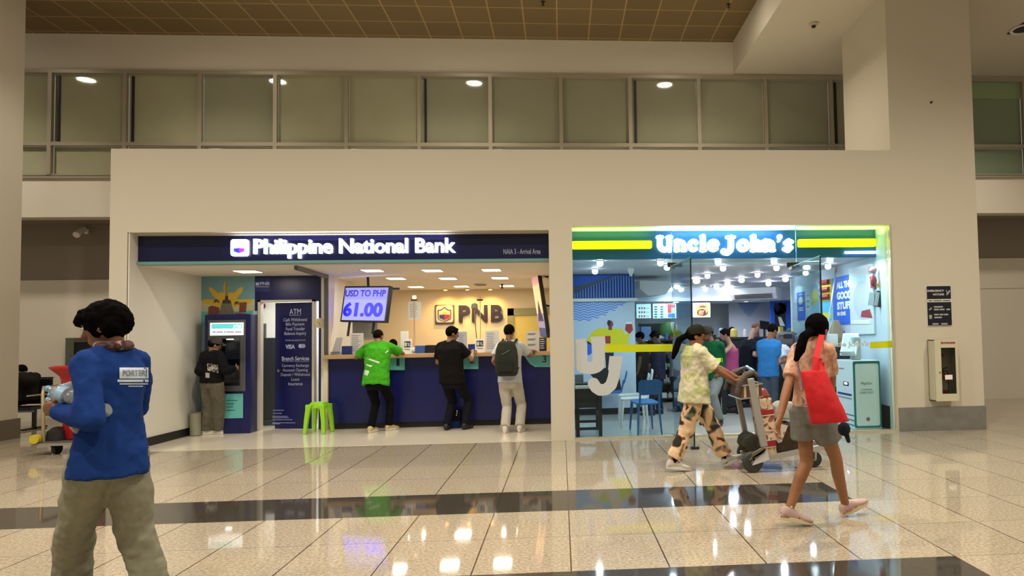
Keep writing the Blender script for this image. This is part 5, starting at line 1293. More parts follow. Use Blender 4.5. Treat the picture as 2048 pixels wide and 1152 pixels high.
# ------------------------------------------------------------------ people
CLOUD = {}
def cloud(size):
    if size not in CLOUD:
        t = bpy.data.textures.new('folds', 'CLOUDS'); t.noise_scale = size; t.noise_depth = 2; CLOUD[size] = t
    return CLOUD[size]
def fuse(mb, voxel, name, m, parent, smooth=4, fold=0.0, fsize=.09, extra=None):
    """one continuous surface from overlapping closed pieces"""
    off = wloc(parent)
    me = mb.mesh(name, off)
    o = bpy.data.objects.new(name, me); COL.objects.link(o)
    r = o.modifiers.new('fuse', 'REMESH'); r.mode = 'VOXEL'; r.voxel_size = voxel
    if smooth:
        s = o.modifiers.new('soft', 'SMOOTH'); s.factor = .5; s.iterations = smooth
    if fold:
        d = o.modifiers.new('fold', 'DISPLACE'); d.texture = cloud(fsize); d.strength = fold; d.mid_level = .5; d.texture_coords = 'LOCAL'
    dg = bpy.context.evaluated_depsgraph_get(); dg.update()
    me2 = bpy.data.meshes.new_from_object(o.evaluated_get(dg)); me2.name = name
    bpy.data.objects.remove(o); bpy.data.meshes.remove(me)
    if extra:
        bm = bmesh.new(); bm.from_mesh(me2); t = extra.mesh('x', off); bm.from_mesh(t); bm.to_mesh(me2); bm.free(); bpy.data.meshes.remove(t)
    me2.materials.clear(); me2.materials.append(m)
    me2.polygons.foreach_set('material_index', [0] * len(me2.polygons))
    me2.polygons.foreach_set('use_smooth', [True] * len(me2.polygons)); me2.update()
    return link(name, me2, parent, off)
def ik(A, C, l1, l2, pole):
    d = C - A; L = max(d.length, 1e-4)
    if L > (l1 + l2) * .998:
        k = L / (l1 + l2) * 1.003; l1 *= k; l2 *= k
    a = (l1 * l1 - l2 * l2 + L * L) / (2 * L); h = math.sqrt(max(l1 * l1 - a * a, 0)); u = d / L
    p = (pole - u * pole.dot(u))
    p = p.normalized() if p.length > 1e-4 else Vector((0, 1, 0))
    return A + u * a + p * h
def hand(mb, fx, w, d, n, s, thumb_to, curl=.5, spread=1.0):
    """palm into mb, five fingers into fx; d along the hand, n where the palm faces, thumb_to where the thumb lies"""
    d = d.normalized(); n = (n - d * n.dot(d)); n = n.normalized() if n.length > 1e-4 else Vector((0, 0, 1)); a = d.cross(n).normalized()
    ts = 1 if a.dot(thumb_to) >= 0 else -1
    M = Matrix((d, a, n)).transposed()
    mb.ell(w + d * .048 * s, .056 * s, .042 * s, .018 * s, M)
    mb.ell(w + d * .03 * s + a * (ts * .024 * s), .034 * s, .02 * s, .017 * s, M)
    for i, ln in enumerate((.072, .082, .076, .058)):
        b = w + d * (.088 - .004 * abs(i - 1.3)) * s + a * (ts * (1.5 - i) * .0195 * s * spread)
        c1 = curl * .7; c2 = curl * 1.7
        k1 = b + (d * math.cos(c1) + n * math.sin(c1)) * ln * .5 * s
        k2 = k1 + (d * math.cos(c2) + n * math.sin(c2)) * ln * .32 * s
        k3 = k2 + (d * math.cos(c2 + curl * .6) + n * math.sin(c2 + curl * .6)) * ln * .25 * s
        fx.tcap(b - d * .015 * s, k1, .0098 * s, .0092 * s, 8); fx.tcap(k1, k2, .0092 * s, .0084 * s, 8); fx.tcap(k2, k3, .0084 * s, .0072 * s, 8)
    t0 = w + d * .022 * s + a * (ts * .034 * s); t1 = t0 + (d * .75 + a * (ts * .55) + n * .25).normalized() * .042 * s
    t2 = t1 + (d * .9 + a * (ts * .12) + n * (.25 + .4 * curl)).normalized() * .036 * s
    fx.tcap(t0, t1, .0125 * s, .0108 * s, 8); fx.tcap(t1, t2, .0106 * s, .0085 * s, 8)
def yawv(a): a = math.radians(a); return Vector((math.sin(a), math.cos(a), 0))

def person(label, Y, H, pelvis, neck, head, yaw, look, feet, hands, elbows=(None, None), skin='#8a5a3c', hair=('short', '#0d0a09'),
           top=None, bottom=None, shoes=None, fat=1.0, dy=(0, 0, 0), ground=.004, vox=.013, curl=(.5, .5), hdir=(None, None), palm=(None, None), cat='person', seat=False, group=None):
    s = H / 1.70
    f = yawv(yaw); r = Vector((f.y, -f.x, 0)); up = UZ
    P = at(pelvis[0], pelvis[1], Y + dy[0]); N = at(neck[0], neck[1], Y + dy[1]); Hc = at(head[0], head[1], Y + dy[2])
    root = thing('person', label, cat, (P.x, P.y, ground), group)
    sp = (N - P); spu = sp.normalized()
    fd = r.cross(spu).normalized() * -1
    if fd.dot(f) < 0: fd = -fd
    # skeleton
    sh = [N - spu * .062 * s + r * (k * .152 * s * (0.5 + fat * .5)) for k in (-1, 1)]
    hip = [P + r * (k * .088 * s * fat) - up * .01 for k in (-1, 1)]
    ank = []; fyaw = []; lift = []
    for q in feet:
        g = atz(q[0], q[1], ground); lf = q[3] if len(q) > 3 else 0
        if len(q) > 4: g = at(q[0], q[1], q[4]); g.z = ground
        ff = yawv(q[2])
        ank.append(g + up * (.085 * s + .20 * s * math.sin(math.radians(max(lf, 0))) * .8)); fyaw.append(q[2]); lift.append(lf)
    kn = [ik(hip[i], ank[i], .245 * H, .240 * H, (f + yawv(fyaw[i]) * .6 + (up * .6 if seat else up * 0))) for i in (0, 1)]
    wr = [at(h[0], h[1], Y + h[2]) for h in hands]
    el = []
    for i in (0, 1):
        k = (-1, 1)[i]
        if elbows[i]:
            tgt = at(elbows[i][0], elbows[i][1], Y + elbows[i][2]); pole = tgt - (sh[i] + wr[i]) / 2
        else: pole = -f * .6 - up * .6 + r * (k * .45)
        el.append(ik(sh[i], wr[i], .172 * H, .150 * H, pole))
    # head frame
    ly, lp = math.radians(look[0]), math.radians(look[1])
    hf = Vector((math.sin(ly) * math.cos(lp), math.cos(ly) * math.cos(lp), math.sin(lp))); hr = Vector((math.cos(ly), -math.sin(ly), 0)); hu = hr.cross(hf)
    HM = Matrix((hr, hf, hu)).transposed()
    def hp(a, b, c): return Hc + (hr * a + hf * b + hu * c) * s
    m_skin = mat('skin_' + skin, skin, .55, noise=.10, nscale=14)
    mb, fx = MB(), MB()
    def torso(b, secs, grow=0.0):
        rings = []
        for t, hw, hd in secs:
            c = P + sp * t; hw = (hw * fat + grow) * s; hd = (hd * (fat * 1.15 - .15) + grow) * s
            rings.append([c + r * (math.copysign(abs(math.cos(q)) ** .8, math.cos(q)) * hw) + fd * (math.copysign(abs(math.sin(q)) ** .85, math.sin(q)) * hd) for q in [2 * math.pi * j / 22 for j in range(22)]])
        b.rings(rings)
    SEC = [(-.15, .10, .075), (-.08, .155, .105), (.0, .165, .115), (.18, .150, .106), (.38, .135, .094), (.60, .150, .108), (.80, .160, .110), (.90, .128, .090), (1.0, .066, .058)]
    torso(mb, SEC, -.012 if top else 0)
    ka = .84 if top and top.get('sleeve') == 'long' else 1.0; kl = .80 if bottom and bottom.get('len', 1) > .6 else 1.0
    nk = hp(0, -.022, -.055)
    mb.tcap(N - spu * .05 * s, nk, .056 * s, .050 * s)
    mb.ell(Hc, .074 * s, .093 * s, .094 * s, HM, 18, 12)
    mb.ell(hp(0, .024, -.072), .053 * s, .060 * s, .058 * s, HM, 14, 9); mb.ell(hp(0, .058, -.105), .026 * s, .024 * s, .022 * s, HM)
    mb.tcap(hp(0, .088, .0), hp(0, .108, -.036), .010 * s, .0145 * s, 8); mb.ell(hp(0, .084, -.070), .024 * s, .014 * s, .009 * s, HM); mb.ell(hp(0, .078, .020), .05 * s, .02 * s, .014 * s, HM)
    for k in (-1, 1): mb.ell(hp(k * .076, -.012, -.018), .010 * s, .020 * s, .031 * s, HM)
    for i in (0, 1):
        k = (-1, 1)[i]
        mb.ell(sh[i], .052 * s, .050 * s, .050 * s)
        mb.tcap(sh[i], sh[i].lerp(N, .65), .048 * s, .048 * s)
        mb.tcap(sh[i], el[i], .047 * ka * s * (.6 + .4 * fat), .037 * ka * s, 12); mb.tcap(el[i], el[i].lerp(wr[i], .35), .038 * ka * s, .038 * ka * s, 12); mb.tcap(el[i].lerp(wr[i], .35), wr[i], .038 * ka * s, .025 * s, 12)
        fa = (wr[i] - el[i]).normalized()
        hd = hdir[i] if hdir[i] is not None else fa
        pn = palm[i] if palm[i] is not None else -r * k + fa * .0
        hand(mb, fx, wr[i] + fa * .005, Vector(hd), Vector(pn), s, f * .8 + up * .3, curl[i])
        mb.tcap(hip[i], kn[i], .078 * kl * s * (.5 + .5 * fat), .052 * kl * s, 14); mb.tcap(kn[i], kn[i].lerp(ank[i], .32) - f * .012, .052 * kl * s, .055 * kl * s * (.6 + .4 * fat), 12); mb.tcap(kn[i].lerp(ank[i], .32) - f * .012, ank[i], .054 * kl * s * (.6 + .4 * fat), .033 * s, 12)
    fuse(mb, vox, 'body', m_skin, root, 3, extra=fx)
    # eyes
    ey, pu = MB(), MB()
    for k in (-1, 1):
        ey.ell(hp(k * .032, .082, .002), .0125 * s, .008 * s, .0075 * s, HM); pu.ell(hp(k * .032, .0885, .002), .0055 * s, .003 * s, .006 * s, HM)
    e = ey.build('eyes', mat('eye_white', '#d9d2c8', .4), root, smooth=True); pu.build('pupils', mat('eye_dark', '#1a0f0a', .3), e, smooth=True)
    hb = MB()
    for k in (-1, 1): hb.tcap(hp(k * .016, .094, .022), hp(k * .048, .080, .024), .0045 * s, .003 * s, 6)
    hcol = hair[1] if hair else '#0d0a09'
    mh = mat('hair_' + hcol, hcol, .9, noise=.25, nscale=60, spec=.04)
    hb.build('eyebrows', mh, root, smooth=True)
    # hair
    kind = hair[0]
    if kind != 'bald':
        hm = MB(); g = .006 if kind == 'crop' else .013
        if kind in ('short', 'crop', 'pony', 'fluffy', 'cap', 'capony', 'long'):
            big = {'fluffy': .024, 'pony': .018, 'long': .02}.get(kind, g)
            hm.ell(hp(0, -.014 - big * .2, .014 + big * .2), (.075 + big * .8) * s, (.092 + big * .8) * s, (.086 + big * .9) * s, HM, 18, 12)
            if kind in ('short', 'fluffy'): hm.ell(hp(0, .045, .066), .052 * s, .046 * s, .026 * s, HM)
            if kind == 'fluffy':
                for a_, b_, c_ in ((-.05, -.05, -.02), (.05, -.05, -.02), (0, -.08, -.02), (-.03, .06, .06), (.03, .06, .06), (-.06, .02, .05), (.06, .02, .05), (0, .085, .045)): hm.ell(hp(a_, b_, c_), .042 * s, .042 * s, .042 * s, HM)
            if kind in ('pony', 'capony'):
                t0 = hp(0, -.10, .01 if kind == 'capony' else -.02); sd = hair[2] if len(hair) > 2 else Vector((0, 0, 0))
                t1 = t0 + (-hf * .06 + sd * .25 + up * -.05) * s; t2 = t0 + (sd * .6 - hf * .055 - up * .15) * s; t3 = t0 + (sd - hf * .03 - up * .21) * s
                hm.tcap(t0 + hf * .02, t1, .035 * s, .036 * s); hm.tcap(t1, t2, .038 * s, .04 * s); hm.tcap(t2, t3, .04 * s, .022 * s)
            if kind == 'long':
                for a_ in (-.055, 0, .055): hm.tcap(hp(a_, -.05, -.02), hp(a_ * 1.1, -.07, -.18), .05 * s, .045 * s)
        fuse(hm, .009 * s if vox < .012 else .012, 'hair', mh, root, 2, fold=(.026 if kind == 'fluffy' else .010) * s, fsize=.035 if kind == 'fluffy' else .02)
    if kind in ('cap', 'capony'):
        cm = hair[3] if len(hair) > 3 else M_BLACK
        cb = MB(); rg = []
        for zz, kx in ((.012, 1.0), (.045, 1.0), (.075, .93), (.098, .76), (.112, .45), (.117, .1)):
            rg.append([hp(math.cos(q) * .090 * kx, -.008 + math.sin(q) * .106 * kx, zz + .012 * math.sin(q)) for q in [2 * math.pi * j / 22 for j in range(22)]])
        c = cb.rings(rg).build('cap', cm, root, smooth=True, angle=60)
        vb = MB(); n_ = 11
        vis = [[hp((-.072 + .144 * i / n_), .082 + yy * math.sin(math.pi * (i + .35) / (n_ + .7)) ** .6 + .02 * math.sin(math.pi * i / n_), .050 - yy * .22 - (.016 + yy * .25) * (2 * abs(i / n_ - .5)) ** 2) for i in range(n_ + 1)] for yy in (0.0, .075)]
        for i in range(n_):
            vb.hexa([vis[0][i], vis[0][i + 1], vis[1][i + 1], vis[1][i]] + [p + hu * .011 for p in (vis[0][i], vis[0][i + 1], vis[1][i + 1], vis[1][i])])
        vb.build('visor', cm, c, smooth=True)
    # upper garment
    objs = {}
    if top:
        g = top.get('loose', .018); tb = MB(); hem = top.get('hem', .05)
        L_ = sp.length; t0 = -hem / L_
        ws = top.get('waist', 1.0); secs = [(t0, .166 * ws + top.get('flare', .0), .118 + top.get('flare', .0))]
        secs += [q for q in ((.0, .166 + top.get('flare', 0) * .7, .116 + top.get('flare', 0) * .6), (.18, .156 * ws + top.get('flare', 0) * .3, .112), (.38, .148 * ws, .105), (.60, .155, .110), (.80, .166, .112), (.90, .128, .088), (1.0, .072, .062)) if q[0] > t0 + .05]
        torso(tb, secs, g)
        for i in (0, 1):
            tb.ell(sh[i], (.054 + g * .6) * s, (.052 + g * .6) * s, (.052 + g * .4) * s); tb.tcap(sh[i], sh[i].lerp(N, .66), (.050 + g * .4) * s, (.051 + g * .3) * s)
            sl = top.get('sleeve', 'short')
            if sl == 'short':
                e2 = sh[i].lerp(el[i], top.get('len', .72)); tb.tube([sh[i], sh[i].lerp(e2, .5), e2], [(.050 + g) * s, (.048 + g) * s, (.046 + g * 1.3) * s], 14)
            elif sl == 'long':
                e3 = el[i].lerp(wr[i], .93)
                tb.tcap(sh[i], el[i], (.050 + g) * s, (.042 + g) * s, 14); tb.tube([el[i], el[i].lerp(e3, .5), e3], [(.042 + g) * s, (.040 + g * .9) * s, (.030 + g * .7) * s], 14)
                tb.ell(el[i], (.044 + g) * s, (.044 + g) * s, (.044 + g) * s)
        if sl == 'none':
            tb2 = MB(); torso(tb2, [q for q in secs if q[0] < .93][:-1] + [(.86, .125, .095)], g)
            for k in (-1, 1): tb2.tube([P + sp * .80 + r * (k * .085 * s) + fd * .07 * s, N - spu * .02 * s + r * (k * .095 * s), P + sp * .80 + r * (k * .085 * s) - fd * .08 * s], .026 * s, 8)
            tb = tb2
        objs['top'] = fuse(tb, vox, top.get('name', 'shirt'), top['mat'], root, 3, fold=top.get('fold', .016) * s, fsize=top.get('fsize', .08))
        if top.get('collar'):
            cb = MB(); cc = N + spu * .022
            for k in range(14):
                q0, q1 = 2 * math.pi * k / 14, 2 * math.pi * (k + 1) / 14
                cb.tcap(cc + r * math.cos(q0) * .068 * s + fd * math.sin(q0) * .066 * s, cc + r * math.cos(q1) * .068 * s + fd * math.sin(q1) * .066 * s, .026 * s, .026 * s, 8)
            fuse(cb, .008, 'collar', top['collar'], root, 2, fold=.008, fsize=.04)
    if bottom:
        g = bottom.get('loose', .016); bb = MB(); wst = bottom.get('waist', .32)
        torso(bb, [(-.19, .12, .085), (-.10, .155, .106), (.0, .164, .114), (wst, .150, .106)], min(g, .012))
        ln = bottom.get('len', 1.0); hw = bottom.get('hem', .055)
        for i in (0, 1):
            if ln > .6:
                fr = (ln - .5) * 2; e = kn[i].lerp(ank[i], fr)
                bb.tube([hip[i] + up * .02, hip[i].lerp(kn[i], .5), kn[i], kn[i].lerp(e, .5), e], [(.082 + g) * s, (.072 + g) * s, (.058 + g) * s, (.5 * (.056 + g) + .5 * hw) * s, hw * s], 16)
                bb.ell(kn[i], (.058 + g) * s, (.058 + g) * s, (.058 + g) * s)
            else:
                e = hip[i].lerp(kn[i], ln * 2); bb.tube([hip[i] + up * .02, hip[i].lerp(e, .5), e], [(.082 + g) * s, (.082 + g) * s, hw * s], 16)
        objs['bottom'] = fuse(bb, vox, bottom.get('name', 'trousers'), bottom['mat'], root, 3, fold=bottom.get('fold', .018) * s, fsize=.10)
        if bottom.get('belt'):
            b2 = MB(); torso(b2, [(wst - .03, .152, .108), (wst + .03, .150, .106)], g + .006); b2.build('waistband', bottom['belt'], root, smooth=True)
    if shoes:
        for i in (0, 1):
            fw = yawv(fyaw[i]); fr_ = Vector((fw.y, -fw.x, 0)); lf = math.radians(lift[i])
            g = ank[i] - up * .085 * s
            d = fw * math.cos(lf) - up * math.sin(lf); u2 = up * math.cos(lf) + fw * math.sin(lf)
            a0 = ank[i] - u2 * .085 * s - d * .065 * s
            if lift[i] < 0: a0 = ank[i] - u2 * .080 * s - d * .06 * s
            minz = min((a0 + d * .26 * s * k).z for k in (0, 1)); a0 = a0 + up * (ground + .003 - minz)
            rg = []
            for t, w, h in ((0, .026, .070), (.05, .036, .100), (.22, .040, .118), (.36, .040, .106), (.5, .043, .084), (.68, .049, .066), (.85, .045, .054), (.97, .027, .04)):
                c = a0 + d * (.285 * s * t)
                rg.append([c + fr_ * (math.copysign(abs(math.cos(q)) ** .7, math.cos(q)) * w * s) + u2 * ((.018 + (h - .018) * .5 + math.copysign(abs(math.sin(q)) ** .7, math.sin(q)) * (h - .018) * .5) * s) for q in [2 * math.pi * j / 14 for j in range(14)]])
            so = MB().rings(rg).build('shoe', shoes[0], root, smooth=True, angle=80)
            objs.setdefault('shoes', []).append(so)
            sb = MB().plate([a0 + d * (.285 * s * (.5 + .52 * math.cos(q))) + fr_ * (math.sin(q) * (.044 + .006 * math.cos(q)) * s) for q in [2 * math.pi * j / 22 for j in range(22)]], u2, .034 * s).build('sole', shoes[1], so, bevel=.004)
            if vox < .0101:
                lc = MB()
                for t, h in ((.40, .100), (.47, .090), (.54, .079), (.61, .071)):
                    c = a0 + d * (.285 * s * t) + u2 * (h * s); lc.tube([c - fr_ * .026 * s - u2 * .006, c, c + fr_ * .026 * s - u2 * .006], .0045 * s, 6)
                lc.tube([a0 + d * (.285 * s * .24) + fr_ * (.036 * s * k) + u2 * (.104 + .012 * abs(k)) * s for k in (-1, -.5, 0, .5, 1)], .008 * s, 6)
                lc.build('laces', mat('lace_pale', '#cfc6bc', .7), so)
            if len(shoes) > 2 and shoes[2]:
                k_ = MB().cyl(ank[i] - up * .04 * s, ank[i] + (kn[i] - ank[i]).normalized() * .075 * s, .036 * s, .037 * s, 14).build('sock', shoes[2], root, smooth=True)
    objs.update(dict(root=root, sh=sh, el=el, wr=wr, hip=hip, kn=kn, ank=ank, N=N, P=P, Hc=Hc, f=f, r=r, s=s, hp=hp))
    return objs
def on_surface(obj, pts, off=.004):
    """points (pixels) dropped onto a garment from the hall side"""
    o = wloc(obj); bv = BVHTree.FromPolygons([v.co + o for v in obj.data.vertices], [p.vertices[:] for p in obj.data.polygons])
    out = []
    for x, y in pts:
        d = ray(x, y).normalized(); h = bv.ray_cast(EYE, d)[0]
        out.append(h - d * off if h is not None else None)
    return out
def garment_print(obj, quad, m, name, nx=10, ny=5, parent=None, off=.004):
    """printed patch following the cloth; quad = four pixel corners"""
    pts = []
    for j in range(ny + 1):
        for i in range(nx + 1):
            u, v = i / nx, j / ny
            a = [quad[0][k] * (1 - u) + quad[1][k] * u for k in (0, 1)]; b = [quad[3][k] * (1 - u) + quad[2][k] * u for k in (0, 1)]
            pts.append((a[0] * (1 - v) + b[0] * v, a[1] * (1 - v) + b[1] * v))
    P_ = on_surface(obj, pts, off); mb = MB()
    for j in range(ny):
        for i in range(nx):
            q = [P_[j * (nx + 1) + i], P_[j * (nx + 1) + i + 1], P_[(j + 1) * (nx + 1) + i + 1], P_[(j + 1) * (nx + 1) + i]]
            if all(p is not None for p in q) and max((q[a] - q[b]).length for a in range(4) for b in range(4)) < .4: mb.poly(q[::-1])
    if mb.v: return mb.build(name, m, parent or obj, smooth=True)

def cloth(c, n=.12): return mat('cloth_' + c, c, .95, noise=n, nscale=25, spec=.12)
M_SHOEW = mat('shoe_white', '#c8c2b6', .6); M_SOLEW = mat('sole_white', '#dcd6c8', .5); M_SHOEB = mat('shoe_black', '#15110f', .5)

# 1 man in the blue shirt, walking away
A = person('man in a long blue work shirt walking away with bottles under his arm', 3.6, 1.655, (219, 908), (226, 700), (210, 650), -74, (-98, -14),
           [(140, 1236, -88), (318, 1248, -75)], [(114, 821, -.12), (165, 815, .22)], [(200, 850, -.26), (250, 838, .28)], skin='#6f4629', hair=('fluffy', '#070606'), fat=.86,
           top=dict(mat=cloth('#17336f', .18), sleeve='long', hem=.10, loose=.018, flare=.03, fold=.03, fsize=.11, collar=patches('scarf_stripe', [(.42, '#23161a'), (.5, '#5a3a3c'), (.56, '#2a1519'), (.66, '#b08a80')], 14)),
           bottom=dict(mat=cloth('#84826f', .18), loose=.030, hem=.090, waist=.1, fold=.035, lo=1), shoes=(M_SHOEB, M_SHOEB), vox=.010, curl=(.9, .9))
pt = garment_print(A['top'], [(239, 735), (297, 735), (297, 757), (239, 757)], mat('reflective_white', '#b9c3cf', .5), 'name_patch')
garment_print(A['top'], [(235, 759), (297, 759), (297, 764), (235, 764)], mat('reflective_white', '#b9c3cf', .5), 'stripe')
garment_print(A['top'], [(239, 766.5), (296, 766.5), (296, 769), (239, 769)], mat('reflective_white', '#b9c3cf', .5), 'stripe', ny=2)
garment_print(A['top'], [(257, 771.5), (286, 771.5), (286, 773.5), (257, 773.5)], mat('reflective_white', '#b9c3cf', .5), 'stripe', ny=2)
def ptext_on(obj, s, x0, y0, x1, y1, m, name, bold=.02, off=.008):
    me = text_mesh(s, bold, 0.0); co = [v.co.copy() for v in me.vertices]
    ax, bx = min(c.x for c in co), max(c.x for c in co); ay, by = min(c.y for c in co), max(c.y for c in co)
    P_ = on_surface(obj, [(x0 + (c.x - ax) / (bx - ax) * (x1 - x0), y1 - (c.y - ay) / (by - ay) * (y1 - y0)) for c in co], off)
    ok = [p for p in P_ if p is not None]
    if not ok: return
    o = wloc(obj)
    for v, p in zip(me.vertices, P_): v.co = (p if p is not None else ok[0]) - o
    me.materials.clear(); me.materials.append(m); me.update(); return link(name, me, obj, o)
ptext_on(A['top'], 'PORTER', 246, 740, 292, 752, mat('patch_grey', '#77808c', .6), 'lettering')

# 2 at the cash machine
B = person('person in black top and grey cap using the cash machine', 11.30, 1.57, (424, 765), (424, 703), (430, 689), 25, (50, -18),
           [(412, 869, 60), (436, 868, 70)], [(404, 748, .15), (470, 737, .15)], [(401, 738, -.05), None], skin='#8f6548',
           hair=('cap', '#0c0a0a', Vector((0, 0, 0)), cloth('#4a4844')), top=dict(mat=cloth('#131216'), sleeve='long', hem=.0, loose=.035, fold=.03),
           bottom=dict(mat=cloth('#625d50', .25), loose=.04, hem=.085, fold=.03), shoes=(M_SHOEW, M_SOLEW))
M_PRT = mat('print_pale', '#a9a594', .7)
garment_print(B['top'], [(414, 727), (436, 730), (437, 746), (415, 741)], patches('graffiti_print', [(.42, '#17161a'), (.5, '#8d8a7c'), (.6, '#b5b1a0')], 30), 'back_print', 8, 5)
garment_print(B['top'], [(411, 745), (419, 746), (419, 756), (411, 755)], M_PRT, 'back_print', 4, 3)

# 3 green
C_ = person('man in a bright green shirt leaning on the bank counter at window one', 11.22, 1.66, (752, 764), (757, 686), (757, 672), 6, (14, -16),
            [(742, 865, 12), (778, 861, 30)], [(735, 699, .42), (790, 699, .48)], [(722, 706, .12), (800, 704, .36)], skin='#8a5f45', hair=('crop', '#171210'), fat=1.10, hdir=(Vector((.2, 1, -.1)), Vector((-.2, 1, -.1))), palm=(Vector((0, 0, -1)), Vector((0, 0, -1))), 
            top=dict(mat=cloth('#3f9a20', .2), sleeve='short', hem=.06, loose=.03, len=.8, fold=.028, flare=.004), bottom=dict(mat=cloth('#0d0d0f'), loose=.012, hem=.062), shoes=(mat('shoe_sand', '#c2ab7c', .6), M_SOLEW), dy=(0, .16, .24))
for q in ([(727, 713), (760, 724), (758, 727), (728, 716)], [(732, 728), (745, 731), (742, 734), (733, 731)], [(724, 738), (739, 742), (735, 752), (724, 748)], [(770, 705), (776, 700), (777, 702), (771, 707)]):
    garment_print(C_['top'], q, mat('print_white', '#c9d4bd', .7), 'white_print', 5, 2)

# 4 black
D_ = person('man in black t-shirt looking sideways at bank window two', 11.30, 1.725, (905, 762), (899, 684), (905, 666), 18, (62, -10),
            [(893, 860, 5), (930, 859, 25)], [(885, 702, .40), (946, 701, .28)], [(876, 712, .1), (936, 712, .04)], skin='#9a7055', hair=('short', '#120e0d'), hdir=(Vector((.2, 1, -.1)), Vector((-.2, 1, -.1))), palm=(Vector((0, 0, -1)), Vector((0, 0, -1))), 
            top=dict(mat=cloth('#131010'), sleeve='short', hem=.05, loose=.024), bottom=dict(mat=cloth('#16161c'), loose=.012, hem=.06), shoes=(M_SHOEB, M_SHOEB), dy=(0, .06, .1), fat=1.12)
# 5 white shirt, backpack
E_ = person('man in white shirt and pale trousers with backpack at bank window three', 11.02, 1.71, (1020, 762), (1020, 683), (1019, 663), 8, (20, -12),
            [(1010, 866, 0), (1040, 864, 12)], [(1000, 738, .15), (1064, 701, .48)], [(989, 724, -.02), (1058, 712, .2)], skin='#8a5f45', hair=('short', '#15110e'), hdir=(None, Vector((.1, 1, -.1))), palm=(None, Vector((0, 0, -1))),
            top=dict(mat=cloth('#b9bcc0'), sleeve='short', hem=.03, loose=.025), bottom=dict(mat=cloth('#b3ad9f', .1), loose=.02, hem=.075), shoes=(M_SHOEW, M_SOLEW), dy=(0, .08, .14))
s_ = E_['s']; bc = (E_['N'] + E_['P']) / 2 - E_['f'] * .24 + UZ * .05
bp = thing('backpack', 'dark grey backpack worn by the man in white shirt', 'backpack', bc - UZ * .26)
M_BPK = cloth('#33362f'); fr, ff = E_['r'], E_['f']
bm_ = MB().rings([[bc + fr * (x * k) + ff * (y * k2) + UZ * z for x, y in rrect(-.17, -.10, .17, .085, .06)] for k, k2, z in ((.80, .7, -.27), (1, 1, -.22), (1.02, 1.05, -.02), (.95, .9, .14), (.72, .6, .24), (.5, .3, .27))])
fuse(bm_, .014, 'bag_body', M_BPK, bp, 3, fold=.012)
MB().plate([bc - ff * .105 + fr * x + UZ * (z - .10) for x, z in rrect(-.12, -.10, .12, .08, .03)], -ff, .035).build('pocket', cloth('#2b2e29'), bp, bevel=.01)
for k in (-1, 1): MB().tube([bc + fr * (.10 * k) + ff * .04 + UZ * .22, E_['sh'][(k + 1) // 2].lerp(E_['N'], .3) + UZ * .075, E_['sh'][(k + 1) // 2].lerp(E_['N'], .2) + ff * .12 - UZ * .05, E_['sh'][(k + 1) // 2] + ff * .05 - UZ * .30 - fr * (.02 * k), bc + fr * (.15 * k) + ff * .06 - UZ * .18], .018, 8).build('strap', cloth('#2b2e29'), bp, smooth=True)
MB().tube([bc + UZ * .26 - fr * .03, bc + UZ * .31, bc + UZ * .26 + fr * .03], .008, 6).build('grab_handle', cloth('#2b2e29'), bp)
MB().bar(bc - ff * .115 + fr * -.05 + UZ * .06, bc - ff * .10 + fr * .07 + UZ * .13, .012).build('zip_pull', M_GREYM, bp)
# 6 teller
person('bank teller seated behind the counter, only dark hair showing', 12.75, 1.55, (786, 748), (786, 704), (786, 690), 180, (175, -30),
       [(779, 850, 180, 0, 12.35), (793, 850, 180, 0, 12.35)], [(778, 716, -.3), (796, 716, -.3)], skin='#9a7055', hair=('short', '#0c0a0a'), top=dict(mat=cloth('#22305c'), sleeve='long', hem=.02), bottom=dict(mat=cloth('#16161c')), shoes=(M_SHOEB, M_SHOEB), vox=.018, seat=True)
sp_ = at(786, 748, 12.75)
t = thing('office_chair', 'dark office chair under the seated bank teller', 'chair', (sp_.x, 12.75, 0.004))
MB().box(sp_.x - .22, sp_.x + .22, 12.55, 12.98, sp_.z - .22, sp_.z - .14).build('seat', M_BLACK, t, bevel=.02)
MB().cyl((sp_.x, 12.76, .06), (sp_.x, 12.76, sp_.z - .2), .03).build('column', M_DKMET, t)
sb = MB()
for k in range(5): sb.bar((sp_.x, 12.76, .06), (sp_.x + .28 * math.cos(k * 1.257), 12.76 + .28 * math.sin(k * 1.257), .04), .04)
sb.build('base', M_DKMET, t)
MB().box(sp_.x - .2, sp_.x + .2, 12.99, 13.04, sp_.z - .1, sp_.z + .30).build('backrest', M_BLACK, t, bevel=.02)
# black bag with white dots on the floor by the counter
p = atz(910, 860, .004)
t = thing('floor_bag', 'dark bag with blue base and white dots between the feet of the man in black', 'bag', (p.x, 11.58, .004))
x0, x1 = at(900, 850, 11.58).x, at(921, 850, 11.58).x; z1 = at(910, 820, 11.58).z
MB().rings([[Vector((lerp_, 11.6 + y * k, z)) for lerp_, y in ((x0, -.07), (x1, -.07), (x1, .07), (x0, .07))] for k, z in ((1, .12), (1.1, .2), (.8, z1 - .03), (.3, z1))]).build('upper', cloth('#111114'), t, bevel=.01)
MB().box(x0 - .002, x1 + .002, 11.525, 11.675, .004, .12).build('base', cloth('#1a2c58'), t, bevel=.012)
db = MB()
for x, y in ((904, 821), (908, 820), (914, 822), (914, 826), (913, 830)): pplate(db, disc((x, y), 1.1, 10), 11.525, .003)
db.build('dots', M_PAPER, t)

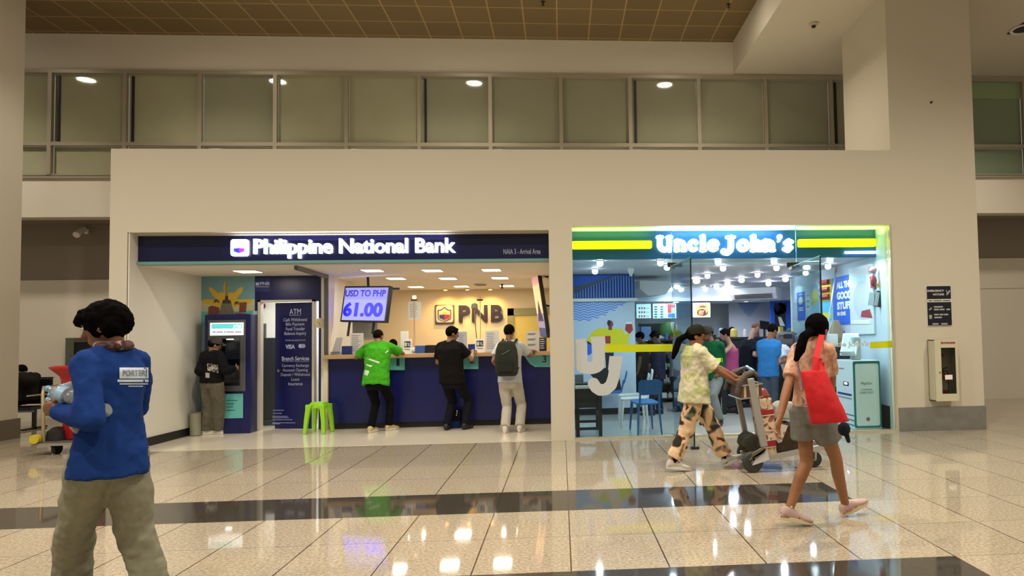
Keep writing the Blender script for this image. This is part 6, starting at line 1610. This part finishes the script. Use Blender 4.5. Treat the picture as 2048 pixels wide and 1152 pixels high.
# 7 woman with the cap
M_TIE = patches('tie_dye', [(.34, '#a9b06a'), (.45, '#c9c3a0'), (.56, '#d8cfb4'), (.66, '#b7b94e')], 3.2, detail=3, dist=1.2)
M_FLORAL = patches('floral_print', [(.36, '#2f3422'), (.40, '#6f7460'), (.435, '#b3713f'), (.455, '#d9b58e'), (.60, '#e0c09a'), (.625, '#8d3f24'), (.66, '#22261a')], 7.5, detail=1.0, dist=.5)
F_ = person('woman in tie-dye shirt, floral trousers and dark cap pushing the luggage trolley', 7.44, 1.60, (1388, 782), (1391, 693), (1392, 670), 88, (92, -2),
            [(1452, 938, 80, -18, 7.62), (1346, 944, 80, 8, 7.42)], [(1476, 756, .12), (1470, 762, -.10)], [(1430, 742, .2), (1417, 744, -.24)], skin='#8f5b3c',
            hair=('capony', '#0b0908', Vector((-.14, 0, -.06)), cloth('#262618')), top=dict(mat=M_TIE, sleeve='short', hem=.12, loose=.036, len=.86, fold=.032, flare=.012, name='shirt'),
            bottom=dict(mat=M_FLORAL, loose=.032, hem=.092, len=.93, fold=.03), shoes=(M_SHOEW, M_SOLEW, cloth('#17130f')), vox=.009, curl=(1.1, 1.1), fat=1.08)
# 8 woman in peach
M_PEACH = patches('peach_check', [(.38, '#b8876c'), (.5, '#c99a7e'), (.62, '#d9b096')], 16, detail=4)
G_ = person('woman in peach shirt and grey shorts walking with a red tote bag', 5.15, 1.61, (1622, 822), (1625, 684), (1636, 656), 58, (50, -4),
            [(1578, 1044, 84, 13, 5.20), (1692, 1034, 70, -17, 5.42)], [(1559, 838, -.12), (1660, 800, .22)], [(1568, 772, -.20), (1676, 772, .12)], skin='#94623f',
            hair=('pony', '#080606', Vector((-.13, -.05, -.02))), top=dict(mat=M_PEACH, sleeve='short', hem=-.03, loose=.013, len=.80, fold=.020, fsize=.06),
            bottom=dict(mat=cloth('#75736c', .15), loose=.026, hem=.112, len=.26, waist=.22, name='shorts'), shoes=(mat('shoe_pink', '#b79a92', .6), mat('sole_cream', '#d3bf98', .5)), vox=.009, fat=.88)
for sh_, pp in zip(G_['shoes'], ([(1562, 1024), (1572, 1032), (1584, 1038), (1596, 1040), (1600, 1034)], [(1693, 1022), (1700, 1021), (1708, 1018), (1714, 1012)])):
    q = [p for p in on_surface(sh_, pp, .002) if p is not None]
    if len(q) > 1: MB().tube(q, .006, 6).build('curved_mark', mat('mark_rose', '#b0565a', .5), sh_)
# her tote bag
TYb = 4.80
def tq(px, py, d=0): return at(px, py, TYb + d)
tb_ = thing('tote_bag', 'bright red cloth tote bag hanging from the shoulder of the woman in peach', 'bag', tq(1660, 847))
M_RED = mat('red_cloth', '#c4121a', .85, noise=.12, nscale=18)
TL, TR, BR, BL = (1600, 742), (1650, 740), (1700, 843), (1622, 849)
rg = []
for t_ in (0, .12, .3, .5, .7, .88, 1.0):
    a = Vector((TL[0] + (BL[0] - TL[0]) * t_, TL[1] + (BL[1] - TL[1]) * t_)); b = Vector((TR[0] + (BR[0] - TR[0]) * t_, TR[1] + (BR[1] - TR[1]) * t_))
    th = .018 + .055 * math.sin(math.pi * min(t_ * .75 + .1, 1)); ring = []
    for k in range(18):
        q = 2 * math.pi * k / 18; u = .5 + .5 * math.copysign(abs(math.cos(q)) ** .55, math.cos(q)); c = a.lerp(b, u); ring.append(tq(c.x, c.y, .0 + .06 * (u - .5) + math.sin(q) * th))
    rg.append(ring)
fuse(MB().rings(rg), .010, 'bag_body', M_RED, tb_, 2, fold=.014, fsize=.09)
shp = G_['sh'][1].lerp(G_['N'], .45) + UZ * .085
for dd, x0, x1 in ((-.03, 1622, 1640), (.03, 1626, 1646)):
    pts = [tq(x0 + 6, 748, dd), tq(1632, 715, dd * .8 + .04), Vector((shp.x, shp.y - .03, shp.z - .0)), shp + Vector((.02, .10, -.04)), tq(x1, 748, dd + .1)]
    st_ = MB(); w2 = .020
    rings_ = []
    for i, p in enumerate(pts):
        tdir = (pts[min(i + 1, 4)] - pts[max(i - 1, 0)]).normalized(); ax = Vector((1, .15, 0)); ax = (ax - tdir * ax.dot(tdir)).normalized(); nn_ = tdir.cross(ax)
        rings_.append([p + ax * (a_ * w2) + nn_ * (b_ * .003) for a_, b_ in ((-1, -1), (1, -1), (1, 1), (-1, 1))])
    st_.rings(rings_).build('strap', M_RED, tb_)
MB().ell(tq(1688, 858, .10), .045, .04, .05).tcap(tq(1690, 860, .10), tq(1697, 882, .10), .022, .014).build('dark_cloth', cloth('#22252e'), tb_, smooth=True)
# slip of paper in her hand
w = G_['wr'][0]
pa = [at(x, y, w.y - .02) for x, y in ((1563, 848), (1576, 851), (1563, 884), (1556, 886), (1552, 878))]
tag(MB().plate(pa, (0, -1, 0), .002).build('paper_slip', mat('slip_white', '#d8d2c2', .6)), 'folded white paper in the hand of the woman in peach', 'paper')
# sling strap
MB().tube([G_['N'] + G_['r'] * -.06 + UZ * .045, *[p for p in on_surface(G_['top'], [(1588, 692), (1593, 720), (1600, 752), (1606, 780)], .006) if p]], .007, 6).build('sling_strap', cloth('#8a7a8c'), G_['root'])

# ---- people inside the shop
def shopper(label, Y, H, pelvis, neck, head, yaw, look, feet, hands, **k):
    return person(label, Y, H, pelvis, neck, head, yaw, look, feet, hands, vox=.016, **k)
shopper('man in dark navy clothes looking down beside the grocery shelf', 13.5, 1.62, (1316, 752), (1318, 687), (1309, 673), -60, (-75, -28), [(1303, 831, -70), (1320, 828, -60)], [(1313, 752, -.2), (1306, 745, .2)],
        elbows=((1318, 728, -.22), None), skin='#5f4536', hair=('short', '#0e0b0b'), top=dict(mat=cloth('#23253a'), sleeve='long', hem=.06, loose=.03), bottom=dict(mat=cloth('#1a1b26'), loose=.02, hem=.07), shoes=(M_SHOEB, M_SHOEB))
p = at(1311, 776, 13.2)
tag(fuse(MB().ell(p, .10, .07, .12).tcap(p + UZ * .08, p + UZ * .19, .05, .02), .014, 'carrier_bag', mat('bag_skyblue', '#6fa3c8', .5), None, 2, fold=.03, fsize=.05) if False else MB().rings([[p + Vector((math.cos(q) * a_, math.sin(q) * b_, z)) for q in [2 * math.pi * j / 12 for j in range(12)]] for a_, b_, z in ((.05, .04, -.13), (.11, .07, -.08), (.10, .06, .0), (.05, .03, .10), (.02, .015, .16))]).build('carrier_bag', mat('bag_skyblue', '#6fa3c8', .5), smooth=True), 'light blue plastic bag carried by the man in navy', 'bag')
shopper('young man in black t-shirt with pale strap half hidden by the mural wall', 14.0, 1.60, (1284, 748), (1286, 686), (1279, 674), -70, (-75, -20), [(1272, 824, -70), (1290, 822, -60)], [(1276, 745, -.15), (1268, 725, .2)],
        elbows=((1283, 722, -.2), None), skin='#8a6650', hair=('short', '#120e0d'), top=dict(mat=cloth('#1c1c20'), sleeve='short', hem=.06, loose=.03), bottom=dict(mat=cloth('#202228'), hem=.065), shoes=(M_SHOEB, M_SHOEB))
shopper('person in greyish purple shirt behind the woman with the cap', 13.9, 1.58, (1356, 752), (1357, 690), (1358, 672), 20, (10, -20), [(1352, 824, 20), (1362, 823, 30)], [(1345, 750, .1), (1368, 745, .1)],
        skin='#8a6650', hair=('short', '#151212'), top=dict(mat=cloth('#857d8c'), sleeve='short', hem=.10, loose=.03), bottom=dict(mat=cloth('#202228'), hem=.065), shoes=(M_SHOEB, M_SHOEB))
GR = shopper('man in dark green high visibility shirt and grey cap beside the shop door', 11.4, 1.67, (1427, 755), (1424, 684), (1415, 665), -135, (-118, -12), [(1440, 852, -140), (1420, 848, -120)], [(1438, 742, -.16), (1405, 738, .1)],
        elbows=((1446, 716, .05), None), skin='#6e4a35', hair=('cap', '#120e0d', Vector((0, 0, 0)), cloth('#33332f')), top=dict(mat=cloth('#0f4a2a'), sleeve='long', hem=.04, loose=.03), bottom=dict(mat=cloth('#6a6e6e'), loose=.02, hem=.075), shoes=(M_SHOEB, M_SHOEB))
garment_print(GR['top'], [(1405, 716), (1445, 716), (1445, 724), (1405, 724)], mat('hivis', '#c6e04a', .5, emit=.1), 'high_visibility_band', 10, 2)
shopper('man in pink vest eating beside the dark stand', 13.5, 1.64, (1464, 752), (1462, 688), (1449, 668), -75, (-85, -14), [(1452, 826, -80), (1468, 826, -70)], [(1436, 692, -.12), (1436, 688, .15)],
        elbows=((1448, 706, -.28), None), skin='#a07560', hair=('short', '#120e0d'), top=dict(mat=cloth('#a84a78'), sleeve='none', hem=.10, loose=.02), bottom=dict(mat=cloth('#2c2c30'), loose=.03, hem=.075), shoes=(mat('sandal_dark', '#2e2420', .6), M_SHOEB), fat=1.12, curl=(1.0, 1.0))
shopper('bald man in black shirt bending over the service counter', 14.4, 1.70, (1492, 748), (1500, 680), (1512, 655), 55, (65, -35), [(1490, 815, 60), (1502, 812, 60)], [(1522, 705, .15), (1522, 712, -.1)],
        elbows=(None, (1512, 706, -.2)), skin='#a98068', hair=('crop', '#6a5040'), top=dict(mat=cloth('#141820'), sleeve='short', hem=.12, loose=.03), bottom=dict(mat=cloth('#101014'), hem=.07), shoes=(M_SHOEB, M_SHOEB), fat=1.12)
shopper('man in blue t-shirt and jeans with a hand in his pocket', 11.9, 1.70, (1536, 752), (1538, 680), (1546, 660), 30, (62, -26), [(1530, 846, 30), (1545, 845, 50)], [(1525, 742, .3), (1548, 750, -.1)],
        elbows=(None, (1560, 722, -.08)), skin='#8a5f45', hair=('short', '#0f0c0c'), top=dict(mat=cloth('#2b6aa6'), sleeve='short', hem=.02, loose=.02), bottom=dict(mat=cloth('#2b3440', .25), loose=.016, hem=.07), shoes=(M_SHOEB, M_SHOEB), fat=1.05)
shopper('person in white shirt bent over beside the man in blue', 13.2, 1.62, (1585, 746), (1562, 692), (1548, 690), -60, (-70, -50), [(1580, 830, -60), (1592, 828, -60)], [(1550, 730, -.1), (1552, 725, .2)],
        skin='#8a5f45', hair=('short', '#0f0c0c'), top=dict(mat=cloth('#c9ccd2', .06), sleeve='short', hem=.06, loose=.03), bottom=dict(mat=cloth('#23252c'), hem=.07), shoes=(M_SHOEB, M_SHOEB), fat=1.1)
shopper('cashier in black behind the service counter at the back', 16.9, 1.60, (1464, 738), (1464, 682), (1464, 663), 180, (180, -12), [(1459, 795, 180, 0, 16.9), (1469, 795, 180, 0, 16.9)], [(1452, 700, -.2), (1476, 700, -.2)],
        skin='#a58068', hair=('long', '#0a0808'), top=dict(mat=cloth('#1b1b20'), sleeve='short', hem=.06), bottom=dict(mat=cloth('#202228')), shoes=(M_SHOEB, M_SHOEB))
# 10 seated traveller at the far left
sy_ = 12.9; gz = .004
SQ = person('person in dark clothes sitting hunched on the metal bench by the left column', sy_, 1.62, (52, 798), (55, 748), (42, 742), -80, (-90, -40), [(22, 842, -80, 0, 12.8), (18, 838, -80, 0, 13.05)], [(42, 768, -.15), (30, 776, .15)],
        elbows=((62, 776, -.2), None), skin='#8a6650', hair=('short', '#151210'), top=dict(mat=cloth('#23231f'), sleeve='long', hem=.03, loose=.04), bottom=dict(mat=cloth('#17171a'), loose=.02, hem=.07), shoes=(M_SHOEB, M_SHOEB), vox=.016, seat=True)

# ------------------------------------------------------------------ bench, hand truck, trolley
sx_ = SQ['P'].x; sz_ = SQ['P'].z - .13
t = thing('metal_bench', 'black airport bench with chrome arms beside the left column', 'bench', (sx_ + .2, sy_, 0))
bx0, bx1 = sx_ - .75, at(97, 760, sy_ + .15).x
MB().box(bx0, bx1 - .02, sy_ - .25, sy_ + .22, sz_ - .05, sz_).build('seat', M_BLACK, t, bevel=.015)
zb = at(80, 754, sy_ + .3).z
MB().box(bx0, bx1 - .02, sy_ + .26, sy_ + .30, sz_ + .02, zb - .03).build('backrest', M_BLACK, t, bevel=.01)
MB().bar((bx0, sy_ + .28, zb - .015), (bx1, sy_ + .28, zb - .015), .025).build('top_rail', M_CHROME, t)
for x in (bx0 + .1, bx1 - .12):
    MB().bar((x, sy_, 0), (x, sy_, sz_ - .04), .05).bar((x, sy_ - .28, .02), (x, sy_ + .28, .02), .05, .03).build('leg', M_DKMET, t)
for x in (bx1 - .04,):
    MB().tube([(x, sy_ + .22, sz_ + .10), (x, sy_ + .15, sz_ + .20), (x, sy_ - .28, sz_ + .20)], .016, 8).build('armrest', M_CHROME, t)
MB().box(bx0 + .1, bx1 - .1, sy_ - .03, sy_ + .03, sz_ - .1, sz_ - .05).build('beam', M_GREYM, t)

# platform hand truck with the red bin
hy = atz(114, 908, 0).y
def hq(px, py, d=0): return at(px, py, hy + d)
x0 = hq(79, 884).x; x1 = -6.16; zt = hq(100, 881).z
ht = thing('platform_trolley', 'grey platform hand truck carrying the red bin behind the man in blue', 'trolley', (x0 + .5, hy + .2, 0))
MB().box(x0, x1, hy - .12, hy + .58, zt - .05, zt).build('deck', mat('deck_grey', '#4c4943', .5), ht, bevel=.008)
MB().box(x0 - .01, x1, hy - .135, hy - .12, zt - .055, zt - .02).build('edge_trim', mat('trim_grey', '#8b867a', .4), ht)
for px_, dd in ((114, 0), (114, .45), (230, 0), (230, .45)):
    cx = hq(px_, 900).x if px_ < 200 else x1 - .2
    c = MB().cyl((cx - .025, hy + dd, .075), (cx + .025, hy + dd, .075), .075, seg=20).build('castor', M_BLACK, ht, smooth=True)
    MB().box(cx - .05, cx + .05, hy + dd - .05, hy + dd + .05, .10, zt - .05).build('fork', M_BLACK, c)
hx_ = hq(92, 800).x; ztop = hq(90, 775).z
MB().tube([(hx_ + .02, hy - .06, zt), (hx_ + .0, hy - .06, ztop - .08), (hx_ - .03, hy + .0, ztop), (hx_ - .03, hy + .42, ztop), (hx_, hy + .5, ztop - .08), (hx_ + .02, hy + .5, zt)], .022, 10).build('handle', mat('handle_brass', '#a08e66', .4, .4), ht, smooth=True)
p = hq(85, 890); MB().cyl((p.x, hy - .16, zt + .04), (p.x, hy - .10, zt + .04), .06, seg=18).build('bumper', mat('bumper_yellow', '#c2b02a', .5), ht, smooth=True)
p = hq(107, 868); tag(MB().lathe((p.x + .02, hy + .05, zt), [(.13, 0), (.13, .02), (.12, .12), (.06, .17), (.01, .18)], 20).build('black_bundle', M_BLACK, smooth=True), 'black rounded bundle on the hand truck beside the red bin', 'bundle')
rx_ = hq(140, 800).x + .05; rz = hq(110, 733).z
rb = thing('red_bin', 'tall red plastic bin with flared rim on the hand truck', 'bin', (rx_, hy + .22, zt))
rr = min(rx_ - hq(93, 738, .2).x, -6.16 - rx_)
M_RB = mat('red_plastic', '#b8141a', .35)
h_ = rz - zt
MB().lathe((rx_, hy + .22, zt), [(rr * .55, 0), (rr * .60, .02), (rr * .68, h_ * .80), (rr * .72, h_ * .86), (rr * .98, h_ * .96), (rr, h_ * .97)], 32).build('bucket', M_RB, rb, smooth=True, angle=60)
MB().lathe((rx_, hy + .22, zt + h_ * .965), [(rr, 0), (rr * 1.02, .012), (rr * 1.02, .03), (rr * .95, .035), (rr * .86, .0), (rr * .7, -.1)], 32).build('rim', M_RB, rb, smooth=True, angle=60)

# bottles carried by the man in blue
M_BOT = glass('bottle_clear', '#dfe9ee', .05, body=.22, refl=1.6); M_CAPB = mat('bottle_cap', '#5fa0c8', .4)
def bottle(a, b, r, label):
    a = Vector(a); b = Vector(b); L = (b - a).length; ax = (b - a) / L
    t = thing('water_bottle', label, 'bottle', a, 'bottles carried by the man in blue')
    MB().lathe(a, [(r * .8, 0), (r, .01), (r, L * .3), (r * .9, L * .34), (r, L * .38), (r, L * .68), (r * .45, L * .88), (r * .38, L * .93)], 16, ax).build('bottle_body', M_BOT, t, smooth=True, angle=30)
    MB().lathe(a + ax * L * .93, [(r * .42, 0), (r * .42, L * .07)], 12, ax).build('cap', M_CAPB, t)
    MB().lathe(a, [(r * 1.01, L * .42), (r * 1.01, L * .62)], 16, ax).build('label_band', mat('bottle_label', '#8fb0cc', .4), t, smooth=True)
wl = A['wr'][0]
def bq_(px, py, d): return at(px, py, wl.y + d)
bottle(bq_(163, 800, -.02), bq_(94, 777, .0), .036, 'clear water bottle lying topmost across the forearm of the man in blue')
bottle(bq_(160, 816, .06), bq_(93, 800, .06), .034, 'clear water bottle below the topmost one, in front of the hand')
bottle(bq_(217, 818, -.02), bq_(155, 840, -.02), .033, 'clear water bottle tucked under the elbow of the man in blue')
bottle(bq_(167, 861, .0), bq_(133, 822, .06), .034, 'clear water bottle hanging lowest under the forearm of the man in blue')
bottle(bq_(156, 772, .10), bq_(100, 790, .12), .033, 'clear water bottle at the back of the bundle, against the red bin')

# luggage trolley
LY = 7.25; LYB = 7.75
def lq(px, py, Y=LY): return at(px, py, Y)
lt = thing('luggage_trolley', 'silver airport luggage trolley with black wheels pushed by the woman in cap', 'trolley', (lq(1540, 900).x, 7.5, 0))
M_SILV = mat('trolley_silver', '#aaa79f', .35, .5); M_TGREY = mat('trolley_grey', '#57584f', .5)
pa, pb = lq(1500, 757), lq(1528, 893)
dY = Vector((0, LYB - LY, 0))
MB().bar(pa, pb, .075, .05, up=(0, 1, 0)).build('post', M_SILV, lt, bevel=.006)
MB().bar(pa + dY + Vector((-.05, 0, .0)), pb + dY + Vector((-.05, 0, 0)), .055, .05, up=(0, 1, 0)).build('post', M_SILV, lt, bevel=.006)
# handle: raised arched grip
hm = [lq(1474, 787), lq(1480, 768), lq(1492, 750), lq(1507, 744), lq(1515, 752)]
gp = MB()
for q0 in (Vector((0, 0, 0)), dY): gp.tube([p + q0 for p in hm], [.028, .034, .036, .03, .022], 10)
gp.tube([hm[1] + Vector((0, -.04, 0)), hm[1] + dY + Vector((0, .04, 0))], .024, 10)
gp.build('handle', mat('grip_taupe', '#4c4238', .55), lt, smooth=True)
MB().tube([hm[3] + UZ * .01, hm[3] + dY * .5 + UZ * .04, hm[3] + dY + UZ * .01], .02, 8).build('crossbar', M_CHROME, lt, smooth=True)
# wire basket
bk0, bk1 = lq(1480, 771), lq(1524, 796)
bs = MB()
x0, x1, z0, z1 = bk0.x, bk1.x, at(1500, 797, LY).z, at(1500, 771, LY).z
for z in (z0, z1): bs.tube([(x0, LY - .02, z), (x1, LY - .02, z + .02), (x1, LYB, z + .02), (x0, LYB, z), (x0, LY - .02, z)], .008, 6)
bs.build('basket_rim', M_CHROME, lt)
sl = MB(); sl2 = MB()
for k in range(7):
    x = x0 + (x1 - x0) * (k + .5) / 7; (sl if k % 2 else sl2).box(x - .014, x + .014, LY - .012, LY + .0, z0, z1 + .01)
MB().box(x0 + .01, x1 - .01, LY + .01, LYB - .01, z0, z1).build('basket_liner', mat('liner_brown', '#4a2c1e', .6), lt)
sl.build('basket_slats', mat('slat_pale', '#b8a58c', .5), lt); sl2.build('basket_slats', mat('slat_brown', '#5b3522', .5), lt)
# base: rails, gusset, wheels
MB().bar(lq(1506, 922), lq(1650, 893), .05, .05).bar(lq(1506, 922) + dY, lq(1650, 893) + dY, .05, .05).bar(lq(1540, 915), lq(1540, 915) + dY, .04).bar(lq(1600, 903), lq(1600, 903) + dY, .04).bar(lq(1648, 893), lq(1648, 893) + dY, .04).build('base_rails', M_SILV, lt)
gs = MB(); gs.plate([lq(1503, 930, LY), lq(1537, 919, LY), lq(1531, 893, LY), lq(1518, 897, LY)], (0, -1, 0), .04); gs.build('gusset', mat('gusset_white', '#b9b9b4', .4), lt, bevel=.004)
MB().plate([lq(1500, 916), lq(1503, 905), (lq(1526, 893)), lq(1530, 898), lq(1512, 915)], (0, -1, 0), .05).build('gusset_cover', mat('gusset_taupe', '#5d5448', .5), lt, bevel=.004)
M_TYRE = mat('tyre_grey', '#2f302c', .6)
def wheel(px, py, rpx, Y, nm='wheel'):
    g = at(px, py + rpx, Y); r = rpx * Y / FPX; c = Vector((g.x, Y, r + .002))
    w = MB().lathe(c + Vector((0, -.025, 0)), [(r * .72, 0), (r * .95, .004), (r, .012), (r, .04), (r * .95, .048), (r * .72, .05)], 28, (0, 1, 0)).build(nm, M_TYRE, lt, smooth=True, angle=50)
    MB().lathe(c + Vector((0, -.02, 0)), [(r * .72, 0), (r * .72, .04)], 24, (0, 1, 0)).build('hub', mat('hub_grey', '#4a4c46', .5), w)
    MB().lathe(c + Vector((0, -.03, 0)), [(r * .22, 0), (r * .2, .06)], 12, (0, 1, 0)).build('axle', M_GREYM, w)
    return c
c1 = wheel(1506, 932, 21, LY); c2 = wheel(1494, 905, 20, LYB + .1); c3 = wheel(1628, 925, 16, LY + .2); 
MB().hexa([c1 + Vector((-.05, -.05, .02)), c1 + Vector((.12, -.05, .10)), c1 + Vector((.12, .05, .10)), c1 + Vector((-.05, .05, .02)), c1 + Vector((-.02, -.05, .06)), c1 + Vector((.14, -.05, .16)), c1 + Vector((.14, .05, .16)), c1 + Vector((-.02, .05, .06))]).build('fork', M_TGREY, lt, bevel=.006)
MB().bar(c3 + Vector((.0, -.035, .0)), Vector((c3.x + .01, c3.y - .035, lq(1628, 898).z)), .05, .02).build('fork', M_SILV, lt)
MB().bar(c2, Vector((lq(1516, 905, LYB).x, LYB, lq(1516, 905, LYB).z)), .05).build('fork', M_TGREY, lt)
# dark suitcase at the post side
a = lq(1484, 880, LY + .16)
def soft(name, label, cat, pts, Y0, Y1, m, parts=None, r=.04, fold=.02):
    xs_ = [at(x, y, Y0) for x, y in pts]
    o = thing(name, label, cat, (sum(p.x for p in xs_) / len(xs_), (Y0 + Y1) / 2, min(p.z for p in xs_)))
    mb = MB(); mb.plate(xs_, (0, 1, 0), Y1 - Y0)
    fuse(mb, .012, 'bag_body', m, o, 6, fold=fold, fsize=.12); return o
o = soft('dark_duffel', 'dark grey green duffel bag at the handle end of the luggage trolley', 'bag', [(1487, 893), (1492, 878), (1503, 868), (1516, 872), (1522, 890), (1520, 908), (1500, 912)], LY + .12, LYB - .05, cloth('#3c3b30'))
# patterned carton with red straps
M_CART = patches('carton_print', [(.36, '#7d3a34'), (.43, '#c9a98c'), (.52, '#d8c0a0'), (.6, '#8a4a44'), (.68, '#b05a4a')], 9, detail=2)
pts = [(1514, 798), (1544, 795), (1560, 912), (1534, 916)]
cb = thing('patterned_bag', 'tall patterned red and cream bag with red straps on the luggage trolley', 'bag', lq(1545, 912, LY + .1))
P0 = [at(x, y, LY + .10) for x, y in pts]
MB().plate(P0, (0, 1, 0), .34).build('bag_body', M_CART, cb, bevel=.02)
M_RS = mat('red_strap', '#a01822', .6); M_CS = mat('cream_strap', '#d0b8a0', .6)
for f0, f1, m in ((.20, .27, M_RS), (.28, .30, M_CS), (.54, .56, M_CS), (.70, .72, M_CS), (.73, .81, M_RS), (.82, .835, M_CS)):
    q = [P0[0].lerp(P0[3], f0), P0[1].lerp(P0[2], f0), P0[1].lerp(P0[2], f1), P0[0].lerp(P0[3], f1)]
    MB().plate([p + Vector((0, -.001, 0)) for p in q], (0, -1, 0), .006).build('strap', m, cb)
tp = [at(x, y, LY + .12) for x, y in ((1515, 797), (1524, 780), (1532, 777), (1541, 793))]
MB().plate(tp, (0, 1, 0), .25).build('top_flap', mat('flap_red', '#a84a48', .6), cb, bevel=.015)
o = soft('brown_bag', 'dark brown bag lying beside the patterned bag on the trolley deck', 'bag', [(1556, 906), (1556, 862), (1568, 850), (1590, 848), (1604, 862), (1602, 903)], LY + .05, LYB - .1, cloth('#3a2f24', .3))
o = soft('white_bundle', 'pale grey bundle on top of the brown bag on the trolley', 'bag', [(1548, 838), (1552, 812), (1562, 804), (1596, 806), (1600, 840)], LY + .2, LYB - .1, cloth('#a6a6a0', .1))
